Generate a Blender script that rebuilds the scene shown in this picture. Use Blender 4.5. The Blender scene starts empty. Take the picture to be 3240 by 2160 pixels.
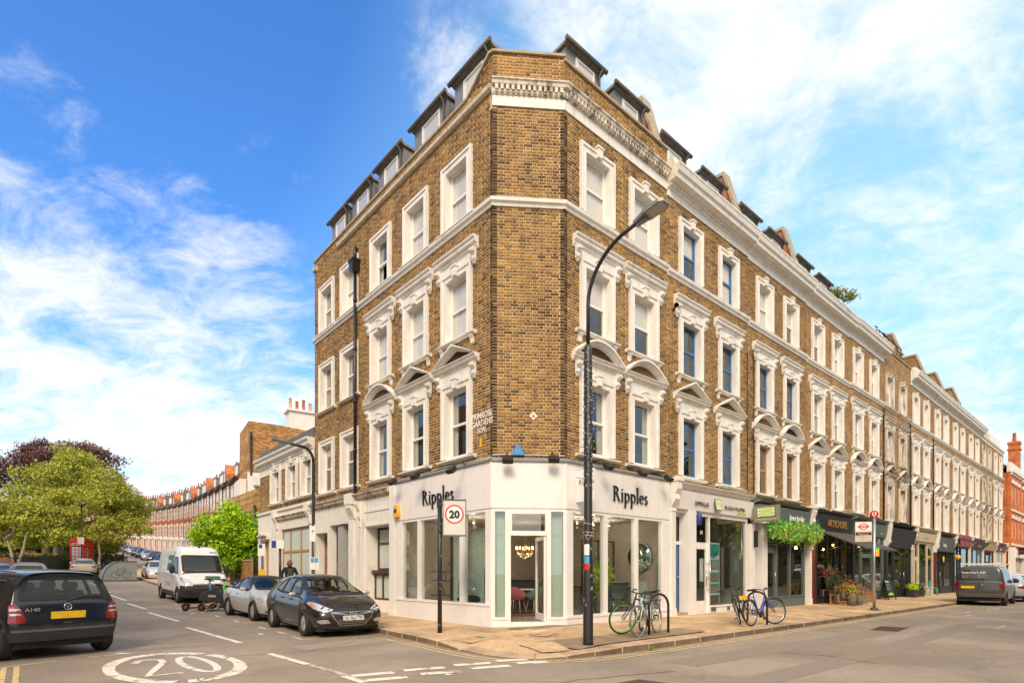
import bpy, bmesh, math, random
import numpy as np
from mathutils import Vector, Matrix, geometry
from mathutils.bvhtree import BVHTree
random.seed(7)
R_ = math.radians
SC = bpy.context.scene
COL = SC.collection
# camera
cam_d = bpy.data.cameras.new('camera'); cam = bpy.data.objects.new('camera', cam_d); COL.objects.link(cam)
cam.location = (0, 0, 1.52); cam.rotation_euler = (R_(90), 0, 0)
cam_d.sensor_width = 36; cam_d.lens = 19.59; cam_d.shift_y = .2259; cam_d.clip_end = 1500; cam_d.clip_start = .05
SC.camera = cam
# sky, sun, exposure
SUN_EL, SUN_AZ = 40.0, 186.0          # azimuth clockwise from +Y (view direction)
W = bpy.data.worlds.new('World'); SC.world = W; W.use_nodes = True
nt = W.node_tree; nt.nodes.clear(); N = nt.nodes.new; LK = nt.links.new
wout = N('ShaderNodeOutputWorld'); bg = N('ShaderNodeBackground'); LK(bg.outputs[0], wout.inputs[0])
bg.inputs[1].default_value = .15
sky = N('ShaderNodeTexSky'); sky.sky_type = 'NISHITA'; sky.sun_disc = False
sky.sun_elevation = R_(SUN_EL); sky.sun_rotation = R_(SUN_AZ); sky.dust_density = .6; sky.ozone_density = 2.2; sky.altitude = 30
def mth(op, a, b=None, c=None, clamp=False):
 n = N('ShaderNodeMath'); n.operation = op; n.use_clamp = clamp
 for i, v in enumerate((a, b, c)):
  if v is None: continue
  if isinstance(v, (int, float)): n.inputs[i].default_value = v
  else: LK(v, n.inputs[i])
 return n.outputs[0]
tc = N('ShaderNodeTexCoord'); sep = N('ShaderNodeSeparateXYZ'); LK(tc.outputs['Generated'], sep.inputs[0])
zz = mth('ADD', mth('MAXIMUM', sep.outputs[2], 0.0), .32)
px, py = mth('DIVIDE', sep.outputs[0], zz), mth('DIVIDE', sep.outputs[1], zz)
cmb = N('ShaderNodeCombineXYZ'); LK(px, cmb.inputs[0]); LK(py, cmb.inputs[1])
def wnoise(scale, detail, rough, dist, off):
 m = N('ShaderNodeMapping'); m.inputs[1].default_value = off; m.inputs[2].default_value = (0, 0, R_(28)); m.inputs[3].default_value = (1, 1.3, 1); LK(cmb.outputs[0], m.inputs[0])
 n = N('ShaderNodeTexNoise'); LK(m.outputs[0], n.inputs[0]); n.inputs['Scale'].default_value = scale
 n.inputs['Detail'].default_value = detail; n.inputs['Roughness'].default_value = rough; n.inputs['Distortion'].default_value = dist
 return n.outputs[0]
n1 = wnoise(1.9, 10, .64, .45, (3.1, 1.7, 0)); n2 = wnoise(7.0, 9, .66, .5, (1, 7, 0))
def blob(x, y, size, amp):            # a wide soft bank (or gap) of cloud in one part of the sky
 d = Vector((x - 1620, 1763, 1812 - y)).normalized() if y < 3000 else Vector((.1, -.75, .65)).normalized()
 vm = N('ShaderNodeVectorMath'); vm.operation = 'DOT_PRODUCT'; LK(tc.outputs['Generated'], vm.inputs[0]); vm.inputs[1].default_value = d
 c = math.cos(R_(size))
 mr = N('ShaderNodeMapRange'); mr.interpolation_type = 'SMOOTHSTEP'; LK(vm.outputs['Value'], mr.inputs[0])
 mr.inputs[1].default_value = c; mr.inputs[2].default_value = 1; mr.inputs[3].default_value = 0; mr.inputs[4].default_value = amp
 return mr.outputs[0]
cov = mth('ADD', mth('MULTIPLY', n1, .55), mth('MULTIPLY', n2, .45))
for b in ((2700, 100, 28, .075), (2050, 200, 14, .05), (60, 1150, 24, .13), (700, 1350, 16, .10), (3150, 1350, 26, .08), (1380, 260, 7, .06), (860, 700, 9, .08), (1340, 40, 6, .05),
   (500, 330, 30, -.10), (2600, 850, 16, -.09), (1700, 6000, 98, .34)):  # last bank: unseen, added behind the camera to cut blue light and reflections
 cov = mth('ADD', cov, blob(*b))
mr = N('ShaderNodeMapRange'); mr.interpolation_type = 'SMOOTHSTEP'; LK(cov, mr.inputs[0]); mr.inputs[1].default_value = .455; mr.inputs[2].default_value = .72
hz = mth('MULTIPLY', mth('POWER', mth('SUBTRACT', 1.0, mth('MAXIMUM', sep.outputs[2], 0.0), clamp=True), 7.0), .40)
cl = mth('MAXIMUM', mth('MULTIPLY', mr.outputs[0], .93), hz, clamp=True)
tint = N('ShaderNodeMix'); tint.data_type = 'RGBA'; tint.blend_type = 'MULTIPLY'; tint.inputs[0].default_value = 1
LK(sky.outputs[0], tint.inputs[6]); tint.inputs[7].default_value = (.44, .86, 1.30, 1)
mx = N('ShaderNodeMix'); mx.data_type = 'RGBA'; LK(cl, mx.inputs[0])
cy = N('ShaderNodeMix'); cy.data_type = 'RGBA'; LK(mth('ADD', mth('MULTIPLY', mth('POWER', mth('SUBTRACT', 1.0, mth('MAXIMUM', sep.outputs[2], 0.0), clamp=True), 2.0), .95), mth('ADD', blob(2900, 800, 60, .55), blob(300, 100, 40, -.30)), clamp=True), cy.inputs[0]); LK(tint.outputs[2], cy.inputs[6]); cy.inputs[7].default_value = (2.1, 3.8, 5.0, 1); LK(cy.outputs[2], mx.inputs[6]);
cmx = N('ShaderNodeMix'); cmx.data_type = 'RGBA'; LK(wnoise(2.6, 6, .6, .2, (9, 2, 0)), cmx.inputs[0]); cmx.inputs[6].default_value = (4.0, 4.2, 4.3, 1); cmx.inputs[7].default_value = (5.9, 5.6, 5.2, 1); LK(cmx.outputs[2], mx.inputs[7])
LK(mx.outputs[2], bg.inputs[0])
sun_d = bpy.data.lights.new('sun', 'SUN'); sun = bpy.data.objects.new('sun', sun_d); COL.objects.link(sun)
sun_d.energy = 2.2; sun_d.angle = R_(22); sun_d.color = (1, .80, .57)
_az, _el = R_(SUN_AZ), R_(SUN_EL)
sun.rotation_euler = Vector((math.sin(_az) * math.cos(_el), math.cos(_az) * math.cos(_el), math.sin(_el))).to_track_quat('Z', 'Y').to_euler()
SC.view_settings.view_transform = 'Standard'; SC.view_settings.look = 'None'; SC.view_settings.gamma = 1; SC.view_settings.exposure = .66
SC.view_settings.use_curve_mapping = False
SC.render.engine = 'CYCLES'; SC.cycles.max_bounces = 6; SC.cycles.transparent_max_bounces = 12; SC.cycles.use_denoising = True
SC.cycles.caustics_reflective = False; SC.cycles.caustics_refractive = False
# site frame: a runs up the left street, b along the right street
O = Vector((.7, 14.0))
AL, AR = R_(41.2), R_(49.2)
dL = Vector((-math.sin(AL), math.cos(AL))); dR = Vector((math.sin(AR), math.cos(AR)))
CL = Vector((-.477, 13.8)); CR = Vector((1.3127, 13.944))
def g(a, b):
 z = 0
 if a > 0: z += .0006 * min(a, 60) ** 2 + .055 * max(min(a, 190) - 60, 0)
 if b > 0: z -= .0025 * min(b, 120)
 return z
def AB(a, b, dz=0.0):
 p = O + dL * a + dR * b
 return Vector((p.x, p.y, g(a, b) + dz))
def toab(x, y):
 r = Vector((x, y)) - O; det = dL.x * dR.y - dL.y * dR.x
 return (r.x * dR.y - r.y * dR.x) / det, (dL.x * r.y - dL.y * r.x) / det
def head_ab(da, db):                  # world heading of an (a,b) direction
 v = dL * da + dR * db; return math.atan2(v.y, v.x)
def frame(o, xd, z=0.0):
 x = Vector((xd.x, xd.y, 0)).normalized(); zv = Vector((0, 0, 1)); y = zv.cross(x)
 m = Matrix((x, y, zv)).transposed().to_4x4(); m.translation = Vector((o.x, o.y, z)); return m
FR = frame(CR, dR)                    # right wall: x along the wall, y into the building
FL = frame(CL, -dL)                   # left wall: x = minus distance from the corner
FC = frame(CL, (CR - CL))
LC = (CR - CL).length
# object helpers
class MB:
 def __init__(s): s.v = []; s.f = []; s.m = []; s.sm = []
 def add(s, vs, fs, m=0, smooth=False):
  k = len(s.v); s.v += [tuple(v) for v in vs]
  for f in fs: s.f.append(tuple(i + k for i in f)); s.m.append(m); s.sm.append(smooth)
  return s
 def box(s, x0, x1, y0, y1, z0, z1, m=0, M=None):
  vs = [Vector(p) for p in ((x0,y0,z0),(x1,y0,z0),(x1,y1,z0),(x0,y1,z0),(x0,y0,z1),(x1,y0,z1),(x1,y1,z1),(x0,y1,z1))]
  if M is not None: vs = [M @ v for v in vs]
  return s.add(vs, [(0,3,2,1),(4,5,6,7),(0,1,5,4),(1,2,6,5),(2,3,7,6),(3,0,4,7)], m)
 def prism(s, pts, axis, a, b, m=0, M=None, smooth=False):
  n = len(pts)
  def P(p, c): return Vector({'x': (c, p[0], p[1]), 'y': (p[0], c, p[1]), 'z': (p[0], p[1], c)}[axis])
  vs = [P(p, a) for p in pts] + [P(p, b) for p in pts]
  if M is not None: vs = [M @ v for v in vs]
  s.add(vs, [tuple(range(n))[::-1], tuple(range(n, 2 * n))], m)
  k = len(s.v) - 2 * n
  for i in range(n):
   j = (i + 1) % n; s.f.append((k + i, k + j, k + n + j, k + n + i)); s.m.append(m); s.sm.append(smooth)
  return s
 def tube(s, pts, r, n=8, m=0, closed=False, cap=True):
  pts = [Vector(p) for p in pts]; L = len(pts); k = len(s.v); rs = r if isinstance(r, (list, tuple)) else [r] * L
  up = None
  for i, p in enumerate(pts):
   if closed: t = (pts[(i + 1) % L] - pts[i - 1])
   else: t = pts[min(i + 1, L - 1)] - pts[max(i - 1, 0)]
   t = t.normalized() if t.length > 1e-9 else Vector((0, 0, 1))
   if up is None: up = Vector((0, 0, 1)) if abs(t.z) < .9 else Vector((1, 0, 0))
   x = up - t * up.dot(t)
   if x.length < 1e-4: x = Vector((1, .3, .2)).cross(t)
   x.normalize(); up = x; y = t.cross(x)
   for j in range(n):
    a = 2 * math.pi * j / n; s.v.append(tuple(p + (x * math.cos(a) + y * math.sin(a)) * rs[i]))
  for i in range(L if closed else L - 1):
   for j in range(n):
    q = (i + 1) % L
    s.f.append((k + i*n + j, k + i*n + (j+1) % n, k + q*n + (j+1) % n, k + q*n + j)); s.m.append(m); s.sm.append(True)
  if cap and not closed:
   s.f.append(tuple(k + j for j in range(n))[::-1]); s.m.append(m); s.sm.append(False)
   s.f.append(tuple(k + (L-1)*n + j for j in range(n))); s.m.append(m); s.sm.append(False)
  return s
 def lathe(s, prof, n=16, m=0, M=None, smooth=True):   # profile (r, z) turned round z
  k = len(s.v)
  for r, z in prof:
   for j in range(n):
    a = 2 * math.pi * j / n; v = Vector((r * math.cos(a), r * math.sin(a), z))
    s.v.append(tuple(M @ v if M is not None else v))
  for i in range(len(prof) - 1):
   for j in range(n):
    s.f.append((k + i*n + j, k + i*n + (j+1) % n, k + (i+1)*n + (j+1) % n, k + (i+1)*n + j)); s.m.append(m); s.sm.append(smooth)
  return s
 def ball(s, c, r, n=10, m=0, sc=(1, 1, 1)):
  M = Matrix.Translation(c) @ Matrix.Diagonal((sc[0], sc[1], sc[2], 1))
  return s.lathe([(max(r * math.sin(math.pi * i / (n // 2 + 1)), 1e-4), -r * math.cos(math.pi * i / (n // 2 + 1))) for i in range(n // 2 + 2)], n, m, M)
 def mesh(s, name, mats):
  me = bpy.data.meshes.new(name); me.from_pydata(s.v, [], s.f)
  for mt in (mats if isinstance(mats, (list, tuple)) else [mats]): me.materials.append(mt)
  me.polygons.foreach_set('material_index', s.m); me.polygons.foreach_set('use_smooth', s.sm); me.update()
  return me
 def build(s, name, mats, parent=None, M=None, label=None):
  return put(name, s.mesh(name, mats), parent, M, label)
def put(name, me, parent=None, M=None, label=None):
 o = bpy.data.objects.new(name, me); COL.objects.link(o)
 if parent is not None: o.parent = parent
 if M is not None: o.matrix_local = M
 if label: o['label'] = label
 return o
def tag(o, label=None, cat=None, group=None, kind=None):
 for k, v in (('label', label), ('category', cat), ('group', group), ('kind', kind)):
  if v: o[k] = v
 return o
def thing(name, label, cat, loc=(0, 0, 0), rz=0.0, group=None, M=None):
 o = bpy.data.objects.new(name, None); COL.objects.link(o); o.empty_display_size = .2
 if M is not None: o.matrix_local = M
 else: o.location = loc; o.rotation_euler = (0, 0, rz)
 return tag(o, label, cat, group)
def struct(name, mb, mats): return tag(mb.build(name, mats), kind='structure')
def stuffed(o): o['kind'] = 'stuff'; return o
CHILD = {}
def copy_thing(r, M=None, label=None):
 def cp(o, par):
  c = o.copy(); COL.objects.link(c)
  if par is not None: c.parent = par; c.matrix_parent_inverse = o.matrix_parent_inverse.copy()
  for ch in kids[o.name]: cp(ch, c)
  return c
 kids = {}
 st = [r]
 while st:
  o = st.pop(); kids[o.name] = list(o.children); st += kids[o.name]
 c = cp(r, None)
 if M is not None: c.matrix_local = M
 if label: c['label'] = label
 return c
def T(x, y, z): return Matrix.Translation((x, y, z))
def RX(d): return Matrix.Rotation(R_(d), 4, 'X')
def RY(d): return Matrix.Rotation(R_(d), 4, 'Y')
def RZ(d): return Matrix.Rotation(R_(d), 4, 'Z')
def S3(x, y, z): return Matrix.Diagonal((x, y, z, 1))
# materials
def newmat(name):
 m = bpy.data.materials.new(name); m.use_nodes = True; t = m.node_tree; p = t.nodes['Principled BSDF']; return m, t, p
def setp(p, **k):
 for a, v in k.items():
  n = a.replace('_', ' ')
  if n in p.inputs: p.inputs[n].default_value = v
def mat(name, col, rough=.6, metal=0.0, var=.12, scale=6.0, bump=0.0, bscale=60.0, coat=0.0, streak=0.0, dirt=None, emit=0.0, spec=.5, dscale=1.3, dlo=.52, dhi=.72):
 m, t, p = newmat(name); n = t.nodes.new; l = t.links.new
 c = (col[0], col[1], col[2], 1)
 setp(p, Base_Color=c, Roughness=rough, Metallic=metal); p.inputs['Coat Weight'].default_value = coat; p.inputs['Coat Roughness'].default_value = .04
 p.inputs['Specular IOR Level'].default_value = spec
 if emit: p.inputs['Emission Color'].default_value = c; p.inputs['Emission Strength'].default_value = emit
 geo = n('ShaderNodeNewGeometry'); src = None
 if var or dirt or streak:
  ns = n('ShaderNodeTexNoise'); ns.inputs['Scale'].default_value = scale; ns.inputs['Detail'].default_value = 5; l(geo.outputs['Position'], ns.inputs[0])
  mp = n('ShaderNodeMapRange'); l(ns.outputs[0], mp.inputs[0]); mp.inputs[1].default_value = .25; mp.inputs[2].default_value = .75; mp.inputs[3].default_value = 1 - var; mp.inputs[4].default_value = 1 + var
  mu = n('ShaderNodeVectorMath'); mu.operation = 'SCALE'; mu.inputs[0].default_value = col; l(mp.outputs[0], mu.inputs['Scale']); src = mu.outputs[0]
 if streak or dirt:
  mapn = n('ShaderNodeMapping'); l(geo.outputs['Position'], mapn.inputs[0]); mapn.inputs[3].default_value = (1, 1, .16 if streak else 1)
  ns = n('ShaderNodeTexNoise'); ns.inputs['Scale'].default_value = dscale * (4 if streak else 1); ns.inputs['Detail'].default_value = 7; ns.inputs['Roughness'].default_value = .65; l(mapn.outputs[0], ns.inputs[0])
  mp = n('ShaderNodeMapRange'); l(ns.outputs[0], mp.inputs[0]); mp.inputs[1].default_value = dlo; mp.inputs[2].default_value = dhi; mp.inputs[3].default_value = 0; mp.inputs[4].default_value = streak or .8
  mi = n('ShaderNodeMix'); mi.data_type = 'RGBA'; l(mp.outputs[0], mi.inputs[0]); l(src, mi.inputs[6])
  d = dirt or (.16, .12, .08); mi.inputs[7].default_value = (*d, 1); src = mi.outputs[2]
 if src is not None: l(src, p.inputs['Base Color'])
 if bump:
  ns = n('ShaderNodeTexNoise'); ns.inputs['Scale'].default_value = bscale; ns.inputs['Detail'].default_value = 4; l(geo.outputs['Position'], ns.inputs[0])
  bp = n('ShaderNodeBump'); bp.inputs['Strength'].default_value = min(1, bump * 8); bp.inputs['Distance'].default_value = bump * .2; l(ns.outputs[0], bp.inputs['Height']); l(bp.outputs[0], p.inputs['Normal'])
 return m
def glassmat(name, tint=(.9, .95, .93), refl=.9, rough=.01, alpha=.12):
 m = bpy.data.materials.new(name); m.use_nodes = True; t = m.node_tree; t.nodes.clear(); n = t.nodes.new; l = t.links.new
 o = n('ShaderNodeOutputMaterial'); gl = n('ShaderNodeBsdfGlossy'); gl.inputs['Roughness'].default_value = rough; gl.inputs['Color'].default_value = (refl, refl, refl, 1)
 tr = n('ShaderNodeBsdfTransparent'); tr.inputs[0].default_value = (*tint, 1)
 lw = n('ShaderNodeLayerWeight'); lw.inputs[0].default_value = .5
 pw = n('ShaderNodeMath'); pw.operation = 'POWER'; l(lw.outputs['Facing'], pw.inputs[0]); pw.inputs[1].default_value = 4.0
 mp = n('ShaderNodeMapRange'); l(pw.outputs[0], mp.inputs[0]); mp.inputs[1].default_value = 0; mp.inputs[2].default_value = 1; mp.inputs[3].default_value = alpha * .55; mp.inputs[4].default_value = .75
 mx = n('ShaderNodeMixShader'); l(mp.outputs[0], mx.inputs[0]); l(tr.outputs[0], mx.inputs[1]); l(gl.outputs[0], mx.inputs[2]); l(mx.outputs[0], o.inputs[0])
 return m
def brickmat(name, stops, var=.35):
 m, t, p = newmat(name); n = t.nodes.new; l = t.links.new
 geo = n('ShaderNodeNewGeometry'); oi = n('ShaderNodeObjectInfo')
 ad = n('ShaderNodeMath'); ad.operation = 'ADD'; l(geo.outputs['Random Per Island'], ad.inputs[0]); l(oi.outputs['Random'], ad.inputs[1])
 fr = n('ShaderNodeMath'); fr.operation = 'FRACT'; l(ad.outputs[0], fr.inputs[0])
 big = n('ShaderNodeTexNoise'); big.inputs['Scale'].default_value = .8; big.inputs['Detail'].default_value = 5; l(geo.outputs['Position'], big.inputs[0])
 bm_ = n('ShaderNodeMapRange'); l(big.outputs[0], bm_.inputs[0]); bm_.inputs[1].default_value = .3; bm_.inputs[2].default_value = .7; bm_.inputs[3].default_value = -.16; bm_.inputs[4].default_value = .16
 a2 = n('ShaderNodeMath'); a2.operation = 'ADD'; a2.use_clamp = True; l(fr.outputs[0], a2.inputs[0]); l(bm_.outputs[0], a2.inputs[1])
 cr = n('ShaderNodeValToRGB'); l(a2.outputs[0], cr.inputs[0]); e = cr.color_ramp.elements
 while len(e) < len(stops): e.new(.5)
 for i, (q, c) in enumerate(stops): e[i].position = q; e[i].color = (*c, 1)
 ns = n('ShaderNodeTexNoise'); ns.inputs['Scale'].default_value = 28; ns.inputs['Detail'].default_value = 5; ns.inputs['Roughness'].default_value = .7; l(geo.outputs['Position'], ns.inputs[0])
 mp = n('ShaderNodeMapRange'); l(ns.outputs[0], mp.inputs[0]); mp.inputs[1].default_value = .3; mp.inputs[2].default_value = .7; mp.inputs[3].default_value = 1 - var; mp.inputs[4].default_value = 1 + var
 mq = n('ShaderNodeMapping'); mq.inputs[3].default_value = (1, 1, .28); l(geo.outputs['Position'], mq.inputs[0])
 st = n('ShaderNodeTexNoise'); st.inputs['Scale'].default_value = 1.5; st.inputs['Detail'].default_value = 8; st.inputs['Roughness'].default_value = .62; l(mq.outputs[0], st.inputs[0])
 sp = n('ShaderNodeMapRange'); l(st.outputs[0], sp.inputs[0]); sp.inputs[1].default_value = .36; sp.inputs[2].default_value = .62; sp.inputs[3].default_value = 1.14; sp.inputs[4].default_value = .74
 mm = n('ShaderNodeMath'); mm.operation = 'MULTIPLY'; l(mp.outputs[0], mm.inputs[0]); l(sp.outputs[0], mm.inputs[1])
 sc = n('ShaderNodeVectorMath'); sc.operation = 'SCALE'; l(cr.outputs[0], sc.inputs[0]); l(mm.outputs[0], sc.inputs['Scale']); l(sc.outputs[0], p.inputs['Base Color'])
 setp(p, Roughness=.88); p.inputs['Specular IOR Level'].default_value = .25
 bp = n('ShaderNodeBump'); bp.inputs['Strength'].default_value = .6; bp.inputs['Distance'].default_value = .006; l(ns.outputs[0], bp.inputs['Height']); l(bp.outputs[0], p.inputs['Normal'])
 return m
def bricktex(name, c1, c2, mortar, bw=.225, bh=.0765, msize=.01, use_x=None):
 """distant brickwork: courses in world height, length along a wall axis"""
 m, t, p = newmat(name); n = t.nodes.new; l = t.links.new
 geo = n('ShaderNodeNewGeometry'); s = n('ShaderNodeSeparateXYZ'); l(geo.outputs['Position'], s.inputs[0])
 d = use_x if use_x is not None else dR
 vm = n('ShaderNodeVectorMath'); vm.operation = 'DOT_PRODUCT'; l(geo.outputs['Position'], vm.inputs[0]); vm.inputs[1].default_value = (d.x, d.y, 0)
 cb = n('ShaderNodeCombineXYZ'); l(vm.outputs['Value'], cb.inputs[0]); l(s.outputs[2], cb.inputs[1])
 bt = n('ShaderNodeTexBrick'); l(cb.outputs[0], bt.inputs[0]); bt.inputs['Scale'].default_value = 1; bt.inputs['Brick Width'].default_value = bw; bt.inputs['Row Height'].default_value = bh
 bt.inputs['Mortar Size'].default_value = msize * .5; bt.inputs['Color1'].default_value = (*c1, 1); bt.inputs['Color2'].default_value = (*c2, 1); bt.inputs['Mortar'].default_value = (*mortar, 1)
 ns = n('ShaderNodeTexNoise'); ns.inputs['Scale'].default_value = 1.7; ns.inputs['Detail'].default_value = 6; l(geo.outputs['Position'], ns.inputs[0])
 mp = n('ShaderNodeMapRange'); l(ns.outputs[0], mp.inputs[0]); mp.inputs[1].default_value = .3; mp.inputs[2].default_value = .7; mp.inputs[3].default_value = .72; mp.inputs[4].default_value = 1.25
 sc = n('ShaderNodeVectorMath'); sc.operation = 'SCALE'; l(bt.outputs[0], sc.inputs[0]); l(mp.outputs[0], sc.inputs['Scale']); l(sc.outputs[0], p.inputs['Base Color'])
 setp(p, Roughness=.9); return m
STOCK = ((0, (.11, .072, .042)), (.14, (.20, .118, .06)), (.32, (.28, .158, .066)), (.55, (.345, .20, .074)), (.78, (.40, .24, .086)), (.9, (.32, .17, .07)), (1, (.47, .30, .10)))
STOCK_DK = ((0, (.03, .02, .014)), (.3, (.06, .036, .02)), (.6, (.10, .058, .028)), (.85, (.16, .09, .036)), (1, (.24, .14, .05)))
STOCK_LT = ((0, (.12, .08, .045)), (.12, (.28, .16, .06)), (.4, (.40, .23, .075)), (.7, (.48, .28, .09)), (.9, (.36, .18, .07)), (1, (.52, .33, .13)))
M_ = dict(
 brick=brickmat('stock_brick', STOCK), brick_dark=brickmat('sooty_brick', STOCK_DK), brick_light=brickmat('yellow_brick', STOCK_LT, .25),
 brick_red=brickmat('red_brick_material', ((0, (.16, .04, .02)), (.5, (.32, .09, .035)), (1, (.42, .15, .05)))),
 mortar=mat('mortar', (.54, .40, .23), .95, var=.3, scale=3, dirt=(.16, .10, .05), dlo=.5, dhi=.68, streak=.5), bricktex=bricktex('stock_brick_far', (.20, .108, .045), (.38, .22, .078), (.40, .29, .16)),
 bricktexL=bricktex('stock_brick_far_left', (.25, .12, .04), (.40, .22, .075), (.38, .26, .13), use_x=dL),
 redtex=bricktex('red_brick_far', (.50, .12, .03), (.62, .18, .045), (.5, .24, .1)),
 redtexL=bricktex('red_brick_terrace', (.42, .12, .05), (.56, .19, .075), (.52, .26, .13), use_x=dL),
 stucco=mat('painted_stucco', (.80, .77, .72), .6, var=.06, scale=4, streak=.5, dirt=(.34, .27, .19), bump=.03, dlo=.53, dhi=.76),
 stucco_dirty=mat('weathered_stucco', (.70, .64, .55), .7, var=.1, scale=6, streak=.85, dirt=(.17, .12, .075), bump=.05, dlo=.47, dhi=.62),
 stone_cream=mat('cream_stone', (.62, .53, .40), .7, var=.12, streak=.6, dirt=(.2, .15, .1)),
 white=mat('white_paint', (.82, .80, .78), .42, var=.03, dirt=(.55, .5, .45), dlo=.6, dhi=.9), shopwhite=mat('shopfront_white', (.82, .79, .77), .42, var=.03, scale=3, streak=.3, dirt=(.48, .42, .36), dlo=.50, dhi=.78, bump=.01),
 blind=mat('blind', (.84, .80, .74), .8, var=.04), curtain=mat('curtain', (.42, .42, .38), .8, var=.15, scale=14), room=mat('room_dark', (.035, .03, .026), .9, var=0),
 roomlt=mat('room_plaster', (.40, .34, .28), .8, var=.05), bluesash=mat('blue_sash', (.06, .17, .36), .5, var=.25), tansash=mat('tan_sash', (.46, .25, .11), .55, var=.2),
 glass=glassmat('window_glass', (.97, .97, .96), alpha=.12), glass_shop=glassmat('shop_glass', (.90, .94, .92), alpha=.22), glass_car=glassmat('car_glass', (.66, .72, .67), alpha=.10),
 zinc=mat('zinc', (.25, .24, .24), .5, .3, var=.15, streak=.3, dirt=(.08, .07, .06)), zinc_dk=mat('gutter_black', (.12, .105, .09), .5, var=.3), lead=mat('lead', (.24, .23, .22), .6, .2, var=.25),
 coping=mat('coping_stone', (.42, .34, .24), .8, var=.2, streak=.5), black=mat('black_paint', (.014, .013, .013), .35, var=.2), blackworn=mat('worn_black_paint', (.02, .018, .018), .42, var=.3, dirt=(.34, .35, .36), dlo=.60, dhi=.63, dscale=7),
 iron=mat('iron', (.03, .028, .027), .45, .3, var=.2), steel=mat('steel', (.55, .54, .52), .3, .9, var=.08), alloy=mat('alloy', (.50, .49, .47), .38, .35, var=.08), chrome=mat('chrome', (.75, .75, .75), .12, 1, var=0),
 rubber=mat('rubber', (.018, .018, .018), .75, var=.2), plasticdk=mat('dark_trim', (.028, .028, .03), .55, var=.15), plasticgr=mat('grey_trim', (.10, .10, .105), .6, var=.1),
 red=mat('red_lens', (.26, .004, .006), .2, var=.1, coat=1), redpaint=mat('red_paint', (.55, .02, .015), .3, var=.1), clear=mat('clear_lens', (.62, .62, .62), .12, .6, var=.25, scale=25, coat=1),
 plate_y=mat('yellow_plate', (.82, .50, .01), .4, var=.1, dirt=(.42, .25, .03), dlo=.5, dhi=.7, dscale=22), plate_w=mat('white_plate', (.62, .62, .60), .4, dirt=(.10, .10, .10), dlo=.48, dhi=.6, dscale=14),
 wood=mat('oak', (.42, .20, .07), .45, var=.25, scale=14), brownwood=mat('brown_frame', (.075, .026, .018), .4, var=.2), crate=mat('crate_wood', (.42, .24, .11), .8, var=.35, scale=12), crate_dk=mat('weathered_crate', (.26, .19, .13), .85, var=.3, scale=14),
 frost=mat('frosted_glass', (.52, .60, .54), .35, var=.08), signgrey=mat('sign_grey', (.40, .40, .38), .5), signwhite=mat('sign_white', (.80, .79, .76), .4, var=.02), signred=mat('sign_red', (.62, .02, .02), .4, var=.02),
 teal=mat('teal', (.02, .38, .38), .5), green=mat('lime_green', (.38, .58, .03), .5), gold=mat('gold_letter', (.45, .22, .03), .4, .3), yellow=mat('yellow', (.8, .48, .02), .45),
 jj=mat('slate_green_paint', (.115, .15, .14), .45, var=.08), blackshop=mat('charcoal_shop', (.024, .023, .024), .5, var=.2), bluedoor=mat('blue_door', (.045, .13, .29), .4, var=.12), maroon=mat('maroon', (.13, .028, .018), .45, var=.2),
 awning=mat('awning_canvas', (.075, .066, .062), .85, var=.2), galv=mat('galvanised', (.36, .37, .36), .42, .7, var=.3, scale=9), skin=mat('skin', (.15, .07, .045), .5, var=.1), navy=mat('navy_cloth', (.012, .016, .035), .85, var=.2), olive=mat('olive_cloth', (.07, .085, .04), .85, var=.2),
 pot=mat('terracotta', (.42, .13, .05), .8, var=.25), potlt=mat('buff_pot', (.55, .36, .16), .8, var=.2), slate=mat('slate_roof', (.10, .095, .095), .7, var=.35, scale=3), tile=mat('old_roof_tile', (.20, .15, .11), .85, var=.5, scale=9), tile_red=mat('red_roof_tile', (.36, .13, .06), .8, var=.25))
# brickwork
def bond(x0, x1, z0, z1, holes=(), top=None, off=0.0, ch=.0765):
 """flemish bond: alternate long and short bricks, cut round the openings; returns (xa, xb, za, zb) rows"""
 out = []; rows = int(round((z1 - z0) / ch)); rr = random.Random(int(x0 * 10 + z0 * 7) + 3)
 for r in range(rows):
  za = z0 + r * ch; zb = za + ch - .0135
  x = x0 - ((r % 2) * .169) - off - rr.random() * .02; k = 0
  hs = [(h[0], h[1]) for h in holes if h[2] < zb and h[3] > za]
  while x < x1:
   w = .2120 if k % 2 == 0 else .0995
   a, b = max(x, x0 + .001), min(x + w, x1 - .001); x += w + .0130; k += 1
   segs = [(a, b)] if b - a > .02 else []
   for h0, h1 in hs:
    ns = []
    for s0, s1 in segs:
     if h1 <= s0 or h0 >= s1: ns.append((s0, s1))
     else:
      if h0 - s0 > .02: ns.append((s0, h0))
      if s1 - h1 > .02: ns.append((h1, s1))
    segs = ns
   for s0, s1 in segs:
    if top is None or zb < top((s0 + s1) / 2): out.append((s0, s1, za + rr.uniform(-.001, .001), zb + rr.uniform(-.001, .001)))
 return np.array(out)
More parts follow.
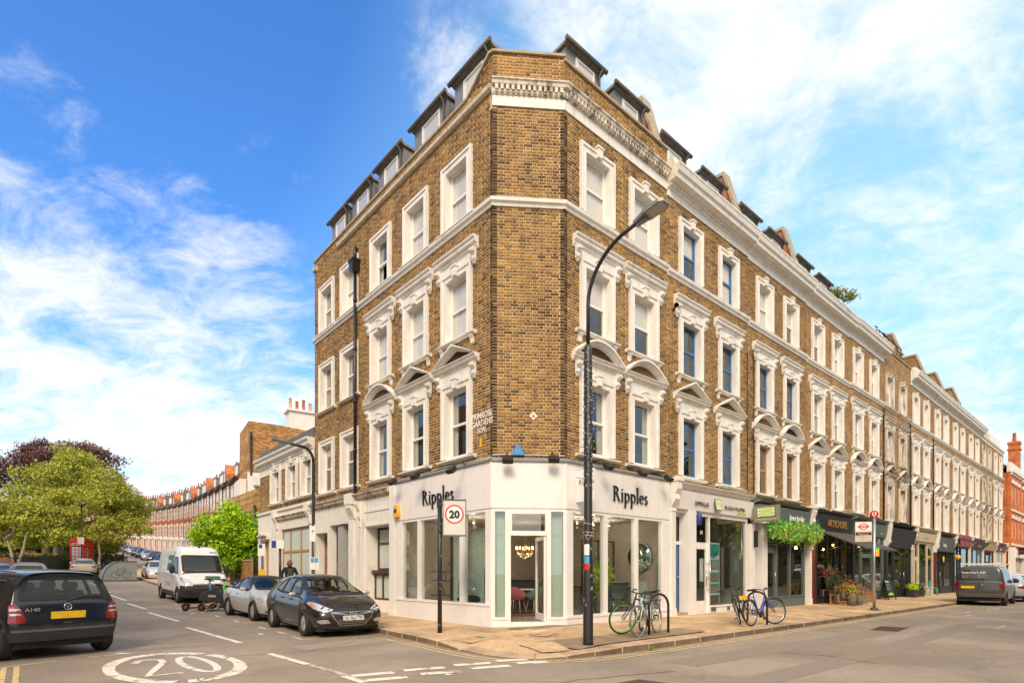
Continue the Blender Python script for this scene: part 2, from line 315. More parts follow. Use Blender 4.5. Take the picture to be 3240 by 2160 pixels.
def brick_mesh(name, A, m, dy=.010, seed=1):
 n = len(A); rs = np.random.RandomState(seed); y0 = rs.uniform(-.001, .004, n); e = .0035
 v = np.zeros((n, 8, 3))
 v[:, 0] = np.c_[A[:,0]+e, y0, A[:,2]+e]; v[:, 1] = np.c_[A[:,1]-e, y0 + rs.uniform(-.003,.003,n), A[:,2]+e]; v[:, 2] = np.c_[A[:,1]-e, y0, A[:,3]-e]; v[:, 3] = np.c_[A[:,0]+e, y0, A[:,3]-e]
 y1 = np.full(n, dy + .004)
 v[:, 4] = np.c_[A[:,0], y1, A[:,2]]; v[:, 5] = np.c_[A[:,1], y1, A[:,2]]; v[:, 6] = np.c_[A[:,1], y1, A[:,3]]; v[:, 7] = np.c_[A[:,0], y1, A[:,3]]
 f = np.array([(0,1,2,3),(0,4,5,1),(1,5,6,2),(2,6,7,3),(3,7,4,0)])
 fs = (f[None] + (np.arange(n) * 8)[:, None, None]).reshape(-1, 4)
 me = bpy.data.meshes.new(name); me.vertices.add(n * 8); me.vertices.foreach_set('co', v.reshape(-1))
 me.loops.add(len(fs) * 4); me.loops.foreach_set('vertex_index', fs.reshape(-1)); me.polygons.add(len(fs))
 me.polygons.foreach_set('loop_start', np.arange(len(fs)) * 4); me.polygons.foreach_set('loop_total', np.full(len(fs), 4)); me.update(calc_edges=True)
 me.materials.append(m); return me
BRICKOBJ = {}
def lay_bricks(A, m, parent, M, near=0, seed=1, key=None):
 """the bricks that show largest become objects of their own, the rest one joined part"""
 if near:
  c = np.array([(M_world(parent, M) @ Vector(((r[0]+r[1])/2, 0, (r[2]+r[3])/2)) - cam.location).length for r in A]); idx = np.argsort(c)[:near]
  rest = np.ones(len(A), bool); rest[idx] = False
  for i in idx:
   r = A[i]; w = round(r[1] - r[0], 2); kk = (w, m.name)
   if kk not in BRICKOBJ: BRICKOBJ[kk] = brick_mesh('brick', np.array([(-w/2, w/2, -.0315, .0315)]), m, seed=int(w*1000))
   put('brick', BRICKOBJ[kk], parent, M @ T((r[0]+r[1])/2, random.uniform(-.002, .001), (r[2]+r[3])/2))
  A = A[rest]
 o = put('brickwork', brick_mesh('brickwork', A, m, seed=seed), parent, M); stuffed(o); return o
def M_world(parent, M):
 return (parent.matrix_local @ M) if parent is not None else M
def cells(x0, x1, z0, z1, holes):
 xs = sorted({x0, x1} | {min(max(h[i], x0), x1) for h in holes for i in (0, 1)}); zs = sorted({z0, z1} | {min(max(h[i], z0), z1) for h in holes for i in (2, 3)})
 for i in range(len(xs) - 1):
  for j in range(len(zs) - 1):
   cx, cz = (xs[i] + xs[i+1]) / 2, (zs[j] + zs[j+1]) / 2
   if not any(h[0] < cx < h[1] and h[2] < cz < h[3] for h in holes): yield xs[i], xs[i+1], zs[j], zs[j+1]
def wall_cells(mb, x0, x1, z0, z1, holes=(), y0=.008, y1=.28, m=0):
 for a, b, c, d in cells(x0, x1, z0, z1, holes): mb.box(a, b, y0, y1, c, d, m)
 return mb
# mouldings
def moulding(mb, x0, x1, prof, m=0, ends=(0, 0)):
 """profile of (y, z) run along x"""
 return mb.prism([(p[0], p[1]) for p in prof], 'x', x0, x1, m)
def cornice_prof(z0, z1, out, back=.05):
 h = z1 - z0
 return [(back, z0), (-.02, z0), (-.04, z0 + .12*h), (-.25*out-.02, z0 + .2*h), (-.3*out, z0 + .38*h), (-.72*out, z0 + .5*h), (-.75*out, z0 + .72*h), (-.95*out, z0 + .82*h), (-out, z0 + .9*h), (-out, z1 - .01), (-.9*out, z1), (back, z1)]
# window kit (origin: centre of the sill line, in the wall plane)
HW, SW = .48, .69
WM = {}
def wk(key, fn, mats):
 if key not in WM:
  mb = MB(); fn(mb); WM[key] = mb.mesh(key.split('|')[0], mats)
 return WM[key]
def k_surround(H, foot=0.0, key=True):
 def f(mb):
  for s in (-1, 1):
   a, b = sorted((s * HW, s * SW)); mb.box(a, b, -.045, .20, foot, H + .20)
   a, b = sorted((s * (SW - .075), s * SW)); mb.box(a, b, -.075, -.045, foot, H + .20)
   a, b = sorted((s * HW, s * (HW + .035))); mb.box(a, b, -.058, -.045, foot, H)
  mb.box(-HW, HW, -.045, .20, H, H + .20); mb.box(-SW + .075, SW - .075, -.072, -.045, H + .13, H + .199)
  if key:
   mb.prism([(-.075, H + .02), (.075, H + .02), (.105, H + .27), (-.105, H + .27)], 'y', -.135, -.04)
   mb.box(-.125, .125, -.155, -.03, H + .25, H + .30)
  if foot == 0: mb.box(-HW, HW, -.02, .2, -.05, 0)
 return f
def k_sash(H, fr=.055, casement=False):
 def f(mb):
  y0, y1 = .135, .195
  for s in (-1, 1):
   a, b = sorted((s * HW, s * (HW - fr))); mb.box(a, b, y0, y1, 0, H)
  mb.box(-HW + fr, HW - fr, y0, y1, H - fr, H); mb.box(-HW + fr, HW - fr, y0, y1, 0, fr + .03)
  mb.box(-HW + fr, HW - fr, y0 - .012, y1 - .01, H * .5 - .03, H * .5 + .035)
  for s in (-1, 1):
   a, b = sorted((s * (HW - fr), s * (HW - fr - .035))); mb.box(a, b, y0 + .012, y1, H * .5 + .035, H - fr); mb.box(a, b, y0 - .006, y1 - .02, fr + .03, H * .5 - .03)
 return f
def k_glass(z0, z1, y): return lambda mb: mb.box(-HW + .085, HW - .085, y, y + .006, z0, z1)
def k_blind(H, frac):
 def f(mb):
  n = 1; mb.box(-HW + .05, HW - .05, .185, .19, H * (1 - frac), H - .04); mb.box(-HW + .05, HW - .05, .18, .195, H * (1 - frac) - .03, H * (1 - frac))
 return f
def k_curtain(H):
 def f(mb):
  for s in (-1, 1):
   pts = []
   for i in range(9): pts.append((s * (HW - .02 - i * .03), .225 + (.015 if i % 2 else -.018)))
   for i in range(8):
    a, b = pts[i], pts[i + 1]
    mb.add([(a[0], a[1], 0), (b[0], b[1], 0), (b[0], b[1], H), (a[0], a[1], H)], [(0, 1, 2, 3)])
 return f
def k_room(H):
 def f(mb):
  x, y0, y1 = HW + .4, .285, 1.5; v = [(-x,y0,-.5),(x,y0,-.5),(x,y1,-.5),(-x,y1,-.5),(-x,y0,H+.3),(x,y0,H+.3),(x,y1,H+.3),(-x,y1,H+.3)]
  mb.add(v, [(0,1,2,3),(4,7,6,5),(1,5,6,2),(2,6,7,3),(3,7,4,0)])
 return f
def k_bracket(h):
 def f(mb):
  pr = [(.0, 0), (-.03, .0), (-.075, .03), (-.085, .08), (-.05, .13), (-.055, h*.55), (-.10, h*.62), (-.145, h*.75), (-.15, h*.9), (-.12, h), (0, h)]
  mb.prism(pr, 'x', -.075, .075, smooth=False); mb.prism([(-.02, -.07), (-.06, -.03), (-.03, .02), (0, .02), (0, -.07)], 'x', -.05, .05)
  mb.tube([(-.082, -.10, h*.78), (.082, -.10, h*.78)], .048, 8); mb.tube([(-.082, -.055, .075), (.082, -.055, .075)], .034, 8)
 return f
def k_hood(zf0, zf1, zc):
 def f(mb):
  mb.box(-SW - .13, SW + .13, -.025, .05, zf0, zf1)
  moulding(mb, -.95, .95, cornice_prof(zf1, zc, .19))
 return f
def k_ped(zf0, zf1, zc, za, curved, wide=.98, out=.20):
 def f(mb):
  mb.box(-SW - .13, SW + .13, -.025, .05, zf0, zf1)
  moulding(mb, -wide, wide, cornice_prof(zf1, zc, out))
  nn = 10 if curved else 1
  def top(x, lift=0.0):
   u = abs(x) / wide
   return zc + lift + (za - zc) * ((1 - u ** 2.0) if curved else (1 - u))
  th = .13
  xs = [-wide + 2 * wide * i / (2 * nn) for i in range(2 * nn + 1)]
  for i in range(2 * nn):
   a, b = xs[i], xs[i+1]
   for (o1, t0, t1) in ((out + .01, -.055, 0), (out * .75, -.105, -.05), (out * .4, -.15, -.10)):
    za0, zb0 = top(a), top(b); pts = [(a, max(za0 + t0, zc)), (b, max(zb0 + t0, zc)), (b, max(zb0 + t1, zc + .006)), (a, max(za0 + t1, zc + .006))]
    mb.prism(pts, 'y', -o1, .04)
  if curved: mb.prism([(x, max(top(x) - .12, zc)) for x in xs] + [(0, zc)], 'y', -.008, .05, 1)
  else: mb.prism([(-wide + .1, zc), (wide - .1, zc), (0, za - .12)], 'y', -.008, .05, 1)
 return f
def k_sill(w=.85, h=.075, out=.13, brk=True):
 def f(mb):
  moulding(mb, -w, w, [(.1, -.05 - h), (-.04, -.05 - h), (-out + .03, -.05 - h * .6), (-out, -.05 - h * .5), (-out, -.055), (-.02, -.035), (.1, -.035)])
  if brk:
   for s in (-1, 1): mb.prism([(0, -.05-h-.22), (-.03, -.05-h-.2), (-.045, -.05-h-.1), (-.095, -.05-h-.03), (-.1, -.05-h), (0, -.05-h)], 'x', s*(w-.16) - .065, s*(w-.16) + .065)
 return f
ST = (M_['stucco'], M_['brick_dark']); STD = (M_['stucco_dirty'], M_['brick_dark'])
FLOORS = {3: (10.86, 1.55), 2: (7.80, 1.62), 1: (4.62, 1.80)}
def window(par, M, xc, floor, kind, sash='white', dress='blind', dirty=False, detail=2, label=None, open_sash=False, zoff=0.0, H=None, z=None):
 z0, H0 = FLOORS[floor]; H = H or H0; z0 = (z if z is not None else z0) + zoff
 Mw = M @ T(xc, 0, z0); mm = STD if dirty else ST; dk = '|d' if dirty else '|'
 foot = 0.0
 w = put('window', wk('window|%.2f%s%d' % (H, dk, kind != 'bare'), k_surround(H, foot, kind != 'bare'), list(mm)), par, Mw, label)
 sm = {'white': 'white', 'blue': 'bluesash', 'tan': 'tansash'}[sash]; I = Matrix.Identity(4)
 put('sash', wk('sash|%.2f%s' % (H, sash), k_sash(H), [M_[sm]]), w, I)
 put('glass_pane', wk('glass_pane|u%.2f' % H, k_glass(H * .5 + .035, H - .05, .165), [M_['glass']]), w, I)
 if open_sash: put('glass_pane', wk('glass_pane|l%.2f' % H, k_glass(.07, H * .5 - .03, .15), [M_['glass']]), w, T(0, .15, 0) @ RX(-14))
 else: put('glass_pane', wk('glass_pane|l%.2f' % H, k_glass(.07, H * .5 - .03, .15), [M_['glass']]), w, I)
 if dress.startswith('blind'): fr = float(dress[5:].replace('c', '') or .97); put('blind', wk('blind|%.2f%.2f' % (H, fr), k_blind(H, fr), [M_['blind']]), w, I)
 if dress.startswith('curtain') or 'c' in dress: put('curtain', wk('curtain|%.2f' % H, k_curtain(H), [M_['curtain']]), w, I)
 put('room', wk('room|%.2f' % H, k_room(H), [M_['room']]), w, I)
 if kind == 'hood': put('hood', wk('hood' + dk, k_hood(1.84, 2.02, 2.32), list(mm)), w, I); hb = 1.72
 if kind in ('tri', 'arch'): put('pediment', wk('pediment|' + kind + dk, k_ped(2.02, 2.30, 2.50, 2.98, kind == 'arch'), list(mm)), w, I); hb = 1.97
 if kind in ('hood', 'tri', 'arch') and detail > 0:
  for s in (-1, 1): put('bracket', wk('bracket' + dk, k_bracket(.33), list(mm)), w, T(s * .80, -.02, hb))
 if floor == 1 or kind in ('hood', 'bare'): put('sill', wk('sill%s%d' % (dk, kind == 'hood'), k_sill(.85 if kind != 'bare' else .76, brk=(kind == 'hood')), list(mm)), w, I)
 return w
def whole(xc, z, H): return (xc - SW + .03, xc + SW - .03, z - .12, z + H + .17)
# the corner building
CB = thing('corner_building', 'tall ochre brick corner building with the white Ripples showroom on its ground floor', 'building', loc=(CL.x, CL.y, 0))
iCB = CB.matrix_local.inverted() if False else T(-CL.x, -CL.y, 0)
mL, mR, mC = iCB @ FL, iCB @ FR, iCB @ FC
LW = 11.24; RW = 4.45
Lx = [1.51, 3.585, 5.735, 8.06, 10.02]; Rx0 = [1.24, 3.28]
LH = {3: [whole(-x, *FLOORS[3]) for x in Lx], 2: [whole(-x, *FLOORS[2]) for x in Lx], 1: [whole(-x, *FLOORS[1]) for x in Lx]}
RH = {f: [whole(x, *FLOORS[f]) for x in Rx0] for f in (1, 2, 3)}
hl = [h for f in LH for h in LH[f]]; hr = [h for f in RH for h in RH[f]]
wb = MB()
def addM(mb, fn, M):
 k = len(mb.v); fn(mb)
 mb.v[k:] = [tuple(M @ Vector(p)) for p in mb.v[k:]]
Z0, ZT = 4.32, 13.85
qc = .13                                                            # squint corner bricks
addM(wb, lambda m: wall_cells(m, -LW, -qc, Z0, 13.9, hl), mL)
addM(wb, lambda m: wall_cells(m, qc, RW, Z0, 14.25, hr), mR)
addM(wb, lambda m: wall_cells(m, 0.0, LC, Z0, 14.35, []), mC)
for M, s in ((mL, -1), (mR, 1)):
 addM(wb, lambda m: m.box(min(0, s*qc), max(0, s*qc), .008, .3, Z0, 14.3), M)
wb.build('wall', M_['mortar'], CB)
def ltop(x):
 t = -x
 return 14.42 if t < .12 else (14.42 - (t - .12) / .9 * .52 if t < 1.02 else 13.86)
Al = bond(-LW, -.11, Z0, 14.45, hl, top=ltop); Ac = bond(.11, LC - .11, Z0, 14.40); Ar = bond(.11, RW, Z0, 14.28, hr, off=.05)
def split(A, z): return A[A[:, 3] < z], A[A[:, 3] >= z]
Al1, Al2 = split(Al, 13.4); Ac1, Ac2 = split(Ac, 13.2); Ar1, Ar2 = split(Ar, 13.2)
lay_bricks(Ac1, M_['brick'], CB, mC, near=300, seed=3)
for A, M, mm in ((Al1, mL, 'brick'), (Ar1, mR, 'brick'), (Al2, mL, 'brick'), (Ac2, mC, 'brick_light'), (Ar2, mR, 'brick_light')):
 lay_bricks(A, M_[mm], CB, M, seed=len(A))
for (M, xa, xb, e) in ((mC, 0.0, .11, 0), (mC, LC - .11, LC, 1), (mL, -.11, 0.0, 0), (mR, 0.0, .11, 1)):
 n = int((13.1 - Z0) / .0765); A = np.array([(xa + .001, xb - .001, Z0 + i * .0765, Z0 + i * .0765 + .0665) for i in range(n)])
 lay_bricks(A, M_['brick_dark'], CB, M, seed=9)
 A = np.array([(xa + .001, xb - .001, 13.65 + i * .0765, 13.65 + i * .0765 + .0665) for i in range(9)]); lay_bricks(A, M_['brick'] if e == 0 else M_['brick_light'], CB, M, seed=10)
kl = {1: ['tri', 'tri', 'arch', 'bare', 'bare'], 2: ['hood', 'hood', 'hood', 'bare', 'bare'], 3: ['bare'] * 5}
dl = {1: ['curtain', 'curtain', 'curtain', 'blind.25', 'blind.2'], 2: ['blind', 'blind', 'blind', 'curtain', 'curtain'], 3: ['blind', 'blindc', 'curtain', 'blindc', 'curtain']}
for f in (1, 2, 3):
 for i, x in enumerate(Lx):
  window(CB, mL, -x, f, kl[f][i], dress=dl[f][i], open_sash=(f == 3 and i in (2, 3)), dirty=(f == 3 and i > 0 and False))
for f, kind, dr in ((1, 'arch', 'curtain'), (2, 'hood', 'blind.45'), (3, 'key', 'blind')):
 for i, x in enumerate(Rx0): window(CB, mR, x, f, kind, dress=dr, dirty=(f == 2 and i == 0 and False))
def run(name, prof, segs, mats, m=0):
 """one moulding mitred round the corner: segs = (frame, x0, x1)"""
 for M, a, b in segs:
  mb = MB(); mb.prism(prof, 'x', a, b, m); o = mb.build(name, mats, CB, M)
sc_ = [(.02, 10.60), (-.03, 10.60), (-.05, 10.66), (-.10, 10.70), (-.115, 10.78), (-.06, 10.80), (.02, 10.815)]
m1, m2 = .045, .045
run('string_course', sc_, ((mL, -LW, m1), (mC, -m1, LC + m2), (mR, -m2, RW)), ST)
band = [(.02, 13.08), (-.03, 13.08), (-.03, 13.345), (.02, 13.345)]
run('frieze_band', band, ((mC, -.01, LC + .01), (mR, -.01, RW)), ST)
corn = [(.02, 13.345), (-.05, 13.345), (-.07, 13.40), (-.07, 13.52), (-.15, 13.53), (-.17, 13.60), (-.20, 13.62), (-.20, 13.65), (.02, 13.68)]
run('cornice', corn, ((mC, -.03, LC + .09), (mR, -.09, RW + .02)), STD)
den = wk('dentil', lambda mb: (mb.box(-.036, .036, -.145, -.065, 13.405, 13.52), mb.prism([(-.036, 13.37), (.036, 13.37), (.036, 13.405), (-.036, 13.405)], 'y', -.11, -.065)), [M_['stucco_dirty']])
for i in range(13): put('dentil', den, CB, mC @ T(.09 + i * (LC - .18) / 12, 0, 0))
for i in range(33): put('dentil', den, CB, mR @ T(.12 + i * .131, 0, 0))
lb = [(.02, 13.46), (-.05, 13.46), (-.10, 13.50), (-.11, 13.59), (.02, 13.62)]
run('parapet_band', lb, ((mL, -8.96, -.0), (mL, -11.24, -10.95)), (M_['stone_cream'],))
cp = lambda z: [(.30, z), (-.05, z), (-.05, z + .06), (.30, z + .09)]
run('coping', cp(14.40), ((mC, -.02, LC + .02),), (M_['coping'],)); run('coping', cp(14.30), ((mR, -.02, RW + .04),), (M_['coping'],)); run('coping', cp(13.87), ((mL, -LW - .03, -1.02),), (M_['coping'],))
mb = MB(); mb.prism([(-.0, 14.40), (-.12, 14.42), (-1.04, 13.88), (-1.04, 13.94), (-.12, 14.49), (0, 14.46)], 'y', -.045, .3); mb.build('coping', M_['coping'], CB, mL)
mb = MB(); mb.box(RW - .22, RW, .0, .35, 13.3, 14.30); mb.build('parapet_end', M_['bricktex'], CB, mR)
mb = MB()
P = lambda M, x, y, z: M @ Vector((x, y, z))
rf = [P(mL, -LW, .3, 13.5), P(mL, 0, .3, 13.5), P(mR, 0, .3, 13.5), P(mR, RW, .3, 13.5), P(mR, RW, 3.2, 14.2), P(mR, RW, 9.0, 14.2), P(mL, -LW, 9, 14.2), P(mL, -LW, 3.2, 14.2)]
mb.add([tuple(p) for p in rf], [tuple(range(8))]); mb.build('roof', M_['slate'], CB)
mb = MB(); addM(mb, lambda m: m.box(-LW, -LW + .25, .3, 9, 0, 14.1), mL); mb.build('party_wall', M_['bricktex'], CB)
def dormer(par, M, x0, x1, y0, z0, z1, label=None, deep=2.2, wh='white'):
 w = x1 - x0; mb = MB()
 mb.box(0, w, y0, y0 + .05, z0, z1); mb.box(0, .05, y0 + .05, y0 + deep, z0, z1); mb.box(w - .05, w, y0 + .05, y0 + deep, z0, z1)
 for i in range(1, 6): mb.box(-.008, 0, y0, y0 + deep, z0 + i * .26, z0 + i * .26 + .012); mb.box(w, w + .008, y0, y0 + deep, z0 + i * .26, z0 + i * .26 + .012)
 d = mb.build('dormer', M_['zinc'], par, M @ T(x0, 0, 0), label)
 mb = MB(); mb.prism([(y0 - .10, z1 + .02), (y0 - .10, z1 + .07), (y0 + deep, z1 - .02), (y0 + deep, z1 - .08), (y0, z1 - .02)], 'x', -.07, w + .07); mb.build('dormer_roof', M_['lead'], d)
 mb = MB(); mb.tube([(-.12, y0 - .14, z1 + .04), (w + .12, y0 - .14, z1 + .04)], .062, 10); mb.build('gutter', M_['zinc_dk'], d)
 mb = MB()
 for xx in (w - .10,): mb.tube([(xx, y0 - .16, z1), (xx, y0 - .05, z1 - .12), (xx, y0 - .05, z0)], .035, 8)
 mb.build('downpipe', M_['zinc_dk'], d)
 mb = MB(); a, b, c, e = w * .26, w * .80, z1 - 1.2, z1 - .13
 mb.box(a, b, y0 - .03, y0 - .002, c, c + .05); mb.box(a, b, y0 - .03, y0 - .002, e - .05, e); mb.box(a, a + .05, y0 - .03, y0 - .002, c + .05, e - .05); mb.box(b - .05, b, y0 - .03, y0 - .002, c + .05, e - .05)
 mb.box(a + .07, a + .11, y0 - .022, y0 - .002, c + .05, e - .05); mb.build('window_frame', M_[wh], d)
 mb = MB(); mb.box(a + .11, b - .05, y0 - .012, y0 - .004, c + .05, e - .05); mb.build('glass_pane', M_['blindglass'], d)
 return d
M_['blindglass'] = mat('pane_with_blind', (.52, .50, .47), .08, var=.05, coat=1)
for t0, t1 in ((.78, 2.45), (2.85, 4.65), (5.35, 7.05), (7.45, 9.1), (9.4, 10.95)): dormer(CB, mL, -t1, -t0, .60, 13.6, 15.48)
for t0, t1 in ((.78, 2.2), (2.82, 4.2)): dormer(CB, mR, t0, t1, .70, 13.9, 15.72)
# white showroom front
OF = -.12
ZG = .0
SF = M_['shopwhite']
def seg(M, x0, x1, a): return M, x0, x1
dxl, dxr = .055, .055
fl = MB(); fl.box(-4.62, dxl, OF, .02, 3.12, 4.27); fl.build('fascia', SF, CB, mL)
fc = MB(); fc.box(-dxl + .012, LC + dxr - .012, OF, .02, 3.12, 4.27); fc.build('fascia', SF, CB, mC)
fr_ = MB(); fr_.box(-dxr, 4.42, OF, .02, 3.12, 4.27); fr_.build('fascia', SF, CB, mR)
for M, a, b in ((mL, -4.66, .06), (mC, -.05, LC + .06), (mR, -.06, 4.46)):
 mb = MB(); mb.prism([(.03, 4.27), (OF - .05, 4.27), (OF - .05, 4.30), (OF - .02, 4.34), (.03, 4.41)], 'x', a, b); mb.build('lead_flashing', M_['lead'], CB, M)
def shopfront(M, x0, x1, posts, zb, zt, base=.0, par=CB, fm=SF, gm='glass_shop', name='shopfront', yo=OF, panes=None):
 mb = MB(); mb.box(x0, x1, yo + .0, .06, base, zb - .06); mb.box(x0, x1, yo - .02, .08, zb - .06, zb); mb.box(x0, x1, yo + .02, .06, zt, zt + .08)
 for a, b in posts: mb.box(a, b, yo + .01, .05, zb, zt)
 s = mb.build(name, fm, par, M)
 ps = sorted(posts)
 for i in range(len(ps) - 1):
  if panes is not None and i not in panes: continue
  g_ = MB(); g_.box(ps[i][1], ps[i+1][0], yo + .07, yo + .078, zb, zt); g_.build('glass_pane', M_[gm], s)
 return s
shopfront(mL, -4.55, .04, [(-4.55, -4.24), (-3.34, -3.20), (-1.25, -1.09), (-.16, .03)], .76, 3.04)
shopfront(mR, -.04, 4.42, [(-.03, .20), (1.42, 1.55), (2.76, 2.89), (4.07, 4.42)], .45, 3.04)
sc2 = shopfront(mC, -.04, LC + .04, [(-.04, .05), (.30, .40), (1.37, 1.44), (LC - .05, LC + .04)], .43, 3.04, panes=[0, 2])
sc2.data = sc2.data.copy()
mb = MB()
for a, b in ((-.04, .40), (1.37, LC + .04)): mb.box(a, b, OF, .06, 0, .37); mb.box(a, b, OF - .02, .08, .37, .43)
mb.box(-.04, LC + .04, OF + .02, .06, 3.04, 3.12)
for a, b in ((-.04, .05), (.30, .40), (1.37, 1.44), (LC - .05, LC + .04)): mb.box(a, b, OF + .01, .05, .43, 3.04)
mb.box(.40, 1.37, OF + .01, .05, 2.45, 2.56); mb.box(.40, 1.37, OF + .01, .05, 2.98, 3.04); mb.box(.40, .47, OF + .01, .05, 2.56, 2.98); mb.box(1.30, 1.37, OF + .01, .05, 2.56, 2.98)
mb.box(.40, .44, OF + .01, .05, .3, 2.45); mb.box(1.33, 1.37, OF + .01, .05, .3, 2.45); mb.box(.30, 1.44, OF - .02, .05, .18, .31)
sc2.data = mb.mesh('shopfront', SF)
g_ = MB(); g_.box(.47, 1.30, OF + .07, OF + .078, 2.56, 2.98); g_.build('glass_pane', M_['glass_shop'], sc2)
mb = MB(); w = .86
mb.box(0, .08, 0, .045, .32, 2.44); mb.box(w - .08, w, 0, .045, .32, 2.44); mb.box(.08, w - .08, 0, .045, .32, .50); mb.box(.08, w - .08, 0, .045, 2.34, 2.44)
dr = mb.build('door', SF, CB, mC @ T(1.32, OF + .05, 0) @ RZ(98))
g_ = MB(); g_.box(.08, w - .08, .018, .026, .50, 2.34); g_.build('glass_pane', M_['glass_shop'], dr)
h_ = MB(); h_.box(w - .075, w - .035, -.03, .0, 1.15, 1.40); h_.tube([(w - .055, -.03, 1.32), (w - .055, -.07, 1.32), (w - .16, -.07, 1.32)], .012, 8); h_.build('handle', M_['steel'], dr)
lin = mat('pale_green_panel', (.52, .60, .52), .5, var=.04)
M_['lin'] = lin
for x0, x1 in ((.02, .33), (1.45, LC - .02)):
 mb = MB(); mb.box(x0, x1, .10, .13, .3, 3.1)
 for za, zb in ((.62, 2.32), (2.46, 2.98)): mb.box(x0 + .08, x1 - .05, .085, .10, za, zb); mb.box(x0 + .10, x1 - .07, .08, .086, za + .02, zb - .02)
 mb.build('panelled_lining', lin, CB, mC)
mb = MB(); mb.box(-4.92, -4.62, -.16, .1, .1, 4.30); mb.box(-4.94, -4.60, -.18, .1, .1, .35); mb.build('pilaster', SF, CB, mL)
mb = MB(); mb.box(4.42, 4.62, -.10, .1, 0, 3.5); mb.build('pilaster', M_['stucco'], CB, mR)
mb = MB(); mb.box(-.42, -.24, OF - .008, OF, .34, .52); mb.build('vent_cover', SF, CB, mL)
# left stucco frontage (between the showroom and the cottage)
mb = MB()
wall_cells(mb, -11.24, -4.92, 0.0, 3.98, [(-11.0, -9.86, 0, 3.07), (-9.66, -7.92, 0, 3.30), (-6.72, -5.06, .0, 3.06)], y0=-.06, y1=.25)
mb.box(-7.92, -7.50, -.12, -.06, 0, 3.98); mb.box(-7.45, -6.75, -.09, -.06, 0, 3.98); mb.box(-11.24, -11.0, -.10, -.06, 0, 3.98)
mb.box(-6.72, -5.06, -.085, -.06, 3.08, 3.16); mb.box(-6.8, -4.95, -.085, -.06, 3.55, 3.62)
mb.build('ground_floor_wall', M_['stucco'], CB, mL)
mb = MB(); moulding(mb, -11.24, -7.85, cornice_prof(3.92, 4.22, .28)); moulding(mb, -7.35, -4.95, cornice_prof(3.96, 4.22, .28)); mb.build('shop_cornice', M_['stucco_dirty'], CB, mL)
mb = MB(); mb.box(-7.85, -7.35, -.32, .02, 3.90, 4.26); mb.prism([(-.3, 3.9), (-.3, 3.78), (-.16, 3.5), (-.13, 3.4), (0, 3.4), (0, 3.9)], 'x', -7.8, -7.4); mb.build('corbel', M_['stucco'], CB, mL)
mb = MB(); mb.prism([(-.26, 3.96), (-.26, 3.84), (-.14, 3.6), (-.16, 3.45), (-.11, 3.3), (-.12, 3.1), (-.06, 3.0), (0, 3.0), (0, 3.96)], 'x', -7.16, -6.98); mb.build('scroll_bracket', M_['stucco'], CB, mL)
mb = MB(); mb.box(-11.24, -4.9, .0, .3, 4.22, 4.34); mb.build('ledge', M_['lead'], CB, mL)
mb = MB()
for a, b, d in ((-11.0, -9.86, 1.1), (-6.72, -5.06, .62), (-9.66, -7.92, .55)):
 z1 = 3.30 if a == -9.66 else 3.06
 mb.add([(a,.25,0),(b,.25,0),(b,d,0),(a,d,0),(a,.25,z1),(b,.25,z1),(b,d,z1),(a,d,z1)], [(1,5,6,2),(3,7,4,0),(4,7,6,5),(2,6,7,3)])
mb.build('recess', M_['stucco'], CB, mL)
def timber_window(x0, x1, y, z0, z1, xs, zs, m, gm, par=CB, M=mL, fr=.07):
 mb = MB(); mb.box(x0, x1, y, y + .07, z0, z0 + fr); mb.box(x0, x1, y, y + .07, z1 - fr, z1)
 for x in [x0 + fr / 2] + list(xs) + [x1 - fr / 2]: mb.box(x - fr / 2, x + fr / 2, y - .005, y + .065, z0 + fr, z1 - fr)
 XX = [x0 + fr / 2] + list(xs) + [x1 - fr / 2]
 for z in zs:
  for i in range(len(XX) - 1): mb.box(XX[i] + fr / 2, XX[i+1] - fr / 2, y, y + .06, z - fr * .5, z + fr * .5)
 w = mb.build('timber_window', m, par, M); ZZ = [z0 + fr * .5] + list(zs) + [z1 - fr * .5]
 for i in range(len(XX) - 1):
  for j in range(len(ZZ) - 1):
   g_ = MB(); g_.box(XX[i] + fr / 2, XX[i+1] - fr / 2, y + .03, y + .038, ZZ[j] + fr / 2, ZZ[j+1] - fr / 2); g_.build('glass_pane', gm, w)
 return w
bw = M_['brownwood']; FG = M_['frost']
timber_window(-6.72, -5.06, .40, 1.62, 3.05, [-5.9, -5.48], [2.52], bw, FG)
mb = MB(); mb.box(-6.8, -5.0, .16, .6, 1.50, 1.62); mb.build('timber_sill', bw, CB, mL)
timber_window(-6.72, -5.06, .28, .62, 1.50, [-6.15, -5.6], [], bw, FG)
mb = MB(); mb.box(-6.72, -5.06, .28, .5, 0, .62); mb.build('plinth', M_['stucco'], CB, mL)
timber_window(-8.66, -7.92, .22, .3, 3.28, [], [1.3, 1.95], bw, FG); timber_window(-9.66, -9.10, .22, .3, 3.28, [], [1.3, 1.95], bw, FG)
mb = MB(); mb.box(-9.10, -8.66, .02, .26, 0, 3.28); mb.box(-8.98, -8.80, -.04, .02, 1.4, 1.9); mb.build('grey_door_post', M_['signgrey'], CB, mL)
mb = MB(); mb.tube([(0, -.12, 11.95), (0, -.12, 4.1)], .055, 10)
for z in (10.9, 9.2, 7.4, 5.7): mb.tube([(0, -.12, z), (0, -.12, z + .12)], .066, 10)
dp = mb.build('downpipe', M_['black'], CB, mL @ T(-7.38, 0, 0))
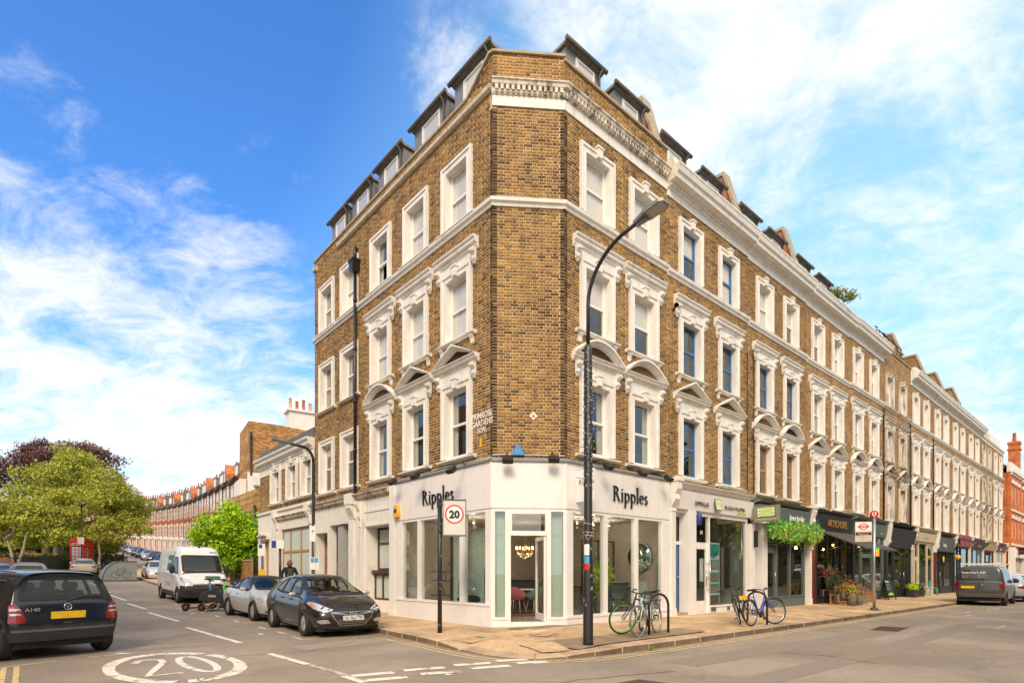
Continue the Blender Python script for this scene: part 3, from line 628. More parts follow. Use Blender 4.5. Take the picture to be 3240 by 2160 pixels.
mb = MB(); mb.prism([(-.17, 12.25), (.17, 12.25), (.10, 11.9), (-.10, 11.9)], 'y', -.28, -.02); mb.box(-.19, .19, -.30, 0, 12.25, 12.32); mb.tube([(0, -.12, 12.3), (-.02, -.12, 12.6), (-.06, -.08, 12.78), (-.1, .02, 12.82)], .06, 10); mb.build('hopper', M_['black'], dp)
mb = MB(); random.seed(4)
pts = [(-4.6 + i * .35, -.02 - .01 * (i % 2), 4.40 + random.uniform(-.012, .03)) for i in range(14)]
mb.tube(pts, .012, 5); mb.build('cable', M_['stucco'], CB, mL)
mb = MB(); mb.tube([(i * .3, -.03, 4.44 + random.uniform(-.012, .02)) for i in range(7)], .012, 5); mb.build('cable', M_['stucco'], CB, mC)
# writing
def text(s, size, m, par, M, name='lettering', depth=.01, align='LEFT', off=0.0, sx=1.0, space=1.0, shear=0.0):
 c = bpy.data.curves.new(name, 'FONT'); c.body = s; c.size = size; c.extrude = depth; c.align_x = align; c.offset = off; c.space_character = space; c.shear = shear; c.resolution_u = 3
 o = bpy.data.objects.new(name, c); COL.objects.link(o); bpy.context.view_layer.update()
 me = bpy.data.meshes.new_from_object(o.evaluated_get(bpy.context.evaluated_depsgraph_get())); COL.objects.unlink(o); bpy.data.objects.remove(o)
 me.name = name; me.materials.clear(); me.materials.append(m)
 return put(name, me, par, M @ RX(90) @ S3(sx, 1, 1))
def ring(mb, cx, cz, rx, rz, t0, t1, a0, a1, y0, y1, n=16):
 for i in range(n):
  q = [a0 + (a1 - a0) * (i + e) / n for e in (0, 1)]; P_ = []
  for a in q:
   w = t0 + (t1 - t0) * abs(math.cos(a)); c, s = math.cos(a), math.sin(a)
   P_ += [((cx + (rx) * c), (cz + rz * s)), ((cx + (rx - w) * c), (cz + (rz - w * .8) * s))]
  mb.prism([P_[0], P_[2], P_[3], P_[1]], 'y', y0, y1)
def serif_word(h, y0, y1):
 mb = MB(); st = .105; x = 0; xh = .62; pi = math.pi
 def stem(x, z0, z1, top=True, bot=True):
  mb.box(x, x + st, y0, y1, z0, z1)
  if top: mb.prism([(x - .07, z1), (x, z1 - .05), (x + st, z1)], 'y', y0, y1)
  if bot: mb.prism([(x - .07, z0), (x + st + .07, z0), (x + st + .07, z0 + .02), (x + st, z0 + .06), (x, z0 + .06), (x - .07, z0 + .02)], 'y', y0 + .001, y1 - .001)
 stem(0, 0, 1.0); ring(mb, .10, .77, .36, .23, .035, .12, -pi/2, pi/2, y0, y1); mb.prism([(.22, .54), (.34, .54), (.62, 0), (.50, 0)], 'y', y0, y1); mb.box(.48, .70, y0+.001, y1-.001, 0, .025)
 x = .84; stem(x, 0, xh); mb.lathe([(.001, 0), (.055, 0), (.055, .01), (.001, .01)], 10, 0, T(x + .05, y0, .82) @ RX(-90) @ S3(1, 1, (y1-y0)/.01)); x += .34
 for _ in range(2):
  stem(x, -.36, xh); ring(mb, x + .24, .31, .26, .31, .03, .11, -pi, pi, y0, y1, 22); x += .68
 stem(x, 0, 1.10); x += .30
 ring(mb, x + .22, .31, .24, .31, .03, .10, .05, 2*pi - .75, y0, y1, 22); mb.box(x + .03, x + .44, y0, y1, .33, .365); x += .58
 ring(mb, x + .17, .46, .15, .16, .05, .10, .35, 1.5*pi, y0, y1, 14); ring(mb, x + .17, .16, .17, .17, .05, .10, -pi*.85, pi*.5, y0, y1, 14)
 mb.v = [(a * h, b, c * h) for a, b, c in mb.v]; return mb
serif_word(.40, -.035, 0).build('lettering', M_['black'], CB, mR @ T(1.76, OF - .012, 3.47), 'Ripples')
serif_word(.40, -.035, 0).build('lettering', M_['black'], CB, mL @ T(-2.98, OF - .012, 3.47), 'Ripples')
sp = MB(); sp.box(0, .03, -.62, -.02, 3.30, 4.08); sp.box(.005, .025, -.02, .0, 3.4, 3.46); sp.box(.005, .025, -.02, 0, 3.92, 3.98); psg = sp.build('projecting_sign', SF, CB, mR @ T(.28, OF, 0))
serif_word(.13, -.004, 0).build('lettering', M_['black'], psg, RZ(-90) @ T(.12, -.002, 3.72))
wp = mat('sign_paint', (.80, .78, .72), .6, var=.05, dirt=(.30, .16, .07), dlo=.52, dhi=.6, dscale=9)
for s, z, x in (('PRIMROSE', 5.44, -.42), ('GARDENS', 5.25, -.42), ('N.W.', 5.08, -.42)):
 text(s, .215 if s != 'N.W.' else .18, wp, CB, mL @ T(x, -.012, z), 'painted_street_name', .002, 'CENTER', off=.006, sx=.86 if s == 'PRIMROSE' else .92)
mb = MB(); mb.box(-.50, -.43, -.02, 0, 4.72, 4.94); mb.build('hydrant_plate', M_['yellow'], CB, mL)
mb = MB(); mb.prism([(-.10, 0), (0, -.105), (.10, 0), (0, .105)], 'y', -.03, 0); pl = mb.build('plaque', M_['signwhite'], CB, mC @ T(1.01, 0, 5.42)); text('A', .13, M_['signred'], pl, T(0, -.031, -.045), depth=.002, align='CENTER', off=.006)
mb = MB(); mb.prism([(-.17, 0), (.17, 0), (.03, .25), (-.03, .25)], 'y', -.09, 0); al = mb.build('alarm_box', mat('alarm_blue', (.05, .25, .6), .4), CB, mC @ T(.62, -.01, 4.43)); mb = MB(); ring(mb, 0, .08, .055, .055, .012, .012, 0, 6.283, -.094, -.09, 12); mb.build('emblem', mat('pale_blue', (.2, .45, .75), .4), al)
mb = MB(); mb.prism([(-.12, 0), (-.14, .12), (-.09, .36), (.09, .36), (.14, .12), (.12, 0)], 'y', -.11, 0); ab = mb.build('alarm_box', mat('alarm_orange', (.85, .42, .02), .4), CB, mL @ T(-4.42, OF, 3.22)); mb = MB(); mb.box(-.08, .08, -.115, -.11, .13, .25); mb.build('alarm_label', mat('label_blue', (.02, .04, .25), .5), ab)
def flood(M, x, y, z, yaw=0, stalk=.45):
 mb = MB(); mb.box(-.13, .13, -.05, .05, -.09, .09); mb.box(-.11, .11, .05, .07, -.07, .07); f = mb.build('floodlight', M_['iron'], CB, M @ T(x, y, z) @ RZ(yaw) @ RX(-50))
 mb = MB(); mb.tube([(x, y, z + .08), (x, y + stalk * .5, z + .22), (x, .0, z + .20)], .014, 6); mb.build('floodlight_arm', M_['iron'], CB, M)
 g_ = MB(); g_.box(-.10, .10, .070, .074, -.06, .06); g_.build('lens', M_['glass'], f)
flood(mC, .34, -.42, 4.24); flood(mC, 1.46, -.42, 4.28)
flood(mL, -.9, -.62, 4.12, 0, .6); flood(mL, -2.75, -.55, 4.22); flood(mL, -4.1, -.50, 4.22); flood(mR, 1.1, -.5, 4.25); flood(mR, 2.55, -.5, 4.25); flood(mR, 3.8, -.5, 4.25)
# room behind the showroom glass
def abm(a, b, z=0):                    # ab point in corner-building space
 p = AB(a, b); return Vector((p.x - CL.x, p.y - CL.y, z))
mb = MB()
za, zb = .30, 3.11
cs = [(-.40, .46), (.60, -.94), (5.05, -.90), (5.2, 4.75), (-.38, 4.70)]
fl_ = [tuple(abm(a, b, za)) for a, b in cs]; ce = [tuple(abm(a, b, zb)) for a, b in cs]
mb.add(fl_, [(0, 1, 2, 3, 4)]); mb.build('showroom_floor', mat('grey_floor', (.22, .21, .20), .25), CB)
mb = MB(); mb.add(ce, [(4, 3, 2, 1, 0)]); mb.build('showroom_ceiling', M_['roomlt'], CB)
mb = MB()
for i, j in ((2, 3), (3, 4), (4, 0)):
 if (i, j) == (4, 0): continue
 mb.add([fl_[i], fl_[j], ce[j], ce[i]], [(0, 1, 2, 3)])
mb.build('showroom_wall', M_['roomlt'], CB)
# the terrace along the right street
WS = [(5.07, 7.45), (10.15, 12.45), (15.18, 17.48), (20.16, 22.54), (25.17, 27.55), (30.29, 32.63), (35.4, 37.7), (40.46, 42.78), (45.66, 47.98), (50.77, 53.08), (55.9, 58.44)]
ZO = [-.06, -.12, -.17, -.10, -.12, -.17, -.2, -.21, -.21, -.22, -.22]
XB = [4.45, 9.55, 14.65, 19.75, 24.85, 29.95, 35.05, 40.15, 45.3, 50.45, 55.6, 60.7]
HL = ['brown brick house with blue painted sashes above the dental shop with the white fascia',
 'brown brick house with blue and tan sashes above the grey green shop hung with foliage',
 'brown brick terrace house above the black shop with gold lettering and a canvas awning',
 'brown brick terrace house with cream curved pediments above the small dark green shop',
 'sooty unpainted terrace house with weathered stone windows and a roof railing, no cornice',
 'terrace house with curved pediments above the pale cream shopfront, sixth from the corner showroom',
 'terrace house with triangular pediments above the dark shop with the round yellow sign',
 'terrace house with curved pediments above the burgundy tilted sign panels',
 'terrace house with triangular pediments above the grey slanted shop fascia',
 'terrace house with weathered cream surrounds, next to last before the orange brick building',
 'last brown brick house of the terrace, with a white rooftop wall']
kinds = ['tri', 'arch', 'tri', 'arch', 'tri', 'arch', 'tri', 'arch', 'tri', 'arch', 'tri']
stone_d = [0, 0, 0, 0, 1, 0, 0, 0, 0, 1, 0]
bigc = lambda z0: [(.02, z0), (-.06, z0), (-.08, z0 + .05), (-.08, z0 + .12), (-.16, z0 + .14), (-.36, z0 + .16), (-.38, z0 + .28), (-.44, z0 + .32), (-.48, z0 + .46), (-.50, z0 + .48), (-.50, z0 + .53), (-.30, z0 + .58), (-.24, z0 + .80), (.02, z0 + .80)]
HOUSE = []
for k in range(1, 12):
 x0, x1 = XB[k-1], XB[k]; w = x1 - x0; zo = ZO[k-1]; MH = FR @ T(x0, 0, 0); I = Matrix.Identity(4)
 h = thing('terrace_house', HL[k-1], 'building', M=MH, group='brown brick terrace houses with white window surrounds'); HOUSE.append(h)
 cs = [s + .69 - x0 for s in WS[k-1]]
 holes = []
 for f in (1, 2, 3):
  z, H = FLOORS[f]; holes += [whole(c, z + zo, H) for c in cs]
 zt = 13.15 + zo if k != 5 else 13.75
 real = k <= 2
 wb = MB(); wall_cells(wb, 0, w, 4.3, zt, holes, y0=.008 if real else 0.0)
 wb.build('wall', M_['mortar'] if real else M_['bricktex'], h, I)
 if real: lay_bricks(bond(0.002, w - .002, 4.32, zt, holes), M_['brick'], h, I, near=300 if k == 1 else 0, seed=k)
 for i, c in enumerate(cs):
  d = bool(stone_d[k-1]); cur = ('curtain', 'blind.3', 'curtain')[(i + k) % 3]
  s1 = s2 = s3 = 'white'
  if k == 1: s1 = s2 = s3 = 'blue'
  if k == 2: s1, s2, s3 = 'tan', 'blue', 'white'
  window(h, I, c, 1, kinds[k-1], s1, cur if k > 2 else 'dark', d, zoff=zo)
  window(h, I, c, 2, 'hood', s2, ('dark' if k < 3 else 'curtain'), d, zoff=zo)
  window(h, I, c, 3, 'key', s3, ('blind.5' if (i + k) % 2 else 'blind'), d, zoff=zo)
 m_ = STD if stone_d[k-1] else ST
 mb = MB(); mb.prism([(a, b + zo) for a, b in sc_], 'x', 0, w); mb.build('string_course', m_, h, I)
 if k != 5:
  mb = MB(); mb.box(0, w, -.03, .03, 13.0 + zo, 13.22 + zo); mb.build('frieze_band', ST, h, I)
  mb = MB()
  if k <= 9: mb.prism(bigc(13.22 + zo), 'x', 0 if k != 1 else -.0, w + (.0 if k != 4 else .1)); mb.build('cornice', M_['stucco'] if k > 1 else M_['stucco'], h, I)
  else: mb.prism([(.02, 13.22 + zo), (-.12, 13.22 + zo), (-.16, 13.34 + zo), (.02, 13.36 + zo)], 'x', 0, w); mb.build('cornice', M_['stucco'], h, I)
  if k <= 9:
   mb = MB(); n = int(w / .131)
   for i in range(n): mb.box(.03 + i * .131, .10 + i * .131, -.155, -.075, 13.275 + zo, 13.355 + zo)
   stuffed(mb.build('dentils', M_['stucco'], h, I))
 if k == 1:
  mb = MB(); mb.prism([(p[0], p[1]) for p in bigc(13.22 + zo)], 'x', -.02, .0); mb.build('cornice_end', M_['stucco_dirty'], h, I)
 if k >= 10:
  mb = MB(); mb.box(0, w, .25, .5, 13.2 + zo, 14.25 if k == 11 else 14.0); mb.build('rooftop_wall', M_['stucco'] if k == 11 else M_['stone_cream'], h, I)
 mb = MB(); mb.prism([(.3, 13.3), (.9, 13.5), (2.2, 14.6), (9, 14.6), (9, 4.3), (8.9, 4.3), (8.9, 13.3)], 'x', 0, w); mb.build('roof', M_['slate'], h, I)
 mb = MB(); mb.box(w - .3, w, .3, 8.9, 4.3, 13.4); mb.build('party_wall', M_['bricktex'], h, I)
 if k in (1, 2, 3, 6, 7, 8) or k == 9:
  mb = MB(); hh = 16.5 if k < 6 else 16.2; mb.prism([(.55, 13.5), (.55, 14.9), (1.02, hh), (2.2, hh), (2.2, 13.5)], 'x', .12, .46); mb.build('party_upstand', M_['redtexL'] if k < 6 else M_['bricktex'], h, I)
  mb = MB(); mb.prism([(.47, 14.9), (.54, 14.86), (1.02, hh), (2.3, hh), (2.3, hh + .12), (.96, hh + .12)], 'x', .06, .52); mb.build('coping', M_['coping'], h, I)
 if k <= 3: [dormer(h, I, c - .75, c + .72, .62, 13.55, 15.42 + zo) for c in cs]
 elif k in (6, 7, 8, 9):
  mb = MB(); mb.box(1.2, 2.6, 2.6, 3.4, 14.0, 16.9); st_ = mb.build('chimney_stack', M_['bricktex'], h, I)
  for i in range(3): MB().lathe([(.10, 0), (.11, .05), (.09, .1), (.085, .5), (.10, .55)], 8, 0).build('chimney_pot', M_['potlt' if i == 1 else 'pot'], st_, T(1.45 + i * .4, 3.0, 16.9))
 if k in (1, 2, 4, 5, 6):
  mb = MB(); xx = w - .25 if k in (5,) else (.35 if k == 2 else w - .12); mb.tube([(xx, -.05, 10.4 if k > 2 else 9.5), (xx, -.05, 4.3)], .035 if k > 2 else .014, 6); mb.build('downpipe', M_['black'] if k > 2 else M_['iron'], h, I)
 if k in (1, 2):
  for zz, mm in ((9.55, 'black' if k == 1 else 'white'), (6.62, 'white')):
   mb = MB(); mb.lathe([(.001, 0), (.03, 0), (.035, .18), (.075, .26), (.07, .28)], 10); mb.build('wall_lamp', M_[mm], h, T(.32, -.02, zz) @ RX(80) @ RY(-35))
h5 = HOUSE[4]; mb = MB(); w5 = XB[5] - XB[4]
mb.prism(cp(13.75), 'x', 0, w5); mb.build('coping', M_['coping'], h5)
mb = MB()
for i in range(6): mb.tube([(.5 + i * .8, .35, 13.8), (.5 + i * .8, .35, 14.9)], .025, 5)
mb.tube([(.4, .35, 14.9), (4.6, .35, 14.9)], .03, 5); mb.tube([(.4, .35, 14.35), (4.6, .35, 14.35)], .02, 5); mb.tube([(.4, .35, 14.9), (.4, 3, 14.9)], .03, 5); mb.build('roof_railing', M_['iron'], h5)
for x in (1.6, 3.0): MB().tube([(x, .8, 13.8), (x, .8, 15.6)], .02, 5).tube([(x - .25, .8, 15.55), (x + .25, .8, 15.6)], .03, 5).build('aerial', M_['iron'], h5)
# shopfronts
def shop(k, frame_m, fas_m, z0=.2, door=None, fz=(3.48, 4.02), tilt=.10, posts=(), zb=.62, zt=3.36, inside='room', x0=None, x1=None, corn_m='stucco_dirty', pil='stucco', cz=(4.06, 4.28), fx=None, gap=None, corbel=True, glass='glass_shop'):
 h = HOUSE[k-1]; w = XB[k] - XB[k-1]; I = Matrix.Identity(4); x0 = .32 if x0 is None else x0; x1 = w - .22 if x1 is None else x1
 fx0, fx1 = fx or (.28, w - .05)
 mb = MB(); mb.prism([(.03, fz[0]), (-.14, fz[0]), (-.14 - tilt, fz[1]), (.03, fz[1])], 'x', fx0, fx1); fo = mb.build('fascia', M_[fas_m], h, I)
 mb = MB(); mb.prism(cornice_prof(cz[0], cz[1], .34, .02), 'x', fx0 - .02, fx1); mb.prism([(.02, cz[1]), (-.30, cz[1] + .02), (.02, cz[1] + .10)], 'x', fx0, fx1); mb.build('shop_cornice', M_[corn_m], h, I)
 for xp in (0.0,) + ((w,) if k == 11 else ()):
  mb = MB(); mb.box(xp + .03, xp + .27, -.14, .3, 0, fz[0] - .1); mb.box(xp + .01, xp + .29, -.16, .3, 0, .45); mb.build('pilaster', M_[pil], h, I)
  if corbel:
   mb = MB(); mb.prism([(.03, fz[0] - .1), (-.16, fz[0] - .1), (-.14, fz[0]), (-.2, fz[0] + .1), (-.3, fz[0] + .25), (-.27, fz[0] + .4), (-.36, fz[1]), (-.36, cz[1]), (.03, cz[1])], 'x', xp + .02, xp + .28); mb.box(xp - .01, xp + .31, -.40, .02, cz[1], cz[1] + .12); mb.build('corbel', M_['stucco'], h, I)
 mb = MB(); yo = -.06
 px = [(x0, x0 + .07)] + [(p - .035, p + .035) for p in posts] + [(x1 - .07, x1)]
 gx0 = x0;
 segs = [(px[i][1], px[i+1][0]) for i in range(len(px) - 1)]
 if door is not None and gap is None: pass
 mb.box(x0, x1, yo, .10, zt, fz[0])
 for a, b in px: mb.box(a, b, yo, .06, z0 - .15, zt)
 for i, (a, b) in enumerate(segs):
  if i == door: mb.box(a, b, yo + .08, .06, 2.42, 2.52)
  else: mb.box(a, b, yo, .08, z0 - .2, zb - .05); mb.box(a, b, yo - .03, .08, zb - .05, zb)
 s = mb.build('shopfront', M_[frame_m], h, I)
 for i, (a, b) in enumerate(segs):
  if i == door:
   m2 = MB(); m2.box(a, a + .10, 0, .05, z0, 2.42); m2.box(b - .10, b, 0, .05, z0, 2.42); m2.box(a + .10, b - .10, 0, .05, z0, z0 + .42); m2.box(a + .10, b - .10, 0, .05, 2.30, 2.42)
   d = m2.build('door', M_[frame_m], s, I); m2 = MB(); m2.box(a + .1, b - .1, .02, .028, z0 + .42, 2.30); m2.build('glass_pane', M_[glass], s)
   m2 = MB(); m2.tube([(b - .13, -.06, 1.1), (b - .13, -.06, 1.6)], .014, 6); m2.build('handle', M_['steel'], s)
   m2 = MB(); m2.box(a, b, .0, .008, 2.52, zt); m2.build('glass_pane', M_[glass], s)
  else: m2 = MB(); m2.box(a, b, 0, .008, zb, zt); m2.build('glass_pane', M_[glass], s)
 r = MB(); xa, xb_, d = .3, w - .02, 4.2
 v = [(xa,.1,z0),(xb_,.1,z0),(xb_,d,z0),(xa,d,z0),(xa,.1,3.45),(xb_,.1,3.45),(xb_,d,3.45),(xa,d,3.45)]
 r.add(v, [(0,1,2,3),(4,7,6,5),(1,5,6,2),(2,6,7,3),(3,7,4,0)]); r.box(0, w, .32, .5, 3.46, 4.3); r.box(0, w, .0, .3, 4.02, 4.3)
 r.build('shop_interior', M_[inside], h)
 return h, s
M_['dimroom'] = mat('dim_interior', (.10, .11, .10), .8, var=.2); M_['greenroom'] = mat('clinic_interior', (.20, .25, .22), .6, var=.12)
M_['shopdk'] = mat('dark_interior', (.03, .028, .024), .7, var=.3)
h, s = shop(1, 'shopwhite', 'shopwhite', x0=1.42, x1=4.95, posts=(2.35, ), door=0, inside='greenroom', zb=.45, fz=(3.50, 4.05), corn_m='stucco', corbel=True, fx=(.25, 5.08))
I = Matrix.Identity(4)
mb = MB(); mb.box(.98, 1.42, -.14, .2, 0, 3.5); mb.box(.27, .98, -.05, .2, 3.40, 3.5); mb.build('pilaster', M_['shopwhite'], h, I)
mb = MB(); mb.box(.27, .98, .22, .27, .30, 2.42); [mb.box(a, b, .205, .22, c, d) for a, b, c, d in ((.36, .58, 1.5, 2.3), (.67, .89, 1.5, 2.3), (.36, .58, .5, 1.35), (.67, .89, .5, 1.35))]
d = mb.build('door', M_['bluedoor'], h, I); mb = MB(); mb.ball((.88, .18, 1.4), .03, 8); mb.ball((.6, .18, 1.9), .02, 8); mb.build('door_knob', M_['steel'], d)
mb = MB(); mb.box(.27, .98, .18, .27, 2.42, 2.52); mb.box(.27, .98, .18, .27, 3.30, 3.42); mb.build('transom_frame', M_['shopwhite'], h, I); mb = MB(); mb.box(.27, .98, .22, .23, 2.52, 3.3); mb.build('fanlight', M_['glass'], h, I); mb = MB(); mb.box(.27, .98, .35, .4, .2, 3.5); mb.build('hall_back', M_['room'], h, I)
mb = MB(); mb.box(.27, .98, -.12, .3, .1, .30); mb.build('door_step', M_['coping'], h, I)
tilt = T(0, 0, 0)
def fas_text(h, s, x, z, size, m, **k):
 return text(s, size, m, h, T(x, -.155 - .10 * (z + size * .35 - 3.48) / .54, z) @ RX(-10.5), 'lettering', .006, **k)
dk = mat('smoke_letter', (.10, .095, .09), .5)
fas_text(h, 'SMILE', 1.25, 3.68, .25, dk, off=.007, sx=1.25, space=1.08); fas_text(h, 'SOLUTIONS', 3.08, 3.68, .25, dk, off=.007, sx=1.0, space=1.05)
fas_text(h, '020 7449 1760', 3.98, 3.555, .11, M_['green'], sx=.95)
def sunlogo(par, M, w, hgt, dep=.02):
 mb = MB(); mb.box(-w/2 - .025, w/2 + .025, -dep, 0, -hgt/2 - .025, hgt/2 + .025); l = mb.build('logo_panel', M_['plasticgr'], par, M)
 mb = MB(); mb.box(-w/2, w/2, -dep - .004, -dep, -hgt/2, hgt/2)
 mb.build('logo_field', M_['green'], l)
 mb = MB(); cx, cz = w * .08, hgt * .12
 for i in range(18):
  a = i * math.pi / 9; b = a + .14
  def lim(a):
   c, s_ = math.cos(a), math.sin(a); tx = ((w/2 - cx) if c > 0 else (w/2 + cx)) / max(abs(c), 1e-6); tz = ((hgt/2 - cz) if s_ > 0 else (hgt/2 + cz)) / max(abs(s_), 1e-6); return min(tx, tz)
  ra, rb = lim(a + .1), lim(b + .1); mb.prism([(cx + .02 * math.cos(a), cz + .02 * math.sin(a)), (cx + ra * math.cos(a + .1), cz + ra * math.sin(a + .1)), (cx + rb * math.cos(b + .1), cz + rb * math.sin(b + .1))], 'y', -dep - .008, -dep - .004)
 mb.build('sun_rays', M_['signwhite'], l); return l
sunlogo(h, T(2.58, -.24, 3.76) @ RX(-10.5), .36, .34)
mb = MB(); mb.box(0, .10, -.95, -.05, -.28, .28); mb.box(.03, .07, -.05, .1, -.2, .2); ps = mb.build('projecting_sign', mat('sign_box', (.24, .23, .16), .4), h, T(5.02, -.2, 3.62)); sunlogo(ps, RZ(-90) @ T(.50, -.002, .05), .62, .32, .01); text('SMILE SOLUTIONS', .06, M_['signwhite'], ps, RZ(-90) @ T(.16, -.004, -.22), depth=.002, sx=1.4)
mb = MB(); mb.lathe([(.001, -.2), (.07, -.17), (.085, .0), (.085, .14), (.06, .2), (.001, .21)], 12); mb.build('alarm_box', mat('cobalt', (.02, .05, .3), .4), h, T(1.52, -.18, 3.22))
text('24', .16, M_['signwhite'], h, T(1.75, -.07, 2.78), depth=.002, off=.004)
mb = MB(); mb.tube([(2.25, -.14, .9), (2.25, -.14, 1.95)], .018, 8); [mb.tube([(2.25, -.14, z), (2.25, -.0, z)], .012, 6) for z in (1.0, 1.4, 1.85)]; mb.build('pull_handle', M_['steel'], h)
bn = thing('window_banner', 'tall turquoise and white clinic banner hanging inside the dental shop window', 'banner', M=FR @ T(XB[0], 0, 0))
mb = MB(); mb.box(2.52, 3.28, .10, .105, .5, 2.55); mb.build('banner_sheet', M_['signwhite'], bn)
for i, (z0_, z1_, mm) in enumerate(((2.15, 2.5, 'teal'), (1.62, 1.98, 'teal'), (1.22, 1.55, 'teal'), (.84, 1.16, 'teal'), (.5, .78, 'black'))):
 mb = MB(); mb.box(2.56, 3.24, .095, .099, z0_, z1_); mb.build('printed_panel', M_[mm], bn)
 if 0 < i < 4: mb = MB(); mb.box(2.80, 2.99, .09, .094, z0_ + .06, z1_ - .06); mb.box(3.01, 3.18, .09, .094, z0_ + .06, z1_ - .06); mb.build('printed_photo', mat('flesh_print', (.45, .24, .16), .6, var=.3, scale=30), bn)
mb = MB(); mb.prism([(2.62, 2.13), (3.18, 2.13), (3.18, 2.25), (2.9, 1.99)], 'y', .09, .096); mb.build('printed_arrow', M_['teal'], bn)
text('OPTIMAX', .09, M_['signwhite'], bn, T(2.9, .092, 2.32), depth=.002, align='CENTER') if False else None
mb = MB(); mb.box(1.95, 2.18, .06, .065, 1.25, 2.0); tag(mb.build('opening_notice', M_['signwhite'], None, FR @ T(XB[0], 0, 0)), 'small pale notice sheet behind the glass door of the dental shop', 'notice')
mb = MB(); mb.box(3.9, 4.75, .5, .54, .95, 2.45); [mb.box(x, x + .04, .5, .54, .3, 3.4) for x in (3.7, 4.3)]; tag(mb.build('display_screen', mat('green_black_screen', (.012, .022, .012), .08, var=.3, coat=1), None, FR @ T(XB[0], 0, 0)), 'dark glossy display panel on poles inside the dental shop window', 'screen')
mb = MB(); mb.box(2.45, 2.75, -.08, -.06, .26, .38); [mb.box(3.5, 3.68, -.08, -.06, .26 + i * .03, .275 + i * .03) for i in range(4)]; mb.build('vent', M_['plasticgr'], h)
h, s = shop(2, 'jj', 'jj', x0=1.35, x1=4.85, posts=(2.25, 3.45), door=0, inside='shopdk', fz=(3.40, 4.05), fx=(.45, 5.05), corn_m='lead', glass='glass_shop', corbel=False, pil='shopwhite', cz=(4.08, 4.2))
mb = MB(); mb.box(.95, 1.35, -.10, .2, 0, 3.4); mb.build('pilaster', M_['shopwhite'], h, I); mb = MB(); mb.box(.27, .95, .2, .25, .2, 2.35); [mb.box(a, b, .185, .2, c, d) for a, b, c, d in ((.36, .85, 1.5, 2.2), (.36, .85, .4, 1.3))]; mb.build('door', M_['jj'], h); mb = MB(); mb.box(.27, .95, .2, .25, 2.35, 3.4); mb.build('transom_panel', M_['signgrey'], h)
mb = MB(); mb.box(.30, 1.35, -.28, .02, 3.36, 3.42); mb.build('hood_shelf', M_['shopwhite'], h)
mb = MB(); mb.box(-.06, .0, -.28, -.15, 2.45, 3.05); mb.build('junction_box', M_['black'], h, T(.2, 0, 0))
text('Jenny Jordan', .30, M_['signwhite'], h, T(3.0, -.21, 3.62), depth=.004, sx=.92, shear=.25, off=.008)
mb = MB(); [mb.box(1.5, 2.2, -.07, -.05, 2.6 + i * .09, 2.64 + i * .09) for i in range(8)]; mb.build('louvre_slats', M_['jj'], h)
h, s = shop(3, 'blackshop', 'blackshop', x0=1.0, x1=5.0, posts=(2.2, 3.1, 3.9), door=None, inside='shopdk', fz=(3.42, 4.10), fx=(.30, 5.05), corn_m='lead', corbel=True, pil='stucco', cz=(4.12, 4.22), zb=.5)
mb = MB(); mb.box(.27, 1.0, -.02, .2, .2, 3.3); [mb.box(a, b, -.04, -.02, c, d) for a, b, c, d in ((.36, .9, 2.0, 3.2), (.36, .9, 1.1, 1.85), (.36, .9, .35, .95))]; mb.build('door', M_['maroon'], h)
text('ARTICHOKE', .44, M_['gold'], h, T(1.8, -.215, 3.58), depth=.006, sx=.95, off=.010); text('20', .30, mat('dull_letter', (.12, .10, .08), .5), h, T(.55, -.2, 3.62), depth=.004)
aw = MB(); aw.prism([(-.16, 3.38), (-1.95, 2.58), (-1.97, 2.56), (-1.97, 2.50), (-1.93, 2.53), (-.16, 3.34)], 'x', .75, 5.0); a_ = aw.build('awning', M_['awning'], h)
[MB().tube([(x, -.1, 2.45), (x, -1.0, 2.62), (x, -1.9, 2.55)], .018, 6).build('awning_arm', M_['iron'], a_) for x in (.9, 4.8)]
mb = MB(); mb.ball((0, 0, 0), .07, 8); mb.box(-.03, .03, 0, .1, -.02, .02); mb.build('camera', M_['white'], h, T(.12, -.2, 2.55))
h, s = shop(4, 'jj', 'jj', posts=(1.5, 3.3), door=1, inside='dimroom', fz=(3.42, 4.05), corn_m='lead', corbel=False, pil='blackshop')
text('olassa', .16, M_['signgrey'], h, T(3.9, -.2, 3.55), depth=.003)
h, s = shop(5, 'blackshop', 'blackshop', posts=(1.6, 3.6), door=1, inside='shopdk', fz=(2.95, 4.0), tilt=.2, zt=2.9, corn_m='blackshop', corbel=True, pil='blackshop')
mb = MB(); mb.box(4.6, 4.78, -.2, -.1, 2.9, 3.2); mb.build('alarm_box', M_['white'], h)
h, s = shop(6, 'stone_cream', 'stone_cream', posts=(1.5, 3.5), door=0, inside='dimroom', corn_m='stone_cream', pil='stone_cream'); text('HIGHGATE', .2, M_['signgrey'], h, T(2.0, -.2, 3.65), depth=.003)
h, s = shop(7, 'blackshop', 'plasticgr', posts=(1.6, 2.6), door=0, inside='shopdk', corn_m='maroon', pil='maroon', fz=(3.0, 3.95), zt=2.95)
text('ilaayaI', .5, M_['signwhite'], h, T(1.6, -.22, 3.3), depth=.003, sx=.7) if False else text('lounge', .4, M_['signwhite'], h, T(1.6, -.23, 3.3), depth=.003, sx=.8)
mb = MB(); mb.lathe([(.001, 0), (.22, 0), (.22, .03), (.001, .03)], 20); ys = mb.build('round_sign', M_['yellow'], h, T(2.2, -.1, 2.45) @ RX(90))
h, s = shop(8, 'blackshop', 'black', posts=(1.6, 2.6), door=1, inside='shopdk', pil='blackshop', tilt=.35)
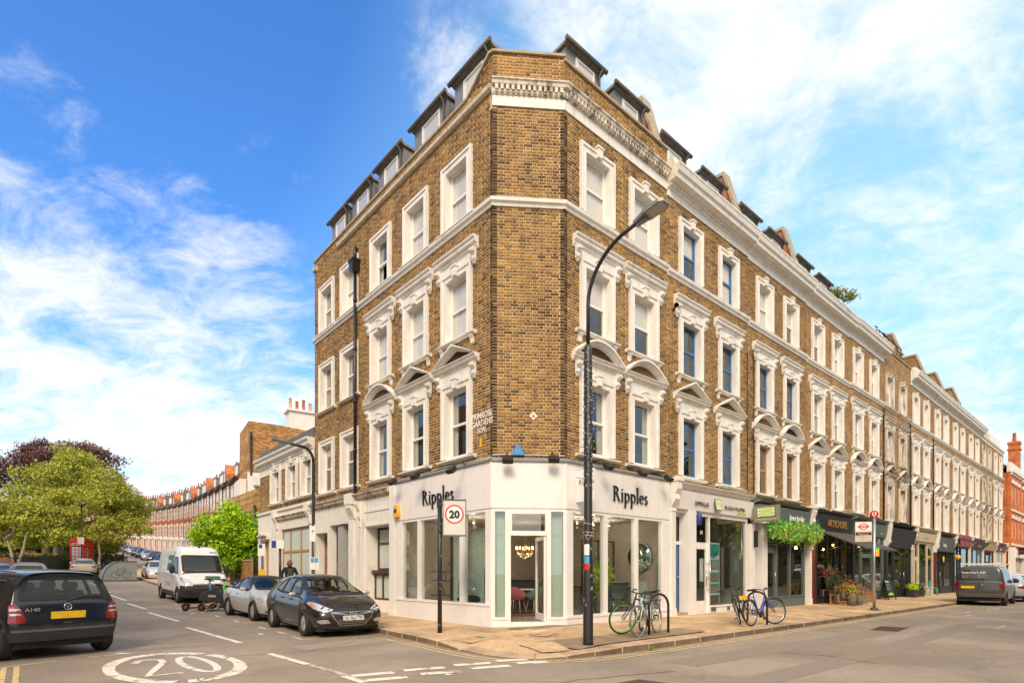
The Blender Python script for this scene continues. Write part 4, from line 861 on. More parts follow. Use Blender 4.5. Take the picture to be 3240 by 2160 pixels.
for x in (.5, 1.9, 3.2): mb = MB(); mb.box(x, x + 1.1, -.62, -.58, 3.25, 4.1); mb.build('tilted_panel', mat('burgundy_panel', (.30, .03, .05), .5), h, T(0, -.3, .2) @ RX(-8))
h, s = shop(9, 'jj', 'plasticgr', posts=(1.6, 3.4), door=0, inside='dimroom', tilt=.45, pil='stucco'); text('EA7 HOME', .22, M_['signgrey'], h, T(1.4, -.4, 3.6), depth=.003)
h, s = shop(10, 'brownwood', 'stone_cream', posts=(1.5, 3.4), door=1, inside='shopdk', tilt=.3, pil='stucco')
h, s = shop(11, 'shopwhite', 'maroon', posts=(1.5, 3.4), door=1, inside='greenroom', tilt=.3, pil='stucco'); text('Ginger', .32, M_['signwhite'], h, T(1.2, -.3, 3.6), depth=.003)
# orange brick buildings beyond
for j, (xa, wd, ht) in enumerate(((61.1, 6.2, 12.2), (67.3, 6.4, 11.9), (73.7, 7, 11.4))):
 h = thing('orange_brick_building', ['orange brick building with a tall chimney, next to the end of the terrace', 'second orange brick building past the end of the terrace, at the edge of the photo', 'farthest orange brick building along the right street'][j], 'building', M=FR @ T(xa, -.5, 0), group='orange brick buildings at the far right')
 hs = [(x, x + 1.0, z, z + 1.9) for z in (4.9, 8.3) for x in (.6, 2.4, 4.4)]
 mb = MB(); wall_cells(mb, 0, wd, 4.0, ht - .9, hs, y0=0); mb.box(0, .3, .3, 9, 0, ht - 1); mb.build('wall', M_['redtex'], h)
 for z in (4.2, 7.5, 11.0 - .2 * j): MB().box(0, wd, -.1, .02, z, z + .18).build('stone_band', M_['stucco'], h)
 mb = MB(); mb.box(0, wd, -.25, .3, ht - 1.0, ht - .7); mb.box(0, wd, 0, .3, ht - .7, ht); mb.build('parapet', M_['stucco'], h)
 for a, b, c, d in hs: MB().box(a - .1, b + .1, -.06, .0, d, d + .35).build('lintel', M_['stucco'], h)
 for a, b, c, d in hs:
  mb = MB(); mb.box(a, a + .1, .1, .16, c, d); mb.box(b - .1, b, .1, .16, c, d); mb.box(a + .1, b - .1, .1, .16, c, c + .1); mb.box(a + .1, b - .1, .1, .16, d - .1, d); mb.box(a + .1, b - .1, .1, .16, (c + d)/2 - .04, (c + d)/2 + .04); wv = mb.build('window_frame', M_['white'], h); mb = MB(); mb.box(a + .1, b - .1, .14, .15, c + .1, d - .1); mb.build('glass_pane', M_['blindglass'], wv)
 mb = MB(); mb.prism([(.3, ht - .3), (2.5, ht + 1.2), (8, ht + 1.2), (8, 4)], 'x', 0, wd); mb.build('roof', M_['slate'], h)
 if j == 2:
  ht += 2.6; mb = MB(); mb.box(5.5, 6.7, 1.6, 2.6, ht - 3, ht + 3.2); mb.box(5.4, 6.8, 1.5, 2.7, ht + 2.3, ht + 2.5); mb.box(5.42, 6.78, 1.52, 2.68, ht + 3.0, ht + 3.3); cs_ = mb.build('chimney_stack', M_['redtex'], h); MB().lathe([(.22, 0), (.16, 1.0), (.2, 1.1)], 8).build('chimney_pot', M_['pot'], cs_, T(6.1, 2.1, ht + 3.3))
 fm = ['jj', 'stone_cream', 'blackshop'][j]; mb = MB(); mb.box(.1, wd - .1, -.4, .1, 3.0, 3.8); mb.box(.0, .5, -.3, .2, 0, 4.0); mb.box(wd - .4, wd, -.3, .2, 0, 4.0); mb.box(3, 3.1, -.1, .1, 0, 3); mb.build('shopfront', M_[fm if j else 'stucco'], h)
 mb = MB(); mb.box(.5, wd - .4, 0, .01, .3, 3.0); mb.build('glass_pane', M_['glass_shop'], h); mb = MB(); mb.box(.3, wd - .3, 1.5, 1.6, 0, 3.9); mb.build('shop_back', M_['dimroom'], h)
 if j == 0: mb = MB(); mb.box(0, .12, -1.6, -.4, 3.2, 3.9); ss = mb.build('hanging_sign', M_['black'], h, T(1.0, 0, .1)); text('GARDEN', .26, M_['signred'], ss, RZ(-90) @ T(.5, -.003, 3.42), depth=.003, sx=.9)
# white two storey cottage shop on the left street
CT = thing('white_cottage_shop', 'low two storey white building with a black roof edge and an oak framed shop window', 'building', M=FL @ T(-18.1, 0, 0)); cw = 18.1 - 11.28
hs = [(18.1 - c - HW - .02 - .12, 18.1 - c + HW + .14, 4.55, 6.35) for c in (15.75, 13.7, 12.0)]
cx = [18.1 - c for c in (15.75, 13.7, 12.0)]; sh = [(c - SW + .05, c + SW - .05, 4.62, 6.32) for c in cx]
mb = MB(); wall_cells(mb, 0, cw, 4.4, 6.6, sh); mb.build('wall', M_['mortar'], CT)
stuffed(put('brickwork', brick_mesh('brickwork', bond(0, cw, 4.42, 6.5, sh), M_['brick'], seed=5), CT))
for c in cx: window(CT, Matrix.Identity(4), c, 1, 'key', dress='curtain', H=1.5, z=4.75, label=None)
mb = MB(); moulding(mb, 0, cw, cornice_prof(6.42, 6.95, .34)); mb.box(0, cw, -.03, .1, 6.15, 6.42); mb.build('cornice', M_['stucco'], CT)
mb = MB(); mb.box(-.02, cw, -.02, 6, 6.95, 7.35); mb.build('roof_edge', M_['zinc_dk'], CT)
mb = MB(); wall_cells(mb, 0, cw, 0, 4.3, [(.55, 1.55, 0, 3.05), (3.2, 6.5, .5, 3.45)], y0=-.08, y1=.25); mb.box(0, .25, .25, 6, 0, 6.9); mb.box(0, cw, -.16, -.08, 4.3, 4.4); mb.build('ground_floor_wall', M_['stucco'], CT)
mb = MB(); moulding(mb, 2.6, cw - .1, cornice_prof(3.75, 4.05, .26)); mb.box(.35, 1.75, -.22, -.06, 3.1, 3.25); mb.box(.45, 1.65, -.3, -.06, 3.25, 3.32); mb.build('shop_cornice', M_['stucco_dirty'], CT)
for x in (2.7, cw - .25): mb = MB(); mb.prism([(-.3, 4.3), (-.3, 4.0), (-.16, 3.75), (-.12, 3.5), (-.05, 3.5), (-.05, 4.3)], 'x', x - .14, x + .14); mb.build('corbel', M_['stucco'], CT)
timber_window(3.2, 6.5, .0, .5, 3.45, [4.2, 5.4], [2.45], M_['wood'], M_['frost'], CT, Matrix.Identity(4), .09)
mb = MB(); mb.box(.6, 1.5, .12, .17, .3, 3.0); mb.build('door', M_['wood'], CT)
mb = MB(); mb.box(.3, cw, .3, 6, 0, .1); mb.box(.25, cw, 5.9, 6, 0, 6.9); mb.box(3.0, 6.7, 1.0, 1.1, .3, 3.6); mb.build('back_wall', M_['room'], CT)
# ground
def asphalt():
 m, t, p = newmat('asphalt'); n = t.nodes.new; l = t.links.new
 geo = n('ShaderNodeNewGeometry')
 def noise(s, d, r, dist=0):
  q = n('ShaderNodeTexNoise'); q.inputs['Scale'].default_value = s; q.inputs['Detail'].default_value = d; q.inputs['Roughness'].default_value = r; q.inputs['Distortion'].default_value = dist; l(geo.outputs['Position'], q.inputs[0]); return q.outputs[0]
 def mr(v, a, b, c, d):
  q = n('ShaderNodeMapRange'); l(v, q.inputs[0]); q.inputs[1].default_value = a; q.inputs[2].default_value = b; q.inputs[3].default_value = c; q.inputs[4].default_value = d; return q.outputs[0]
 big = mr(noise(.35, 4, .55, .6), .35, .65, .80, 1.16); grit = mr(noise(48, 4, .85), .32, .68, .58, 1.46); mid = mr(noise(4, 6, .65), .35, .65, .93, 1.07)
 def mul(a, b):
  q = n('ShaderNodeMath'); q.operation = 'MULTIPLY'; l(a, q.inputs[0]); l(b, q.inputs[1]); return q.outputs[0]
 v = mul(mul(big, grit), mid)
 vo = n('ShaderNodeTexVoronoi'); vo.feature = 'DISTANCE_TO_EDGE'; vo.inputs['Scale'].default_value = .22
 mp = n('ShaderNodeMapping'); mp.inputs['Rotation'].default_value = (0, 0, .7); dn = n('ShaderNodeTexNoise'); dn.inputs['Scale'].default_value = 1.2; dn.inputs['Detail'].default_value = 6; l(geo.outputs['Position'], dn.inputs[0])
 va = n('ShaderNodeVectorMath'); va.operation = 'ADD'; l(geo.outputs['Position'], va.inputs[0]); l(dn.outputs[1], va.inputs[1]); l(va.outputs[0], mp.inputs[0]); l(mp.outputs[0], vo.inputs[0])
 v = mul(v, mr(vo.outputs[0], .0, .004, .72, 1))
 s = n('ShaderNodeVectorMath'); s.operation = 'SCALE'; s.inputs[0].default_value = (.30, .245, .19); l(v, s.inputs['Scale']); l(s.outputs[0], p.inputs['Base Color'])
 setp(p, Roughness=.82); p.inputs['Specular IOR Level'].default_value = .3
 b = n('ShaderNodeBump'); b.inputs['Strength'].default_value = .5; b.inputs['Distance'].default_value = .006; l(noise(110, 3, .7), b.inputs['Height']); l(b.outputs[0], p.inputs['Normal']); return m
M_['asphalt'] = asphalt()
def paving(name, col, warm=.0):
 m, t, p = newmat(name); n = t.nodes.new; l = t.links.new
 geo = n('ShaderNodeNewGeometry'); oi = n('ShaderNodeObjectInfo')
 def noise(s, d, r):
  q = n('ShaderNodeTexNoise'); q.inputs['Scale'].default_value = s; q.inputs['Detail'].default_value = d; q.inputs['Roughness'].default_value = r; l(geo.outputs['Position'], q.inputs[0]); return q.outputs[0]
 def mr(v, a, b, c, d):
  q = n('ShaderNodeMapRange'); l(v, q.inputs[0]); q.inputs[1].default_value = a; q.inputs[2].default_value = b; q.inputs[3].default_value = c; q.inputs[4].default_value = d; return q.outputs[0]
 def mul(a, b):
  q = n('ShaderNodeMath'); q.operation = 'MULTIPLY'; l(a, q.inputs[0]); l(b, q.inputs[1]); return q.outputs[0]
 v = mul(mul(mr(noise(1.1, 5, .6), .35, .65, .85, 1.15), mr(noise(80, 3, .8), .3, .7, .85, 1.15)), mr(oi.outputs['Random'], 0, 1, .84, 1.14)); v = mul(v, mr(noise(6, 7, .7), .42, .6, .86, 1.05)); v = mul(v, mr(noise(14, 2, .5), .66, .70, 1, .72)); v = mul(v, mr(noise(.6, 6, .65), .36, .56, .80, 1.06))
 s = n('ShaderNodeVectorMath'); s.operation = 'SCALE'; s.inputs[0].default_value = col; l(v, s.inputs['Scale']); l(s.outputs[0], p.inputs['Base Color']); setp(p, Roughness=.85); p.inputs['Specular IOR Level'].default_value = .25
 b = n('ShaderNodeBump'); b.inputs['Strength'].default_value = .3; b.inputs['Distance'].default_value = .004; l(noise(60, 3, .7), b.inputs['Height']); l(b.outputs[0], p.inputs['Normal']); return m
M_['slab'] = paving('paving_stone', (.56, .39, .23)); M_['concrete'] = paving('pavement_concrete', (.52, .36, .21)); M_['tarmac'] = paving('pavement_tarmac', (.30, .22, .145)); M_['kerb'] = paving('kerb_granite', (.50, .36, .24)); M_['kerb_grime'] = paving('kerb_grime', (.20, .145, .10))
M_['roadwhite'] = mat('road_white', (.80, .72, .60), .7, var=.08, scale=20, dirt=(.26, .21, .165), dlo=.55, dhi=.60, dscale=4, bump=.03)
M_['roadwhite_worn'] = mat('road_white_worn', (.66, .58, .47), .75, var=.1, scale=20, dirt=(.25, .2, .16), dlo=.47, dhi=.53, dscale=9)
M_['roadyellow'] = mat('road_yellow', (.72, .52, .24), .75, var=.1, scale=20, dirt=(.26, .2, .155), dlo=.52, dhi=.6, dscale=9)
def gridpts(lo, hi, fine_lo, fine_hi, f, c):
 v = [fine_lo]
 while v[-1] < fine_hi: v.append(v[-1] + f)
 while v[-1] < hi: v.append(v[-1] + c)
 while v[0] > lo: v.insert(0, v[0] - c)
 return v
A_ = gridpts(-420, 520, -14, 62, 2, 22); B_ = gridpts(-420, 520, -30, 60, 3, 22)
mb = MB(); vs = [tuple(AB(a, b)) for a in A_ for b in B_]; nb = len(B_)
mb.add(vs, [(i*nb + j, i*nb + j + 1, (i+1)*nb + j + 1, (i+1)*nb + j) for i in range(len(A_) - 1) for j in range(nb - 1)], 0)
mb.f = [f[::-1] for f in mb.f]
struct('road', mb, [M_['asphalt']])
def kerbline():
 pts = [(a, -3.05) for a in (60, 50, 42, 36, 30, 26, 22, 18, 15, 12, 9, 6, 3.5, 2.2)]
 pts = [(a, -3.05 - (.0 if a < 20 else 0)) for a, _ in pts]
 arc = [(1.4, -3.10), (.66, -3.16), (-.3, -3.25), (-1.2, -3.34), (-2.0, -3.36), (-2.6, -3.25), (-3.0, -3.0), (-3.28, -2.5), (-3.42, -1.9), (-3.5, -1.2), (-3.53, -.4)]
 r = [(-3.54, b) for b in (.5, 1.5, 3, 5, 7, 9, 12, 15, 19, 23, 27, 31, 36, 42, 50, 60, 75, 95)]
 return pts + arc + r
KL = kerbline()
def resample(pl, step):
 out = [Vector(pl[0])];
 for i in range(1, len(pl)):
  a, b = Vector(pl[i-1]), Vector(pl[i]); L = (b - a).length; n = max(1, int(L / step))
  for j in range(1, n + 1): out.append(a.lerp(b, j / n))
 return out
def offs(pl, d):                        # offset towards the buildings (right-hand side walking down the left street, then along the right)
 out = []
 for i, p in enumerate(pl):
  t = (pl[min(i+1, len(pl)-1)] - pl[max(i-1, 0)]).normalized(); out.append(p + Vector((-t.y, t.x)) * -d if False else p + Vector((-t.y, t.x)) * d)
 return out
def dropf(p):                           # dropped kerb at the corner
 d = (p - Vector((-2.3, -3.3))).length; return .025 + (.12 - .025) * min(1, max(0, (d - .9) / 1.3))
RP = resample(KL, .9)
side = 1
tst = offs(RP, .3)[len([p for p in RP if p.x > 5])]
if tst.y < RP[len([p for p in RP if p.x > 5])].y: side = -1
def pave_z(p):                          # pavement surface above the road function
 a, b = p.x, p.y
 dk = min((p - q).length for q in RP if abs(q.x - a) < 6 or abs(q.y - b) < 6) if -12 < a < 70 and b < 100 else 3
 return g(a, b) + dropf(p) + .033 * min(dk, 3.6) if False else g(a, b) + .12 - (.12 - dropf(p)) * max(0, 1 - dk / .9) + .033 * min(dk, 3.4)
in0 = offs(RP, side * .28);
mb = MB(); rows = []
for i, p in enumerate(RP):
 q = in0[i]
 t = (RP[min(i+1, len(RP)-1)] - RP[max(i-1, 0)]).normalized(); nrm = Vector((-t.y, t.x)) * side
 depth = 4.6
 row = []
 inner = Vector((max(p.x, .9) if p.x > -1.0 else .9, max(p.y, .9) if p.y > -1 else .9))
 if p.x > 2.2: inner = Vector((p.x, .9))
 elif p.y > 0.5: inner = Vector((.9, p.y))
 else: inner = Vector((.9, .9)) + (Vector((1.3, 0)) * ((p.x + .5) / 2.7) if p.x > -.5 else Vector((0, 0)))
 for s in (0, .12, .3, .5, .75, 1): row.append(q.lerp(inner, s))
 rows.append(row)
for r in rows:
 for q in r: mb.v.append((*AB(q.x, q.y).xy, pave_z(q)))
nc = 6
for i in range(len(rows) - 1):
 for j in range(nc - 1):
  f = (i*nc + j, i*nc + j + 1, (i+1)*nc + j + 1, (i+1)*nc + j); mb.f.append(f); mb.m.append(0); mb.sm.append(False)
pv = struct('pavement', mb, [M_['concrete']])
bmn = bmesh.new(); bmn.from_mesh(pv.data); bmesh.ops.recalc_face_normals(bmn, faces=bmn.faces)
if sum(f.normal.z for f in bmn.faces) < 0: bmesh.ops.reverse_faces(bmn, faces=bmn.faces)
bmn.to_mesh(pv.data); bmn.free()
kb = thing('kerb', None, None); kb['kind'] = 'structure'
cnt = 0; restk = MB()
for i in range(len(RP) - 1):
 p, q = RP[i], RP[i+1]; far = p.x > 26 or p.y > 45
 a0, a1 = p.lerp(q, .004), p.lerp(q, .996); b0, b1 = in0[i].lerp(in0[i+1], .004), in0[i].lerp(in0[i+1], .996)
 vs = []
 j = random.uniform(-.004, .004)
 for s_ in (a0, b0, b1, a1):
  P3 = AB(s_.x, s_.y); vs.append((P3.x, P3.y, P3.z - .1))
 for s_ in (a0, b0, b1, a1):
  P3 = AB(s_.x, s_.y); dk = .0 if s_ in (a0, a1) else .28; base = AB(a0.x, a0.y).z
  vs.append((P3.x, P3.y, (g(s_.x, s_.y) + dropf(s_) if dk == 0 else pave_z(s_)) + j + .006))
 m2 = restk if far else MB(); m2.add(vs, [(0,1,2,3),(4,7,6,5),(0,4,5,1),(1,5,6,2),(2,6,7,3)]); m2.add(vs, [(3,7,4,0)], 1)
 if not far:
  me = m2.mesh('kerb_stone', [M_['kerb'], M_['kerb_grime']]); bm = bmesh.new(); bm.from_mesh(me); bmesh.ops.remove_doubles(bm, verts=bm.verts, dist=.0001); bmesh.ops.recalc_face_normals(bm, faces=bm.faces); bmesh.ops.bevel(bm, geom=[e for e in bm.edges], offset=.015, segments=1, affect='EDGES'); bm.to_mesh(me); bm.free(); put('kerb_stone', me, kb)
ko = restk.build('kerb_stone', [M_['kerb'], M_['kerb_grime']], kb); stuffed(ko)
SL = {}
def slab(a, b, wa, wb_, m='slab'):
 c = Vector((a + wa / 2, b + wb_ / 2)); z = pave_z(c)
 za, zb = (pave_z(c + Vector((.2, 0))) - pave_z(c - Vector((.2, 0)))) / .4, (pave_z(c + Vector((0, .2))) - pave_z(c - Vector((0, .2)))) / .4
 k = (round(wa, 2), round(wb_, 2), m)
 if k not in SL:
  m_2 = MB(); e = .009; m_2.box(-wb_/2 + e, wb_/2 - e, -wa/2 + e, wa/2 - e, -.03, .0); me = m_2.mesh('paving_slab', M_[m]); bm = bmesh.new(); bm.from_mesh(me); bmesh.ops.bevel(bm, geom=list(bm.edges), offset=.004, segments=1, affect='EDGES'); bm.to_mesh(me); bm.free(); SL[k] = me
 p = AB(c.x, c.y)
 zax = Vector((-zb * dR.x - za * dL.x, -zb * dR.y - za * dL.y, 1)).normalized(); xax = Vector((dR.x, dR.y, 0)); xax = (xax - zax * xax.dot(zax)).normalized(); yax = zax.cross(xax)
 M = Matrix((xax, yax, zax)).transposed().to_4x4(); M.translation = (p.x, p.y, z + .012 + random.uniform(-.002, .003))
 return put('paving_slab', SL[k], pv, M @ RZ(random.uniform(-.2, .2)))
random.seed(11); n_sl = 0
for r in range(5):                      # right street: rows along b
 a = -.52 - .62 * (r + 1) + .0; b = -1.15 + (.45 if r % 2 else 0) - (.3 if r > 2 else 0)
 if a < -3.30: continue
 while b < 26 and n_sl < 190:
  L = .9 if random.random() < .7 else .68
  if a > -3.2 + 0 and not (a < -2.4 and b < 2.6): slab(a, b, .62, L); n_sl += 1
  b += L
for r in range(3):                      # left street: rows along a
 b = -1.22 - .62 * (r + 1); a = -.35 + (.4 if r % 2 else 0)
 while a < 18:
  L = .9 if random.random() < .7 else .7
  if b > -3.0: slab(a, b, L, .62); n_sl += 1
  a += L
for (a, b, wa, wb_) in ((-1.1, -2.1, .7, .9), (-1.1, -3.0, .7, .9), (-1.85, -1.9, .7, 1.2), (-1.1, -1.2, .7, .85)):
 slab(a, b, wa, wb_)
def cover(a, b, w, h, rot, name, label, m='iron', z=None):
 p = AB(a, b); zz = pave_z(Vector((a, b))) + .014 if z is None else z; t = thing(name, label, 'cover', (p.x, p.y, zz), rot)
 mb = MB(); e = .03
 for q in ((-w/2, w/2, -h/2, -h/2 + e), (-w/2, w/2, h/2 - e, h/2), (-w/2, -w/2 + e, -h/2 + e, h/2 - e), (w/2 - e, w/2, -h/2 + e, h/2 - e)): mb.box(*q, -.01, .004)
 mb.build('rim', M_[m], t); mb = MB(); mb.box(-w/2 + e, w/2 - e, -h/2 + e, h/2 - e, -.01, .001); mb.build('lid', M_['concrete'] if m == 'rust' else M_[m], t); return t
M_['rust'] = mat('rusty_iron', (.10, .05, .03), .8, var=.3)
hR = head_ab(0, 1)
cover(-1.55, -1.35, .66, .40, hR + .35, 'inspection_cover', 'rectangular paved inspection cover with a rusty rim in the pavement before the showroom door', 'rust')
t = cover(-.75, -2.35, .34, .22, hR, 'stopcock_cover', 'small rusty cover in the pavement right of the speed sign post', 'rust')
p = AB(-5.55, -3.35); mt = thing('road_manhole', 'large ribbed iron manhole cover in the road at the bottom edge of the photo', 'manhole', (p.x, p.y, .006), R_(0))
tri = [(-.62, -.12), (0, .32), (.52, -.10), (0, -.62)]
mb = MB(); mb.prism(tri, 'z', -.02, .002); mb.build('rim', M_['rust'], mt)
for sx in (0, 1):
 mb = MB(); tr = [(-.56, -.12), (-.01, .27), (-.01, -.55)] if sx == 0 else [(.46, -.10), (.01, -.55), (.01, .27)]; mb.prism(tr if sx == 0 else tr, 'z', .002, .006)
 for i in range(7):
  x = (-.5 + i * .08) if sx == 0 else (.04 + i * .065); h = .18 * (1 - abs(x) / .6); mb.box(x, x + .02, -.10 - h * 1.1, -.10 + h, .006, .011)
 mb.build('lid', M_['rust'], mt)
p = AB(-5.3, 8.2); mt = thing('drain_grating', 'dark rectangular ribbed cover set in the right hand road near the blue bicycle', 'manhole', (p.x, p.y, g(0, 8.2) + .006), hR + .1)
mb = MB(); mb.box(-.75, .75, -.32, .32, -.02, .002); [mb.box(-.72 + i * .09, -.68 + i * .09, -.3, .3, .002, .006) for i in range(16)]; mb.build('lid', M_['rust'], mt)
# painted markings (sheets 5 mm above the road)
def ribbon(pts, w, lift=.006, sub=.6):
 pts = resample(pts, sub); L = offs(pts, w / 2); Rr = offs(pts, -w / 2); mb = MB()
 for a, b in zip(L, Rr): mb.v += [(*AB(a.x, a.y).xy, g(a.x, a.y) + lift), (*AB(b.x, b.y).xy, g(b.x, b.y) + lift)]
 for i in range(len(pts) - 1): mb.f.append((2*i, 2*i+2, 2*i+3, 2*i+1)); mb.m.append(0); mb.sm.append(False)
 bm = bmesh.new(); me = mb.mesh('x', []); bm.from_mesh(me); bmesh.ops.recalc_face_normals(bm, faces=bm.faces)
 if sum(f.normal.z for f in bm.faces) < 0: bmesh.ops.reverse_faces(bm, faces=bm.faces)
 o = MB(); bm.verts.ensure_lookup_table(); o.v = [tuple(v.co) for v in bm.verts]; o.f = [tuple(v.index for v in f.verts) for f in bm.faces]; o.m = [0] * len(o.f); o.sm = [False] * len(o.f); bm.free(); bpy.data.meshes.remove(me); return o
mk = thing('road_markings', None, None); mk['kind'] = 'structure'
def mark(name, pts, w, m='roadwhite', lift=.006): return ribbon(pts, w, lift).build(name, M_[m], mk)
for a0, a1 in ((2.87, 7.2), (9.3, 13.5), (15.1, 18.8), (20.8, 25.2), (27.3, 31.5), (34, 38)): mark('centre_dash', [(a1, -6.40 + .0 * a1), (a0, -6.22)], .13)
mark('centre_dash', [(.8, -6.27), (-.9, -6.2)], .13, 'roadwhite'); mark('centre_dash', [(-.9, -6.2), (-2.3, -6.14)], .11, 'roadwhite_worn')
mark('give_way_tail', [(-2.28, -6.2), (-2.95, -6.2)], .12)
for b0, b1 in ((-6.12, -5.50), (-5.30, -4.66), (-4.42, -3.79), (-3.60, -3.08)): mark('give_way_dash', [(-2.38 - (b0+6)*.12, b0), (-2.44 - (b1+6)*.15, b1)], .2)
for b0, b1 in ((-6.14, -5.54), (-5.27, -4.67), (-4.40, -3.76), (-3.50, -2.98)): mark('give_way_dash', [(-2.83 - (b0+6)*.10, b0), (-2.93 - (b1+6)*.12, b1)], .2)
for a in (4.3, 5.8, 8.2, 10.5, 12.8, 15.0, 17.3): mark('bay_dash', [(a + .32, -4.86), (a - .3, -4.86)], .08)
mark('bay_dash', [(4.5, -5.35), (4.2, -5.35)], .10)
mark('bay_line', [(3.27, -4.95), (2.63, -4.97), (2.42, -4.48), (2.15, -3.6)], .06)
for i in range(4): mark('bay_text_stroke', [(15.2 - i * .9, -5.0 - .1 * (i % 2)), (14.7 - i * .9, -5.35)], .16, 'roadwhite_worn')
for d in (.22, .40):
 pl = [q for q in offs(RP, -side * d) if not (q.x > 2.1 or q.y > 60)]
 mark('double_yellow_line', [tuple(q) for q in pl], .06, 'roadyellow', .005)
for b in (-9.99, -9.84): mark('double_yellow_line', [(1.95, b), (-2.5, b)], .07, 'roadyellow')
mark('bay_line', [(1.95, -10.1), (2.26, -9.34)], .05); mark('bay_line', [(2.42, -8.9), (2.54, -8.31)], .05); mark('bay_dash', [(2.75, -8.45), (2.5, -8.25)], .1)
for (b0, a0, L) in ((10.5, -7.2, 1.5), (15.6, -7.6, 1.2), (21, -7.7, 1.3), (4.0, -9.2, 1.0), (16, -5.6, .8), (18, -5.2, .7), (20.5, -5.5, 2.2), (27, -7.8, 1.5), (33, -7.8, 1.5), (40, -7.8, 2)): mark('lane_dash', [(a0, b0), (a0 - .02, b0 + L)], .12, 'roadwhite_worn')
for i in range(7): mark('bus_stop_stroke', [(-5.1 - .25 * (i % 3), 19.2 + i * .55), (-5.5 - .1 * (i % 2), 19.6 + i * .55)], .14, 'roadyellow')
M_['asphalt2'] = mat('asphalt_repair', (.255, .208, .165), .85, var=.15, scale=70, bump=.04); M_['tar'] = mat('tar_seal', (.07, .06, .05), .6, var=.2); M_['asphalt3'] = mat('pale_asphalt_repair', (.325, .268, .21), .85, var=.15, scale=70, bump=.04)
for pts, w, m in (([(-4.9, -1.5), (-5.4, 6), (-5.1, 14)], .7, 'asphalt2'), ([(-1.2, -7.6), (2.6, -7.3)], .9, 'asphalt3'), ([(-6.3, -6), (-6.6, 2), (-6.4, 12)], .5, 'asphalt2'), ([(1.2, -5.6), (1.5, -3.3)], .8, 'asphalt3'), ([(6.5, -8.2), (12, -8.0)], .6, 'asphalt2')): mark('road_repair', pts, w, m, .003)
random.seed(21)
for pts in ([(3.4, -9.4), (2.9, -7.6), (3.0, -6.4)], [(5.4, -8.8), (4.6, -7.6), (5.2, -6.6)], [(.9, -7.2), (.6, -5.6), (1.5, -4.2)], [(-4.6, -5.5), (-4.75, -3.8), (-5.2, -2.2)], [(-5.4, 6.5), (-5.6, 8.6), (-5.3, 10.5)], [(12, -8.8), (11.6, -6.9), (12.1, -5.3)], [(-7, 1.0), (-6.2, 1.4), (-5.5, 1.2)]):
 q = resample(pts, .3); mark('tar_crack', [(p.x + random.uniform(-.06, .06), p.y + random.uniform(-.06, .06)) for p in q], .018, 'tar', .0045)
cx_, cy_ = -5.62, 8.62
def rpt(x, y): return toab(x, y)
def wr(pts, w, m='roadwhite'): return mark('speed_roundel', [rpt(*p) for p in pts], w, m, .007)
ang = math.atan2(-dL.y, -dL.x)           # letters read by traffic coming towards the junction? painted stretched along the street
ux = Vector((-dL.x, -dL.y)); uy = Vector((dR.x, dR.y))
C0 = AB(.38, -7.88).xy
def rp(l, t): q = C0 + Vector((dL.x, dL.y)) * l + uy * t * .92; return (q.x, q.y)
N_ = 40
for i in range(N_):
 if i in (5, 21): continue
 a0, a1 = 2 * math.pi * i / N_, 2 * math.pi * (i + 1) / N_
 wr([rp(1.66 * math.cos(a0), .96 * math.sin(a0)), rp(1.66 * math.cos(a1), .96 * math.sin(a1))], .15 + .10 * abs(math.cos((a0+a1)/2)))
two = [(.65, -.52), (.95, -.42), (1.0, -.25), (.85, -.08), (.5, -.1), (-.3, -.38), (-.8, -.54), (-.82, -.05)]
wr([rp(l, t) for l, t in two], .11)
oo = [(1.0 * math.cos(i * math.pi / 9), .34 + .22 * math.sin(i * math.pi / 9)) for i in range(19)]
wr([rp(l, t) for l, t in oo], .11)
mb = MB(); random.seed(5)
for (pa, pb, n) in (((2.6, -3.2), (.6, -3.32), 260), ((-.2, -3.35), (-1.0, -3.4), 60), ((-3.62, -1.5), (-3.68, 2.5), 170), ((-3.68, 2.5), (-3.68, 14), 160), ((-2.75, .3), (-2.6, 1.6), 90)):
 for _ in range(n):
  q = Vector(pa).lerp(Vector(pb), random.random()) + Vector((random.gauss(0, .05), random.gauss(0, .05))); P3 = AB(q.x, q.y); onp = q.x > -3.4 and pb[0] == -2.6
  z = (pave_z(q) if onp else P3.z) + .012 + random.random() * .01; s = random.uniform(.008, .022); a = random.random() * 6.28
  c, s2 = math.cos(a) * s, math.sin(a) * s; mb.add([(P3.x - c, P3.y - s2, z), (P3.x + s2, P3.y - c, z + .004), (P3.x + c, P3.y + s2, z), (P3.x - s2, P3.y + c, z + .006)], [(0, 1, 2, 3)])
tag(mb.build('leaf_litter', mat('dry_leaves', (.50, .30, .09), .8, var=.4, scale=40)), 'dry brown leaf litter lying along the gutter and around the bicycle rack', 'leaf litter', kind='stuff')
def pave_patch(name, pts, m, lift=.018, cuts=4):
 mb = MB(); mb.v = [(*AB(*q).xy, 0) for q in pts]; mb.f = [tuple(range(len(pts)))]; mb.m = [0]; mb.sm = [False]; me = mb.mesh(name, m); bm = bmesh.new(); bm.from_mesh(me); bmesh.ops.triangulate(bm, faces=bm.faces)
 for _ in range(cuts): bmesh.ops.subdivide_edges(bm, edges=bm.edges, cuts=1, use_grid_fill=True)
 for v in bm.verts: v.co.z = pave_z(Vector(toab(v.co.x, v.co.y))) + lift
 bmesh.ops.recalc_face_normals(bm, faces=bm.faces)
 if sum(f.normal.z for f in bm.faces) < 0: bmesh.ops.reverse_faces(bm, faces=bm.faces)
 bm.to_mesh(me); bm.free(); return put(name, me, pv)
pave_patch('tarmac_patch', [(-2.15, -2.45), (-3.15, -2.05), (-3.18, 2.4), (-2.45, 2.4), (-2.3, -.6)], M_['tarmac'])
